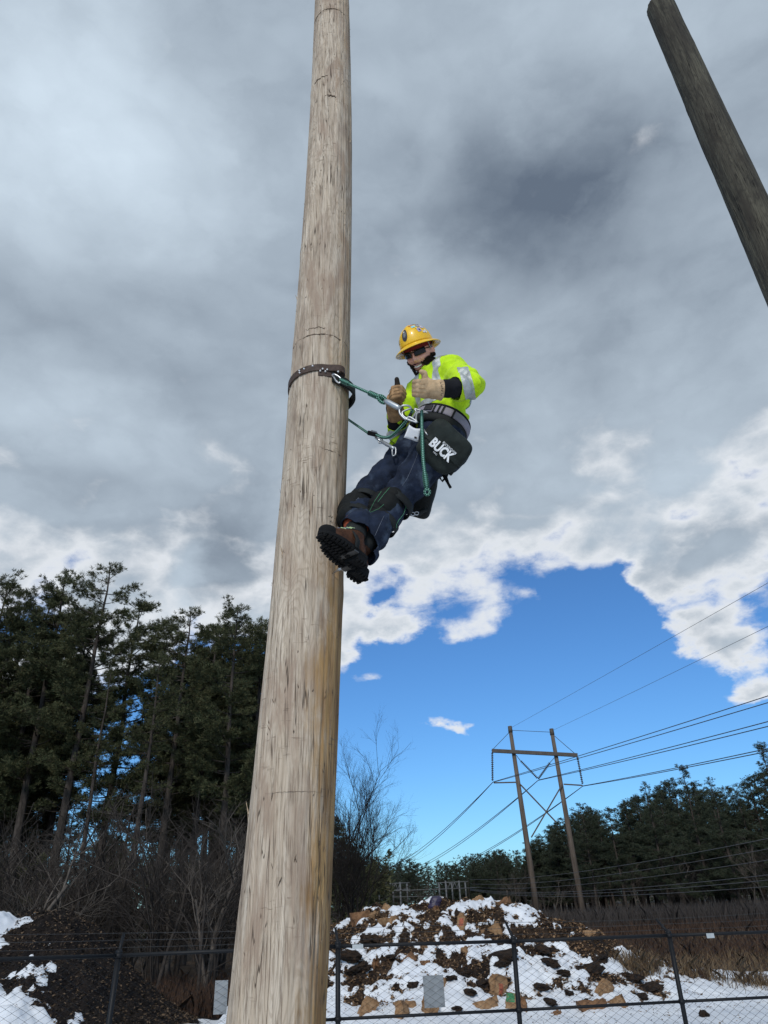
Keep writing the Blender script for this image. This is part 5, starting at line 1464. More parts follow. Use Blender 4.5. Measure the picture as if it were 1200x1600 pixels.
def torso_only(V): return ((V - np3(J['chest'])) @ np3(lt) < 0.185) & ((V - np3(J['chest'])) @ np3(lt) > -0.165) & ((V - np3(J['chest'])) @ np3(ft) > -0.2)
hz0 = J['waist'] + ut * 0.075
slab('reflective_band', hz0, ut - lt * 0.10, 0.022, torso_only)
for s, x0 in ((1, 0.060), (-1, -0.085)):
    slab('reflective_brace', J['chest'] + lt * x0, lt, 0.021, lambda V, x0=x0: ((V - np3(hz0)) @ np3(ut) > 0.02) & ((V - np3(J['chest'])) @ np3(ut) < 0.19))
# collar welt
for (a_, r_, n_) in ():
    pass
# black undersleeves
for s, (t0, t1, r0, r1) in (('l', (0.12, 1.0, 0.052, 0.040)), ('r', (0.02, 1.0, 0.053, 0.042))):
    P = Prims(); P.cap(J[s + 'elb'].lerp(J[s + 'wri'], t0), r0, J[s + 'elb'].lerp(J[s + 'wri'], t1), r1)
    mm = P.skin('undersleeve', 0.005, 3); folds(mm, [seg(s + 'elb', s + 'wri')], 0.0035, 110, 12, 8); mm.materials.append(M['black_knit']); Q(link('undersleeve', mm))
# --- gloves: fingers, palm and cuff as one leather skin each
for s, wr, xd, zd, sg, mt_ in (('l', J['lwri'] + xl * 0.02, xl, zl, 1, 'glove'), ('r', J['rwri'] + xr * 0.015, xr, zr, -1, 'glove_dark')):
    P = Prims(); hd = hand(P, wr, xd, zd, sg, 0.0048, (0.026, -0.014, 0.102) if s == 'r' else None)
    P.cap(wr - hd['x'] * 0.030, 0.052, wr + hd['x'] * 0.015, 0.046) if s == 'l' else P.cap(wr + hd['x'] * 0.02, 0.044, wr - dr * 0.095, 0.049)
    mm = P.skin('glove', 0.0034, 3); folds(mm, [(wr, hd['h'](0.09, 0, 0))], 0.0013, 150, 40, 12)
    cut(mm, [(wr - xl * 0.034, -xl, 0.085) if s == 'l' else (wr - dr * 0.100, -dr, 0.085)])
    mm.materials.append(M[mt_]); g_o = Q(link('glove', mm)); hands[s + 'g'] = hd
    md = g_o.modifiers.new('t', 'SOLIDIFY'); md.thickness = 0.002; md.offset = -1
    if s == 'r':
        tp = np3(hd['t2']); tz_ = np3((hd['tip'] - hd['t2']).normalized())
        adopt(shell_part(mm, lambda V: ((V - tp) @ tz_ > -0.004) & (np.linalg.norm(V - np3(hd['tip']), axis=1) < 0.06), 0.0016, 'thumb_pad', M['thumb'], None), g_o)
    for zz in (0.0208, 0.0, -0.0205):                              # seams between the folded fingers
        m = MB(); m.tube([hd['h'](0.060, 0.0325, zz), hd['h'](0.085, 0.027, zz), hd['h'](0.106, 0.004, zz), hd['h'](0.1125, -0.022, zz)], 0.0009, 5); adopt(m.build('seam', M['glove_dark'] if s == 'l' else M['thumb']), g_o)
# handwriting on the left cuff: strokes that climb across the leather
hd = hands['lg']; gp = bpy.data.objects['glove']
def stroke(pts, r_=0.0011):
    m = MB(); pr = []
    for a, c in pts:
        base = hd['h'](a, 0, c); rad_ = math.sqrt(max(1e-6, 0.0495 ** 2 - c * c)); pr.append(base + hd['y'] * (rad_ + 0.0012))
    m.tube(pr, r_, 5); return m
letters = [[(-0.028, .036), (-0.014, .034), (-0.012, .026)], [(-0.028, .022), (-0.013, .020), (-0.013, .012), (-0.026, .012)], [(-0.028, .005), (-0.016, .004)], [(-0.029, -.004), (-0.014, -.004), (-0.020, -.010), (-0.028, -.012)], [(-0.030, -.020), (-0.018, -.019), (-0.017, -.028), (-0.028, -.030), (-0.030, -.021)]]
m = MB()
for st in letters:
    q = stroke(st, 0.0015); off = m.n
    for V, in zip(q.v): m.v.append(V)
    for fc, uv in zip(q.f, q.uv): m.f.append([off + i for i in fc]); m.uv.append(None); m.m.append(0)
    m.n += q.n
adopt(m.build('handwriting', M['ink']), gp)

# --- jeans
def jeans_prims():
    P = Prims()
    P.ell(J['pel'] + ut * 0.0, (lt * 0.172, ft * 0.128, ut * 0.125), 0.9); P.ell(J['pel'] - ut * 0.05 - ft * 0.035, (lt * 0.165, ft * 0.115, ut * 0.10), 0.9)
    P.cap(J['pel'] + ut * 0.05, 0.11, J['waist'] - ut * 0.03, 0.115)
    P.chain([J['lhip'], J['lhip'].lerp(J['lknee'], 0.5), J['lknee'], J['lknee'].lerp(J['lank'], 0.35), J['lknee'].lerp(J['lank'], 0.94)], [0.112, 0.098, 0.078, 0.080, 0.084])
    P.chain([J['rhip'], J['rhip'].lerp(J['rknee'], 0.5), J['rknee'], J['rknee'].lerp(J['rank'], 0.35), J['rknee'].lerp(J['rank'], 0.80)], [0.108, 0.094, 0.078, 0.075, 0.074])
    return P
me = jeans_prims().skin('jeans', 0.0065, 4)
folds(me, [seg('lhip', 'lknee'), seg('lknee', 'lank'), seg('rhip', 'rknee'), seg('rknee', 'rank')], 0.0068, 48, 9, 14,
      [(J['lknee'] + (J['lhip'] - J['lknee']) * .22, 0.09), (J['lknee'].lerp(J['lank'], .75), 0.09), (J['rknee'].lerp(J['rhip'], .3), .08), (J['lhip'], .1)])
hem_n = (J['lank'] - J['lknee']).normalized() + cv(-0.60, 0.0, 0.2)
cut(me, [(J['lknee'].lerp(J['lank'], 0.88), hem_n, 0.16), (J['rknee'].lerp(J['rank'], 0.84), J['rank'] - J['rknee'], 0.12)])
me.materials.append(M['denim']); jeans = Q(link('jeans', me)); md = jeans.modifiers.new('t', 'SOLIDIFY'); md.thickness = 0.003; md.offset = -1
jeans_me = me
# hem welt and a seam down the near thigh
def ring_part(name, c, n_, rx, mat, parent, r_=0.003, k=40, ex=None):
    n_ = Vector(n_).normalized(); a = n_.orthogonal().normalized(); b = n_.cross(a); m = MB()
    pts = [c + (a * math.cos(2 * math.pi * i / k) + b * math.sin(2 * math.pi * i / k)) * rx for i in range(k + 1)]
    m.tube(pts, r_, 6); return adopt(m.build(name, mat), parent)
# outer seam, found by walking over the cloth
from mathutils.bvhtree import BVHTree
def bvh_of(me):
    return BVHTree.FromPolygons([v.co.copy() for v in me.vertices], [tuple(p.vertices) for p in me.polygons])
jb = bvh_of(jeans_me)
def drape(bvh, pts, r_, name, mat, parent, lift=0.001, k=5, flat=None):
    out = []
    for p in pts:
        d = (p - EYE).normalized(); h = bvh.ray_cast(EYE, d, 12.0)
        if h[0] is not None: out.append(h[0] + h[1] * lift)
    if len(out) < 2: return None
    m = MB(); m.tube(out, r_, k); return adopt(m.build(name, mat), parent)
def pxline(pts, n=30):
    out = []
    for (a, b) in zip(pts[:-1], pts[1:]): out += [at(a[0] + (b[0] - a[0]) * i / n, a[1] + (b[1] - a[1]) * i / n, 3.0) for i in range(n)]
    return out
drape(jb, pxline([(655, 702), (648, 722), (636, 748), (628, 760)]), 0.0008, 'seam', M['stitch'], jeans)
drape(jb, pxline([(600, 806), (588, 832), (578, 852)]), 0.0008, 'seam', M['stitch'], jeans)

# --- knee pads: shell patches on the jeans with a thick cap, straps and green piping
def kneepad(s, fd, seed):
    k = J[s + 'knee'].lerp(J[s + 'ank'], 0.16 if s == 'l' else 0.26); up_ = (J[s + 'hip'] - k).normalized(); dn_ = (J[s + 'ank'] - k).normalized(); ax = (up_ - dn_).normalized()
    root = empty('knee_pad', k)
    f_ = (Vector(fd) - ax * Vector(fd).dot(ax)).normalized(); sd = ax.cross(f_)
    P = Prims()
    P.ell(k + f_ * 0.030, (sd * 0.080, f_ * 0.068, ax * 0.118), 0.80)
    P.ell(k + f_ * 0.060 - ax * 0.01, (sd * 0.055, f_ * 0.050, ax * 0.080), 0.75)
    P.ell(k + f_ * 0.035 - ax * 0.085, (sd * 0.070, f_ * 0.055, ax * 0.05), 0.8)
    mm = P.skin('pad', 0.006, 2); V = co_of(mm); Nn = no_of(mm)
    la = (V - np3(k)) @ np3(ax); h_ = -0.006 * np.exp(-((la - 0.045) / 0.006) ** 2) - 0.006 * np.exp(-((la + 0.055) / 0.006) ** 2)
    set_co(mm, V + Nn * h_[:, None]); mm.materials.append(M['pad']); pad = adopt(link('pad', mm), root)
    for off, back in ((0.055, 0.0), (-0.075, 0.01)):
        m = MB(); c = k + ax * off + (dn_ * 0 if off > 0 else Vector((0, 0, 0)))
        base_r = 0.094 if off > 0 else 0.090
        V_ = []; F2 = []; n = 40
        for i in range(n):
            a = 2 * math.pi * i / n
            for w_ in (-0.019, 0.019): V_.append(np3(c + (f_ * math.cos(a) * base_r + sd * math.sin(a) * base_r) - f_ * 0.006 + ax * w_))
        for i in range(n): j = (i + 1) % n; F2.append((2 * i, 2 * j, 2 * j + 1, 2 * i + 1))
        m.add(V_, F2); oo = m.build('pad_strap', M['nylon']); md = oo.modifiers.new('t', 'SOLIDIFY'); md.thickness = 0.003; adopt(oo, root)
    pb = bvh_of(mm)
    return root, mm, pb
kl_root, kl_me, kl_b = kneepad('l', cv(-0.75, 0.05, 0.66), 1)
kr_root, kr_me, kr_b = kneepad('r', cv(-0.85, 0.05, 0.45), 2)
for line in ([(596, 768), (585, 784), (577, 800)], [(609, 762), (600, 772), (590, 785)], [(578, 801), (592, 795), (600, 788)]):
    drape(kl_b, pxline(line), 0.0009, 'green_piping', M['green_thread'], kl_root)
for line in ([(556, 782), (560, 778), (563, 784), (560, 790)], [(554, 798), (562, 800)]):
    drape(kr_b, pxline(line), 0.0008, 'stitching', M['stitch'], kr_root)
Q(kl_root); Q(kr_root)
# green edging on the near pad's back strap
sb = bvh_of(jeans_me)
for line in ([(633, 789), (628, 803), (618, 818)], [(627, 783), (634, 795)], [(617, 818), (617, 824)]):
    drape(sb, pxline(line), 0.0010, 'green_piping', M['green_thread'], kl_root, 0.010)

# --- boots
def boot(s, fd, sole_n, length=0.288):
    """fd: heel to toe; sole_n: out of the sole"""
    root = empty('boot', J[s + 'ank'])
    f_ = Vector(fd).normalized(); n_ = (Vector(sole_n) - f_ * Vector(sole_n).dot(f_)).normalized(); w_ = f_.cross(n_)
    A = J[s + 'ank']; O = A - f_ * 0.085 + n_ * 0.085           # heel corner on the sole plane
    def B(x, y, z): return O + f_ * x + w_ * y - n_ * z          # z up from the sole
    def outline(x):                                            # half widths
        t = x / length
        wdt = 0.036 + 0.012 * math.sin(math.pi * min(1, t * 1.25)) * (1 if t > .3 else .6) + 0.008 * math.exp(-((t - 0.70) / 0.2) ** 2)
        return wdt * math.sqrt(max(0.0, 1 - max(0, (t - 0.80) / 0.20) ** 2)) * math.sqrt(max(0.0, 1 - max(0, (0.10 - t) / 0.10) ** 2 * 0.85))
    # upper
    P = Prims()
    P.chain([B(0.055, 0, 0.055), B(0.13, 0, 0.052), B(0.20, 0, 0.043), B(0.25, 0, 0.038)], [0.043, 0.042, 0.040, 0.034])
    P.chain([B(0.070, 0, 0.06), B(0.085, 0, 0.10), A.lerp(J[s + 'knee'], 0.18), A.lerp(J[s + 'knee'], 0.34)], [0.046, 0.046, 0.049, 0.054])
    P.chain([B(0.09, 0, 0.10), B(0.19, 0, 0.055)], [0.040, 0.034])
    mm = P.skin('upper', 0.005, 3); V = co_of(mm); z_ = -(V - np3(O)) @ np3(n_); V = V + np3(n_)[None, :] * 0
    low = np.clip(0.022 - z_, 0, 1); V = V - np3(n_)[None, :] * low[:, None]; set_co(mm, V)
    folds(mm, [(B(0.05, 0, .05), B(0.25, 0, .04))], 0.0016, 90, 20, 22); mm.materials.append(M['boot']); up_o = adopt(link('upper', mm), root)
    # black rubber toe guard and collar
    adopt(shell_part(mm, lambda V: (((V - np3(O)) @ np3(f_)) > 0.225) & (-((V - np3(O)) @ np3(n_)) < 0.075), 0.002, 'toe_guard', M['rubber'], None), root)
    adopt(shell_part(mm, lambda V: (-((V - np3(O)) @ np3(n_)) > 0.118), 0.002, 'collar', M['nylon'], None), root)
    # sole plate + lugs + heel block
    m = MB()
    xs = np.linspace(0, length, 26)
    def slab(x0, x1, z0, z1, k=1.0, n=10):
        V_ = []; F2 = []; xx = np.linspace(x0, x1, n)
        for x in xx:
            h_ = outline(x) * k
            for y, z in ((-h_, z0), (h_, z0), (h_, z1), (-h_, z1)): V_.append(np3(B(x, y, z)))
        for i in range(n - 1):
            for q in range(4): q2 = (q + 1) % 4; F2.append((i * 4 + q, (i + 1) * 4 + q, (i + 1) * 4 + q2, i * 4 + q2))
        F2.append((0, 1, 2, 3)); F2.append(((n - 1) * 4 + 3, (n - 1) * 4 + 2, (n - 1) * 4 + 1, (n - 1) * 4)); return V_, F2
    V_, F2 = slab(0.002, length - 0.003, 0.012, 0.028, 1.02, 24); m.add(V_, F2); adopt(m.build('sole', M['rubber'], None, smooth=False), root)
    m = MB(); V_, F2 = slab(0.004, 0.082, -0.014, 0.012, 1.0, 10); m.add(V_, F2); heel = adopt(m.build('heel', M['rubber'], None, smooth=False), root)
    def lug(x, y, hx, hy, z0, name, par):
        m = MB(); m.box(B(x, y, z0), (f_ * hx * 0.85, w_ * hy * 0.9, n_ * 0.0045)); return adopt(m.build(name, M['rubber'], None, smooth=False), par)
    x = 0.128
    while x < length - 0.016:
        hw = outline(x)
        for sd in (-1, 1):
            lug(x, sd * (hw - 0.010), 0.0068, 0.013, 0.006, 'lug', root)
        if hw > 0.03: lug(x + 0.009, 0.0, 0.0060, 0.011, 0.007, 'lug', root)
        x += 0.0205
    lug(length - 0.013, 0, 0.008, 0.014, 0.006, 'lug', root)
    for q in range(4):
        for sd in (-1, 1): lug(0.014 + q * 0.019, sd * (outline(0.014 + q * .019) - 0.011), 0.0065, 0.012, -0.018, 'lug', heel)
    # laces
    for q in range(6):
        t = q / 5; c = B(0.175 - 0.085 * t, 0, 0.088 + 0.055 * t); m = MB()
        m.tube([c - w_ * 0.026 + f_ * 0.000, c + n_ * -0.012 + f_ * 0.012, c + w_ * 0.026 + f_ * 0.004], 0.0022, 5); adopt(m.build('lace', M['lime_thread'] if q in (1, 3, 4) else M['stitch']), root)
    # climber: steel stirrup under the arch, shank up the inner side, gaff, strap over the instep
    m = MB(); m.box(B(0.100, 0, 0.006), (f_ * 0.014, w_ * 0.050, n_ * 0.003)); st_ = adopt(m.build('stirrup', M['dark_steel'], None, smooth=False), root)
    inner = -1 if s == 'l' else 1
    return root, B, f_, n_, w_
lroot, LB, lf, ln_, lw = boot('l', cv(-0.62, 0.56, 0.50), cv(-0.42, -0.45, 0.80))
rroot, RB, rf, rn_, rw = boot('r', cv(-0.66, 0.50, 0.56), cv(-0.42, -0.45, 0.80))
for s, root, B, f_, n_, w_ in (('l', lroot, LB, lf, ln_, lw), ('r', rroot, RB, rf, rn_, rw)):
    # pole side of the foot
    pc = Vector((float(pole_x(J[s + 'ank'].z)), PY, J[s + 'ank'].z)); tow = (pc - J[s + 'ank']); sgn = 1 if w_.dot(tow) > 0 else -1
    k_ = J[s + 'knee']; A = J[s + 'ank']
    m = MB(); m.tube([B(0.10, sgn * 0.052, 0.004), B(0.095, sgn * 0.056, 0.05), A.lerp(k_, 0.15) + w_ * sgn * 0.062, A.lerp(k_, 0.55) + w_ * sgn * 0.075, A.lerp(k_, 0.75) + w_ * sgn * 0.07], [0.007, 0.007, 0.006, 0.006, 0.006], 8)
    adopt(m.build('climber_shank', M['steel']), root)
    g0 = B(0.098, sgn * 0.058, 0.03); gdir = (Vector((float(pole_x(g0.z - 0.04)), PY, g0.z - 0.05)) - g0).normalized()
    m = MB(); m.tube([g0, g0 + gdir * 0.03, g0 + gdir * 0.075], [0.008, 0.007, 0.001], 8); adopt(m.build('gaff', M['steel']), root)
    m = MB()
    ring = [B(0.105, -0.050, 0.02), B(0.108, -0.052, 0.06), B(0.118, -0.035, 0.100), B(0.122, 0.0, 0.108), B(0.118, 0.035, 0.100), B(0.108, 0.052, 0.06), B(0.105, 0.050, 0.02)]
    V_ = []; F2 = []
    for p in ring:
        for q in (-0.013, 0.013): V_.append(np3(p + f_ * q))
    for i in range(len(ring) - 1): F2.append((2 * i, 2 * i + 2, 2 * i + 3, 2 * i + 1))
    m.add(V_, F2); oo = m.build('foot_strap', M['nylon']); md = oo.modifiers.new('t', 'SOLIDIFY'); md.thickness = 0.004; adopt(oo, root)
Q(lroot); Q(rroot)
# rust-red lining peeping out above the far boot
P = Prims(); c = J['rank'].lerp(J['rknee'], 0.31); P.cap(c, 0.060, c + (J['rknee'] - J['rank']).normalized() * 0.03, 0.068); mm = P.skin('boot_lining', 0.006, 2); mm.materials.append(M['orange_cloth']); Q(link('boot_lining', mm))

# ------------------------------------------------------------------ work belt
WB = at(686, 670, 3.07)
nb = (ut * 0.92 + cv(0.48, 0.0, 0.0) * 1.0 + cv(0, 0, -0.10)).normalized()
bf = (ft - nb * ft.dot(nb)).normalized(); bl = nb.cross(bf)
belt = empty('tool_belt', WB); tag(belt, 'padded black body belt with a grey webbing band round the lineman\'s waist', 'tool belt')
def BW(a, out=0.0, h=0.0, rx=0.148, ry=0.122):
    """a: degrees from his front towards his left"""
    return WB + bf * math.cos(R(a)) * (ry + out) + bl * math.sin(R(a)) * (rx + out) + nb * h
def band(name, a0, a1, h0, h1, out, thick, mat, parent, n=48, rnd=0.3, wob=0.0):
    V_ = []; F2 = []
    prof = [(out, h0), (out + thick * (1 - rnd), h0 - 0.0), (out + thick, h0 + (h1 - h0) * 0.18), (out + thick, h0 + (h1 - h0) * 0.82), (out + thick * (1 - rnd), h1), (out, h1)]
    k = len(prof)
    for i in range(n + 1):
        a = a0 + (a1 - a0) * i / n
        for o_, h_ in prof: V_.append(np3(BW(a, o_ + wob * math.sin(i * 1.7) * 0.3, h_ + wob * math.sin(i * 0.9))))
    closed = abs(a1 - a0) >= 359
    for i in range(n):
        for q in range(k): q2 = (q + 1) % k; F2.append((i * k + q, i * k + q2, (i + 1) * k + q2, (i + 1) * k + q))
    if not closed: F2.append(tuple(range(k))[::-1]); F2.append(tuple(n * k + q for q in range(k)))
    m = MB(); m.add(V_, F2); return adopt(m.build(name, mat), parent)
band('pad', 0, 360, -0.055, 0.045, 0.000, 0.022, M['nylon'], belt, 72)
band('webbing', 0, 360, -0.012, 0.034, 0.022, 0.005, M['web_grey'], belt, 72)
band('edge_binding', 0, 360, 0.040, 0.052, 0.004, 0.018, M['black_knit'], belt, 72)
for a in (8, 16): 
    m = MB(); c = BW(a, 0.030, 0.011); t_ = (BW(a + 3) - BW(a - 3)).normalized(); m.box(c, (t_ * 0.013, (c - WB).normalized() * 0.002, nb * 0.016)); adopt(m.build('buckle', M['ink'], None, smooth=False), belt)
for a in (24, 33, 41, 62):
    m = MB(); c = BW(a, 0.0275, 0.011); t_ = (BW(a + 3) - BW(a - 3)).normalized(); m.box(c, (t_ * 0.005, (c - WB).normalized() * 0.003, nb * 0.024)); adopt(m.build('belt_keeper', M['nylon'], None, smooth=False), belt)
for a in (-70,):
    c = BW(a, 0.035, -0.01); t_ = (BW(a + 3) - BW(a - 3)).normalized(); pts = [c + (t_ * math.cos(q) * 0.026 + nb * math.sin(q) * 0.034) for q in np.linspace(0, 2 * math.pi, 25)]
    m = MB(); m.tube(pts, 0.0045, 8); adopt(m.build('d_ring', M['steel']), belt)

# ------------------------------------------------------------------ bag, pouch, tag and ropes
def px3(px, py, Y): return at(px, py, Y)
bc = px3(694, 698, 2.84)
bu = cv(0.60, 0.66, 0.18).normalized(); bx = cv(0.70, -0.72, 0.0); bx = (bx - bu * bx.dot(bu)).normalized(); bn_ = bx.cross(bu); 
if bn_.dot(EYE - bc) < 0: bn_ = -bn_
bag = empty('ditty_bag', bc); tag(bag, 'black nylon tool bag with white lettering hanging at the lineman\'s hip', 'tool bag')
bw, bh, bd = 0.116, 0.095, 0.048
P = Prims(); P.ell(bc - bn_ * 0.02, (bx * bw, bu * bh, bn_ * bd), 0.42, 32, 20); P.ell(bc - bu * 0.055 - bn_ * 0.015, (bx * bw * 0.92, bu * bh * 0.62, bn_ * bd * 1.28), 0.55, 28, 16)
mm = P.skin('bag_body', 0.006, 3); folds(mm, [(bc - bx * .1, bc + bx * .1)], 0.0022, 30, 8, 33)
mm.materials.append(M['nylon_green']); bagb = adopt(link('bag_body', mm), bag); bagbvh = bvh_of(mm)
# flap over the upper half
flap = shell_part(mm, lambda V: (((V - np3(bc)) @ np3(bu)) > -0.030) & (((V - np3(bc)) @ np3(bn_)) > -0.03), 0.006, 'bag_flap', M['nylon_green'], None); adopt(flap, bag)
md = flap.modifiers.new('t', 'SOLIDIFY'); md.thickness = 0.004
fb = bvh_of(flap.data)
m = MB(); pts = []
for i in range(30):
    t = i / 29 * 2 - 1; p = bc + bx * (bw * 0.93 * t) - bu * (0.030) + bn_ * 0.3; h = fb.find_nearest(bc + bx * (bw * .95 * t) - bu * 0.029 + bn_ * 0.05); pts.append(h[0] + h[1] * 0.002)
m.tube(pts, 0.0035, 6); adopt(m.build('flap_binding', M['black_knit']), bag)
def lettering(txt, size, origin, xd, yd, nd, name, mat, parent, bvh, shear=0.0, bold=0.0, xs=1.0):
    cu = bpy.data.curves.new('txt', 'FONT'); cu.body = txt; cu.size = size; cu.align_x = 'CENTER'; cu.align_y = 'CENTER'; cu.shear = shear; cu.offset = bold; cu.space_character = 1.0; cu.resolution_u = 3
    o = bpy.data.objects.new('txt', cu); COL.objects.link(o); dg = bpy.context.evaluated_depsgraph_get(); dg.update()
    me_ = bpy.data.meshes.new_from_object(o.evaluated_get(dg)); bpy.data.objects.remove(o)
    bm = bmesh.new(); bm.from_mesh(me_); bmesh.ops.triangulate(bm, faces=bm.faces[:]); bmesh.ops.subdivide_edges(bm, edges=[e for e in bm.edges if e.calc_length() > size * 0.25], cuts=2, use_grid_fill=True); bmesh.ops.triangulate(bm, faces=bm.faces[:]); bm.to_mesh(me_); bm.free()
    for v in me_.vertices:
        p = origin + xd * (v.co.x * xs) + yd * v.co.y
        h = bvh.ray_cast(p + nd * 0.3, -nd, 0.6)
        v.co = (h[0] if h[0] is not None else p) + nd * 0.0015
    me_.materials.clear(); me_.materials.append(mat); me_.name = name
    return adopt(link(name, me_), parent)
tc = px3(689, 703, 2.80)
lettering('BUCK', 0.062, tc, bx, bu, bn_, 'lettering', M['print'], bag, fb, 0.0, 0.0026, 0.78)
lettering('BUCKINGHAM', 0.016, tc + bu * 0.032 + bx * 0.024, bx, bu, bn_, 'lettering', M['print'], bag, fb, 0.0, 0.0002, 0.8)
lettering('MFG', 0.012, tc - bu * 0.031 - bx * 0.01, bx, bu, bn_, 'lettering', M['print'], bag, fb)
# grommet and zipper pull at the bag's upper left corner
for (px, py) in ((681, 667), (672, 677)):
    p = px3(px, py, 2.80); m = MB(); pts = [p + cv(math.cos(q) * 0.008, math.sin(q) * 0.008, 0) for q in np.linspace(0, 2 * math.pi, 13)]; m.tube(pts, 0.0022, 6); adopt(m.build('ring', M['steel']), bag)
m = MB(); m.tube([px3(662, 671, 2.79), px3(666, 677, 2.79), px3(668, 680, 2.79)], [0.004, 0.003, 0.004], 6); adopt(m.build('zipper_pull', M['steel']), bag)

# second pouch hanging low at his back
pc_ = px3(657, 782, 3.16); pu = cv(0.22, 0.97, 0.1).normalized(); pxd = cv(0.97, -0.22, 0.25); pxd = (pxd - pu * pxd.dot(pu)).normalized(); pn = pxd.cross(pu)
pouch = empty('holster_pouch', pc_); tag(pouch, 'black holster pouch with a metal buckle hanging behind the lineman\'s knee', 'tool pouch')
P = Prims(); P.ell(pc_ + pu * 0.035, (pxd * 0.066, pu * 0.125, pn * 0.035), 0.35, 28, 18); mm = P.skin('pouch_body', 0.006, 2); folds(mm, [(pc_, pc_ + pu * .1)], 0.0015, 40, 9, 3); mm.materials.append(M['nylon']); adopt(link('pouch_body', mm), pouch)
m = MB(); m.tube([px3(676, 745, 3.16), px3(674, 765, 3.16)], 0.012, 8); adopt(m.build('hanger', M['nylon']), pouch)
for px, py in ((645, 803), (651, 802)):
    p = px3(px, py, 3.11); m = MB(); pts = [p + cv(math.cos(q) * 0.010, math.sin(q) * 0.008, 0) for q in np.linspace(0, 2 * math.pi, 13)]; m.tube(pts, 0.003, 6); adopt(m.build('buckle_ring', M['steel']), pouch)
m = MB(); m.tube([px3(636, 797, 3.13), px3(640, 802, 3.12), px3(655, 803, 3.12), px3(662, 797, 3.13)], 0.012, 7); adopt(m.build('pouch_lip', M['nylon']), pouch)
m = MB(); m.tube([px3(655, 803, 3.12), px3(660, 799, 3.12), px3(668, 796, 3.12)], 0.008, 6); adopt(m.build('loose_strap', M['nylon']), pouch)
# tool loop and wrench handle behind the bag
tool = empty('hanging_tool', px3(697, 745, 3.02)); tag(tool, 'black hand tool dangling in its loop behind the tool bag', 'hand tool')
m = MB(); m.tube([px3(690, 735, 3.02), px3(695, 744, 3.02), px3(700, 755, 3.0), px3(704, 762, 3.0)], [0.011, 0.012, 0.007, 0.0075], 8); adopt(m.build('handle', M['rubber']), tool)
m = MB(); m.tube([px3(704, 728, 3.04), px3(698, 744, 3.03), px3(691, 752, 3.03), px3(687, 746, 3.03), px3(692, 734, 3.04)], 0.006, 6); adopt(m.build('loop', M['nylon']), tool)
m = MB(); m.tube([px3(724, 722, 3.02), px3(712, 730, 3.03), px3(703, 741, 3.03)], 0.011, 7); adopt(m.build('belt_tail', M['nylon']), tool)

# white paper tag on the belt
M['ink_panel'] = M['ink']
tcn = px3(645, 678, 2.84); tu = cv(0.28, 0.92, 0.2).normalized(); tx_ = cv(0.90, -0.36, 0.1); tx_ = (tx_ - tu * tx_.dot(tu)).normalized(); tn = tx_.cross(tu)
ptag = empty('paper_tag', tcn); tag(ptag, 'white paper tag with a small black box of print, clipped to the belt', 'paper tag')
m = MB(); V_ = []; F2 = []
for i in range(8):
    for j in range(6):
        u, v = i / 7 * 2 - 1, j / 5 * 2 - 1
        V_.append(np3(tcn + tx_ * 0.034 * u * (1 - 0.10 * v) + tu * (0.030 * v + 0.008 * u * u * (v > 0)) + tn * (0.006 * math.sin(u * 2.2 + v))))
F2 = [(i * 6 + j, (i + 1) * 6 + j, (i + 1) * 6 + j + 1, i * 6 + j + 1) for i in range(7) for j in range(5)]
m.add(V_, F2); oo = m.build('sheet', M['white_paper']); md = oo.modifiers.new('t', 'SOLIDIFY'); md.thickness = 0.0008; adopt(oo, ptag)
m = MB(); c = tcn + tx_ * 0.019 - tu * 0.013 + tn * 0.0085; m.box(c, (tx_ * 0.006, tu * 0.005, tn * 0.0005)); adopt(m.build('printed_box', M['ink'], None, smooth=False), ptag)

# rope: green with white and black flecks
def rope_mat(name, base, fleck, dark):
    m, t, b = new_mat(name)
    uv = t.node('ShaderNodeUVMap').outputs[0]; u, v, _ = t.xyz(uv)
    p = t.math('SINE', t.math('MULTIPLY', t.math('ADD', t.math('MULTIPLY', v, 26.0), u), 6.283 * 2)); q = t.math('SINE', t.math('MULTIPLY', t.math('SUBTRACT', t.math('MULTIPLY', v, 26.0), u), 6.283 * 2))
    pq = t.math('MULTIPLY', p, q)
    c = t.mix(t.mr(pq, 0.35, 0.6), base, fleck); c = t.mix(t.mr(pq, -0.25, -0.6), c, dark)
    t.l.new(c, b.inputs['Base Color']); b.inputs['Roughness'].default_value = 0.8
    bn = t.node('ShaderNodeBump'); bn.inputs['Strength'].default_value = 0.8; bn.inputs['Distance'].default_value = 0.002
    t.l.new(t.math('ABSOLUTE', pq), bn.inputs['Height']); t.l.new(bn.outputs[0], b.inputs['Normal'])
    return m
M['rope'] = rope_mat('green_climbing_rope', (0.025, 0.155, 0.095), (0.34, 0.52, 0.45), (0.010, 0.030, 0.022))
M['rope_sleeve'] = rope_mat('green_rope_splice', (0.020, 0.105, 0.070), (0.16, 0.34, 0.27), (0.008, 0.02, 0.016))
M['leather'] = cloth('dark_brown_strap_leather', (0.070, 0.047, 0.038), scale=400, rough=0.6, var=0.3, big=50)
def spl(pts, n=8):
    P_ = [np3(p) for p in pts]; P_ = [2 * P_[0] - P_[1]] + P_ + [2 * P_[-1] - P_[-2]]; out = []
    for i in range(1, len(P_) - 2):
        for k in range(n):
            t = k / n; a, b, c, d = P_[i - 1:i + 3]
            out.append(0.5 * ((2 * b) + (c - a) * t + (2 * a - 5 * b + 4 * c - d) * t * t + (3 * b - a - 3 * c + d) * t ** 3))
    return out + [P_[-2]]
def rope(name, pts, r_, mat, parent, n=8, k=10):
    m = MB(); m.tube(spl(pts, n), r_, k); return adopt(m.build(name, mat), parent)
RG = 'ropes of the climbing belt'
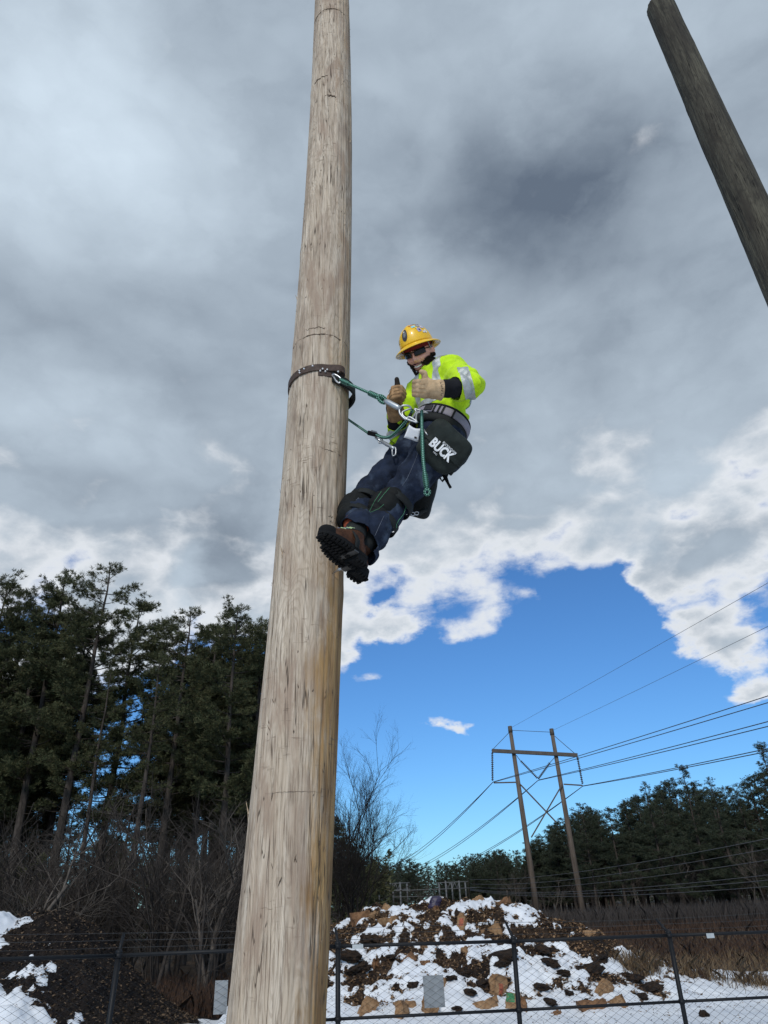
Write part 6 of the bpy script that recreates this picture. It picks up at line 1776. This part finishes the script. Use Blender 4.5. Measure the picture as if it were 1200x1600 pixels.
# strap round the pole
zst = at(497, 577, PY - float(pole_r(4.1))).z
strap = empty('pole_strap', (float(pole_x(zst)), PY, zst)); tag(strap, 'dark brown leather strap with white rivets wrapped round the pole', 'pole strap')
def PS(a, out, z): # a: degrees, 0 faces the camera, positive to the right
    r_ = float(pole_r(z)) + out; return Vector((float(pole_x(z)) + r_ * math.sin(R(a)), PY - r_ * math.cos(R(a)), z))
def strap_band(name, f, hw, mat, thick=0.006, n=60):
    V_ = []; F2 = []
    for i in range(n + 1):
        c, up_, nr = f(i / n)
        for s_, o_ in ((-1, 0), (1, 0), (1, 1), (-1, 1)): V_.append(np3(c + up_ * hw * s_ + nr * thick * o_))
    for i in range(n):
        for q in range(4): q2 = (q + 1) % 4; F2.append((i * 4 + q, i * 4 + q2, (i + 1) * 4 + q2, (i + 1) * 4 + q))
    F2.append((3, 2, 1, 0)); F2.append(tuple(n * 4 + q for q in range(4)))
    m = MB(); m.add(V_, F2); return adopt(m.build(name, mat, None, smooth=False), strap)
Z = Vector((0, 0, 1))
_sp = [(-229 + 6.2 * i, 0.004) for i in range(41)] + [(26, 0.009), (32, 0.017), (38, 0.026), (43, 0.032)]
_sp = [(a_, o_, 0.012 * math.sin(R(a_ + 40))) for a_, o_ in _sp] + [(47, 0.034, 0.008), (50, 0.029, 0.004), (51, 0.021, 0.0), (49, 0.013, -0.006), (44, 0.009, -0.012), (36, 0.0065, -0.018), (26, 0.005, -0.022), (16, 0.0045, -0.024), (4, 0.004, -0.024)]
_spts = [np3(PS(a_, o_, zst + z_)) for a_, o_, z_ in _sp]
_spts = np.array(spl(_spts, 3))
def f_main(t):
    i = t * (len(_spts) - 1); k = min(len(_spts) - 2, int(i)); p = _spts[k] + (_spts[k + 1] - _spts[k]) * (i - k)
    d = Vector(_spts[k + 1] - _spts[k]); nr = Vector((d.y, -d.x, 0)).normalized()
    return Vector(p), Z, nr
strap_band('outer_strap', f_main, 0.021, M['leather'], 0.006, 160)
def f_in(t):
    a = 30 + t * 110; z = zst - 0.040 - 0.015 * math.sin(R(a)) ; nr = Vector((math.sin(R(a)), -math.cos(R(a)), 0)); bulge = 0.004 + 0.026 * math.exp(-((a - 82) / 30) ** 2)
    return PS(a, bulge, z), Z, nr
strap_band('inner_strap', f_in, 0.030, M['nylon'], 0.012, 36)
for a, dz_ in ((-32, .008), (-31, -.008), (-22, .006), (-6, .010), (8, -.028), (12, -.014), (17, -.030), (20, -.016), (38, -.024)):
    p = PS(a, 0.013 if a < 30 else 0.03, zst + dz_ + 0.012 * math.sin(R(a + 40))); nr = Vector((math.sin(R(a)), -math.cos(R(a)), 0)); m = MB(); m.tube([p - nr * 0.004, p + nr * 0.003], [0.0052, 0.0036], 8); adopt(m.build('rivet', M['print']), strap)
# hook at the strap, rope, splice, snap hook, rings
main = empty('lanyard_rope', px3(560, 603, 2.93)); tag(main, 'tight green rope with a splice running from the front of the strap to the belt', 'rope', RG)
h0 = px3(521, 588, PY - 0.175); h1 = px3(528, 597, PY - 0.19); h2 = px3(533, 594, PY - 0.19)
m = MB(); m.tube(spl([h0, px3(519, 586, PY - .18), px3(523, 585, PY - .19), px3(532, 591, PY - .19), px3(531, 598, PY - .19), px3(526, 596, PY - .185), h0]), 0.0045, 8); adopt(m.build('hook', M['steel']), main)
rA = px3(532, 594, PY - 0.19); rB = px3(597, 623, 2.86)
rope('eye_splice', [rA, rA.lerp(rB, 0.10), rA.lerp(rB, 0.22)], [0.013] * 16 + [0.010], M['rope_sleeve'], main)
rope('rope', [rA, rA.lerp(rB, 0.5), rB], 0.0075, M['rope'], main)
sA, sB = rA.lerp(rB, 0.68), rA.lerp(rB, 1.02)
m = MB(); m.tube([sA, sA.lerp(sB, 0.06), sA.lerp(sB, 0.5), sB], [0.009, 0.0145, 0.0150, 0.0135], 12, vscale=1.0); adopt(m.build('splice_sleeve', M['rope_sleeve']), main)
th = px3(597, 624, 2.855); m = MB(); m.tube([th + cv(math.cos(q) * 0.021, math.sin(q) * 0.016 - math.cos(q) * 0.010, 0) for q in np.linspace(0, 2 * math.pi, 21)], 0.0085, 8); adopt(m.build('rope_eye', M['rope']), main)
snap = empty('snap_hook', px3(612, 631, 2.83)); tag(snap, 'forged aluminium snap hook joining the tight rope to the ring', 'snap hook')
a, b = px3(601, 626, 2.85), px3(626, 639, 2.82)
m = MB(); m.tube([a, a.lerp(b, 0.12), a.lerp(b, 0.3), a.lerp(b, 0.8), b], [0.009, 0.0135, 0.0155, 0.0150, 0.011], 12); adopt(m.build('body', M['alu']), snap)
def loop(name, pts, r_, mat, par): m = MB(); q = [px3(*p) for p in pts]; m.tube(spl(q + [q[0]], 8), r_, 8); return adopt(m.build(name, mat), par)
loop('hook_gate', [(624, 638, 2.82), (629, 634, 2.81), (638, 634, 2.81), (642, 638, 2.82), (637, 640, 2.82), (629, 644, 2.82), (630, 650, 2.82), (637, 655, 2.82), (632, 654, 2.82), (625, 646, 2.82)], 0.0052, M['alu'], snap)
ring = empty('belt_ring', px3(648, 648, 2.83)); tag(ring, 'pale oval steel ring on the belt where the snap hook is clipped', 'steel ring')
loop('ring', [(636, 655, 2.825), (645, 652, 2.83), (650, 644, 2.84), (648, 639, 2.84), (655, 641, 2.84), (668, 645, 2.84), (653, 645, 2.84), (650, 655, 2.83), (651, 660, 2.83)], 0.0048, M['alu'], ring)
loop('ring', [(634, 654, 2.82), (641, 652, 2.82), (652, 660, 2.82), (641, 657, 2.82)], 0.0050, M['alu'], ring)
m = MB(); m.tube([px3(644, 640, 2.85), px3(641, 650, 2.84)], 0.008, 7); adopt(m.build('keeper', M['nylon']), ring)
# the other leg: from behind the pole to the rope grab, tail looping up to the ring
tail = empty('lanyard_rope', px3(575, 677, 3.14)); tag(tail, 'lower green rope from behind the pole with a slack loop up to the belt', 'rope', RG)
rope('rope', [px3(530, 645, 3.34), px3(545, 656, 3.28), px3(577, 678, 3.12)], 0.0070, M['rope'], tail)
rope('rope_tail', [px3(586, 678, 3.10), px3(597, 683, 3.05), px3(608, 683, 3.0), px3(617, 677, 2.95), px3(626, 668, 2.90), px3(634, 659, 2.87), px3(640, 650, 2.85), px3(645, 641, 2.84)], 0.0085, M['rope'], tail)
grab = empty('rope_grab', px3(582, 678, 3.1)); tag(grab, 'black and silver rope grab with a hook on the lower rope', 'rope grab')
a, b = px3(574, 676, 3.12), px3(590, 680, 3.09)
m = MB(); m.box((a + b) / 2 + cv(0, 0, 0.004), ((b - a) * 0.48, cv(0.2, 0.9, 0) * 0.013, cv(0, 0, 1) * 0.011)); oo = m.build('housing', M['rubber'], None, smooth=False); md = oo.modifiers.new('b', 'BEVEL'); md.width = 0.004; md.segments = 2; adopt(oo, grab)
m = MB(); m.box((a + b) / 2 + cv(0.008, 0.010, 0.012), ((b - a) * 0.28, cv(0.2, 0.9, 0) * 0.006, cv(0, 0, 1) * 0.006)); adopt(m.build('cam', M['steel'], None, smooth=False), grab)
a, b = px3(587, 684, 3.09), px3(594, 689, 3.06); m = MB(); m.tube([a, b], [0.007, 0.006], 8); adopt(m.build('swivel', M['steel']), grab)
loop('shackle', [(592, 686, 3.07), (597, 686, 3.06), (597, 692, 3.06), (592, 692, 3.07)], 0.0035, M['steel'], grab)
sn2 = empty('snap_hook', px3(606, 694, 3.03)); tag(sn2, 'tarnished snap hook between the rope grab and the far side of the belt', 'snap hook')
a, b = px3(595, 689, 3.06), px3(616, 701, 3.0); m = MB(); m.tube([a, a.lerp(b, .15), a.lerp(b, .5), a.lerp(b, .85), b], [0.006, 0.0095, 0.011, 0.009, 0.007], 10); adopt(m.build('body', M['alu']), sn2)
loop('hook_eye', [(613, 699, 3.01), (618, 700, 3.0), (618, 710, 3.0), (614, 712, 3.0), (613, 706, 3.01)], 0.0042, M['alu'], sn2)
# spare lanyard hanging straight down in front of the bag
spare = empty('lanyard_rope', px3(660, 700, 2.78)); tag(spare, 'short green rope hanging past the tool bag with a spliced eye at its end', 'rope', RG)
rope('rope', [px3(659, 642, 2.80), px3(659, 660, 2.78), px3(660, 690, 2.77), px3(661, 715, 2.77), px3(663, 735, 2.78), px3(665, 748, 2.79)], 0.0085, M['rope'], spare)
m = MB(); m.tube([px3(663.5, 738, 2.785), px3(664, 742, 2.788), px3(666, 757, 2.80), px3(667, 764, 2.80)], [0.009, 0.0135, 0.0140, 0.0110], 10); adopt(m.build('splice_sleeve', M['rope_sleeve']), spare)
c = px3(667.5, 769, 2.80); m = MB(); m.tube([c + cv(math.cos(q) * 0.011, math.sin(q) * 0.013, 0) for q in np.linspace(0, 2 * math.pi, 19)], 0.0065, 8); adopt(m.build('rope_eye', M['rope']), spare)
rope('rope_bight', [px3(716, 722, 3.0), px3(722, 721, 2.98), px3(725, 715, 2.97), px3(722, 711, 2.97)], 0.006, M['rope'], spare)

# ------------------------------------------------------------------ paper yard-waste bags and clods on the heap
def kraft(name, c, c2, stain):
    m, t, b = new_mat(name)
    co = t.node('ShaderNodeTexCoord').outputs['Object']
    col = t.mix(t.mr(t.noise(co, 7, 5, 0.6), 0.35, 0.68), c, c2); col = t.mix(t.mr(t.noise(co, 3.5, 4, 0.6), 0.52, 0.66), col, stain)
    t.l.new(col, b.inputs['Base Color']); b.inputs['Roughness'].default_value = 0.85; b.inputs['Specular IOR Level'].default_value = 0.2
    bn = t.node('ShaderNodeBump'); bn.inputs['Strength'].default_value = 0.8; bn.inputs['Distance'].default_value = 0.02
    t.l.new(t.noise(co, 26, 4, 0.6, 0.6), bn.inputs['Height']); t.l.new(bn.outputs[0], b.inputs['Normal'])
    return m
M['kraft'] = kraft('wet_kraft_paper', (0.22, 0.125, 0.062), (0.34, 0.215, 0.12), (0.085, 0.046, 0.026))
M['kraft_dark'] = kraft('rotting_kraft_paper', (0.16, 0.085, 0.045), (0.26, 0.14, 0.07), (0.07, 0.038, 0.022))
M['red_print'] = simple('faded_red_print', (0.30, 0.085, 0.045), 0.85, var=0.5, scale=22)
M['green_print'] = simple('green_print', (0.035, 0.17, 0.07), 0.85, var=0.5, scale=22)
M['purple'] = simple('dark_purple_plastic', (0.022, 0.015, 0.045), 0.5, var=0.3)
def bag_mesh(seed, slump=0.3, openm=True):
    """a tall square paper sack 0.36 x 0.26 x 0.72: bulged, creased and with a crumpled mouth"""
    nx, nz = 36, 20; V = []; F_ = []
    per = np.linspace(0, 1, nx, endpoint=False)
    for i in range(nz + 1):
        v = i / nz
        for u in per:
            q = u * 4; s_ = int(q) % 4; f_ = q - int(q)
            c = [(1 - 2 * f_, 1), (-1, 1 - 2 * f_), (-1 + 2 * f_, -1), (1, -1 + 2 * f_)][s_]
            c = np.array(c, float)
            if s_ in (1, 3): c[0] *= 1 - (0.10 + 0.30 * v) * (1 - abs(1 - 2 * f_))       # folded side gussets
            else: c[1] *= 1 + 0.16 * math.sin(math.pi * v) * (1 - (1 - 2 * f_) ** 2)
            hx, hy = 0.20, 0.150
            if v > 0.75: hy *= 1 - 0.45 * (v - 0.75) / 0.25; hx *= 1 + 0.08 * (v - 0.75) / 0.25
            V.append([c[0] * hx, c[1] * hy, 0.72 * v * (1 - 0.12 * slump)])
    V = np.array(V); z = V[:, 2]
    V[:, 0] += slump * 0.16 * (z / 0.72) ** 2 + 0.045 * np.abs(fbm(V[:, 0] * 6, V[:, 1] * 6, z * 5, 4, seed, 0.65))
    V[:, 1] += 0.045 * np.abs(fbm(V[:, 0] * 6, V[:, 1] * 6, z * 5, 4, seed + 40, 0.65))
    V[:, 2] += 0.020 * fbm(V[:, 0] * 5, V[:, 1] * 5, z * 5, 2, seed + 80) - slump * 0.10 * np.abs(V[:, 0]) * (z > .5)
    for i in range(nz):
        for j in range(nx): j2 = (j + 1) % nx; F_.append((i * nx + j, i * nx + j2, (i + 1) * nx + j2, (i + 1) * nx + j))
    F_.append(tuple(range(nx))[::-1])
    # open mouth: the paper turns in and the leaves lie a hand below the rim
    top = V[nz * nx:(nz + 1) * nx]; cen = top.mean(0); b0 = len(V)
    inner = cen + (top - cen) * 0.86 - [0, 0, 0.02]; deep = cen + (top - cen) * 0.80 - [0, 0, 0.13]
    V = np.vstack([V, inner, deep])
    for o_, q_ in ((nz * nx, b0), (b0, b0 + nx)):
        for j in range(nx): j2 = (j + 1) % nx; F_.append((o_ + j, o_ + j2, q_ + j2, q_ + j))
    F_.append(tuple(b0 + nx + j for j in range(nx)))
    me = bpy.data.meshes.new('paper_bag'); me.from_pydata(V.tolist(), [], F_)
    me.polygons.foreach_set("use_smooth", [True] * len(F_)); me.set_sharp_from_angle(angle=R(40)); return me
BAGM = {}
for kind, mats in (('kraft', 'kraft'), ('dark', 'kraft_dark')):
    BAGM[kind] = []
    for sd, sl in ((1, 0.2), (2, 0.7), (3, 1.2), (4, 0.4)):
        me = bag_mesh(sd * 13, sl); me.materials.append(M[mats]); BAGM[kind].append(me)
def surf(x, y): return max(float(soil_right(x, y)), float(snow_right(x, y)))
def hit_heap(px, py):
    """first point of the heap seen at a pixel"""
    d = ray(px, py)
    for Y in np.arange(16.0, 29.0, 0.05):
        p = EYE + d * (Y / d.y)
        if surf(p.x, Y) >= p.z: return p
    return EYE + d * (19.0 / d.y)
rb2 = random.Random(8)
BAGS = [  # px, py of the middle; lean sideways (deg from upright), turn, size, colour, print, label
    (574, 1586, 25, 20, 0.85, 'kraft', None, 'leaning paper yard bag, first of the bags along the foot of the heap'),
    (640, 1574, 78, 10, 0.95, 'kraft', None, 'paper bag lying on its side on top of others below the grey sheet'),
    (628, 1592, 18, 60, 0.80, 'kraft', None, 'paper bag under the lying one, left in the group below the grey sheet'),
    (676, 1584, 30, 120, 0.95, 'kraft', None, 'fat torn paper bag with an open mouth below the grey sheet'),
    (694, 1548, 40, 50, 0.60, 'kraft', None, 'paper bag half hidden behind the grey sheet on the fence'),
    (764, 1576, 76, -20, 1.05, 'kraft', None, 'long paper bag lying on its side left of the second post'),
    (780, 1554, 14, 35, 0.95, 'kraft', 'red', 'tall paper bag with a red print standing behind the lying one'),
    (800, 1578, 6, -10, 0.85, 'kraft', 'green', 'paper bag with a green top leaning near the fence post'),
    (819, 1580, 20, 80, 0.70, 'dark', None, 'dark wet paper bag right behind the fence post'),
    (948, 1553, 40, 30, 0.80, 'kraft', None, 'paper bag propped up against a longer one at the right'),
    (934, 1577, 84, 5, 1.05, 'dark', None, 'long dark paper bag lying flat at the right of the heap'),
    (968, 1572, 70, 140, 0.75, 'kraft', None, 'pale paper bag sunk in snow at the end of the long dark one'),
    (724, 1452, 30, 70, 0.85, 'kraft', 'red', 'paper bag with red print stuck upright high on the heap'),
    (774, 1461, 75, 160, 0.90, 'kraft', None, 'round-mouthed paper bag lying just above the fence rail by the post'),
    (612, 1443, 80, 30, 0.95, 'kraft', None, 'striped-looking tan bag lying across the middle of the heap'),
    (640, 1498, 50, 10, 0.60, 'dark', None, 'dark torn bag in the snow below the rail'),
    (664, 1484, 80, 90, 0.55, 'kraft', None, 'small orange-brown bag just under the rail'),
    (728, 1490, 55, 300, 0.80, 'kraft', None, 'twisted paper bag sliding down the snow under the rail'),
    (606, 1421, 60, 200, 0.75, 'kraft', None, 'tan bag bulging out of the leaves near the crest'),
    (566, 1434, 84, 15, 0.95, 'dark', None, 'flattened brown bag near the left end of the crest'),
    (588, 1430, 70, 60, 0.70, 'kraft', None, 'crumpled tan bag beside the flattened one near the crest'),
    (748, 1407, 55, 20, 0.75, 'kraft', None, 'pale bag on the crest with snow on its back'),
    (792, 1410, 70, 45, 0.70, 'dark', None, 'brown bag on the crest to the right of the pale one'),
    (921, 1462, 72, 190, 0.95, 'kraft', None, 'long tan bag at the right end of the heap, by the tower pole'),
    (588, 1513, 60, 100, 0.65, 'dark', None, 'dark brown boot-shaped lump of bag in the snow'),
    (632, 1543, 70, 10, 0.50, 'dark', None, 'reddish scrap of bag in the snow left of the grey sheet'),
    (667, 1508, 85, 10, 0.42, 'dark', None, 'little brown scrap of bag above the grey sheet'),
    (1020, 1440 + 62, 80, 60, 0.60, 'kraft', None, 'tan bag at the low right foot of the heap'),
    (852, 1430, 60, 30, 0.60, 'dark', None, 'dark bag buried in leaves on the right shoulder of the heap'),
    (680, 1424, 66, 300, 0.60, 'dark', None, 'dark bag under the crest in the middle of the heap'),
]
for px, py, lean, turn, sz, colr, prt, lab in BAGS:
    p = hit_heap(px, py); z = surf(p.x, p.y)
    o = link('paper_bag', rb2.choice(BAGM[colr])); tag(o, lab, 'paper bag', 'paper bags on the heap')
    rm = Matrix.Rotation(R(turn), 4, 'Z') @ Matrix.Rotation(R(lean * (1 if turn < 90 or turn > 180 else -1)), 4, 'Y')
    up_half = rm @ Vector((0, 0, 0.36 * sz))
    sink = 0.11 * sz
    sz *= 0.86
    o.rotation_euler = rm.to_euler(); o.scale = (sz, sz, sz)
    mid_z = z + (0.13 * sz if lean > 45 else 0.30 * sz) - sink
    o.location = Vector((p.x, p.y + 0.10, mid_z)) - up_half
    if prt:
        m = MB(); n = 7
        bvh = bvh_of(o.data); V_ = []
        rmi = rm.inverted(); dl_ = (rmi @ (EYE - o.location).normalized())
        face = Vector((1, 0, 0)) * (1 if dl_.x > 0 else -1) if abs(dl_.x) > abs(dl_.y) * 1.3 else Vector((0, 1, 0)) * (1 if dl_.y > 0 else -1)
        sdv = Vector((0, 0, 1)).cross(face); z0, z1 = ((0.18, 0.48) if prt == 'red' else (0.44, 0.66)); hw = 0.085 if prt == 'red' else 0.13
        for i in range(n):
            for j in range(n):
                q = sdv * (hw * (2 * i / (n - 1) - 1)) + Vector((0, 0, z0 + (z1 - z0) * j / (n - 1)))
                h = bvh.ray_cast(q + face * 0.8, -face, 1.2); V_.append(np3((h[0] if h[0] is not None else q) + face * 0.006))
        m.add(V_, [(i * n + j, (i + 1) * n + j, (i + 1) * n + j + 1, i * n + j + 1) for i in range(n - 1) for j in range(n - 1)])
        pr = m.build('printed_panel', M['red_print' if prt == 'red' else 'green_print'], o)
p = hit_heap(680, 1419)
m = Prims(); m.ell(Vector((p.x, p.y, surf(p.x, p.y) + 0.10)), (Vector((0.20, 0.02, 0.03)), Vector((0, 0.16, 0)), Vector((0.04, 0, 0.20))), 0.8)
mm = m.skin('plastic_sack', 0.03, 2); folds(mm, [(p, p + Vector((0, 0, 1)))], 0.018, 18, 6, 3); mm.materials.append(M['purple'])
tag(link('plastic_sack', mm), 'dark purple plastic sack on the crest of the heap', 'plastic sack')
# clods and root lumps showing through the snow
def clod_mesh(seed):
    bm = bmesh.new(); bmesh.ops.create_icosphere(bm, subdivisions=3, radius=1.0); rs = random.Random(seed); off = rs.uniform(0, 50)
    for v in bm.verts:
        d = v.co.normalized(); n_ = float(fbm(np.array([d.x * 1.6 + off]), np.array([d.y * 1.6]), np.array([d.z * 1.6]), 4, seed, 0.65)[0]); v.co = d * (1 + 0.42 * n_); v.co.z *= 0.55
    me = bpy.data.meshes.new('earth_clod'); bm.to_mesh(me); bm.free(); me.materials.append(M['soil']); return me
CL = [clod_mesh(i) for i in range(5)]
CLODS = [(790, 1497, .30, 'broad dark clod in the snow left of the second post'), (785, 1512, .16, 'small clod under the broad dark one'), (850, 1488, .22, 'clod right of the second post under the rail'), (860, 1507, .20, 'dark clod in the snow between the right posts, upper one'),
         (845, 1545, .16, 'clod halfway down the snow right of the second post'), (882, 1525, .15, 'small round clod in the clear snow'), (890, 1553, .10, 'tiny clod at the right, low in the snow'), (862, 1570, .14, 'clod low in the snow right of the post'),
         (720, 1520, .18, 'clod in the middle of the snow slope'), (705, 1530, .14, 'clod left of the one in the middle of the slope'), (757, 1540, .17, 'clod above the lying bags'), (737, 1555, .14, 'clod strip left of the lying bags'),
         (545, 1500, .32, 'long dark clump near the left post'), (560, 1515, .26, 'dark clump below the long one near the left post'), (578, 1470, .30, 'dark clump on the slope left of the rail tag'), (612, 1500, .12, 'small clod between two dark bags'), (646, 1540, .14, 'clod left of the grey sheet'),
         (1020, 1548, .26, 'dark clod at the right foot of the heap'), (990, 1530, .20, 'clod in the snow on the right flank'), (1005, 1560, .14, 'clod near the right post'), (925, 1520, .24, 'clod on the right flank under the rail'), (940, 1500, .22, 'clod by the rail on the right flank'), (1100, 1588, .12, 'clod alone in the flat snow at the right'), (915, 1568, .09, 'tiny clod left of the long dark bag'), (715, 1578, .12, 'clod right of the torn bag')]
for i, (px, py, r_, lab) in enumerate(CLODS):
    p = hit_heap(px, py); o = link('earth_clod', CL[i % 5]); o.location = (p.x, p.y, surf(p.x, p.y) + 0.02); o.scale = (r_ * rb2.uniform(.8, 1.3), r_, r_ * 0.8); o.rotation_euler = (rb2.uniform(-.3, .3), rb2.uniform(-.3, .3), rb2.uniform(0, 6.28))
    tag(o, lab, 'clod', 'clods in the snow')
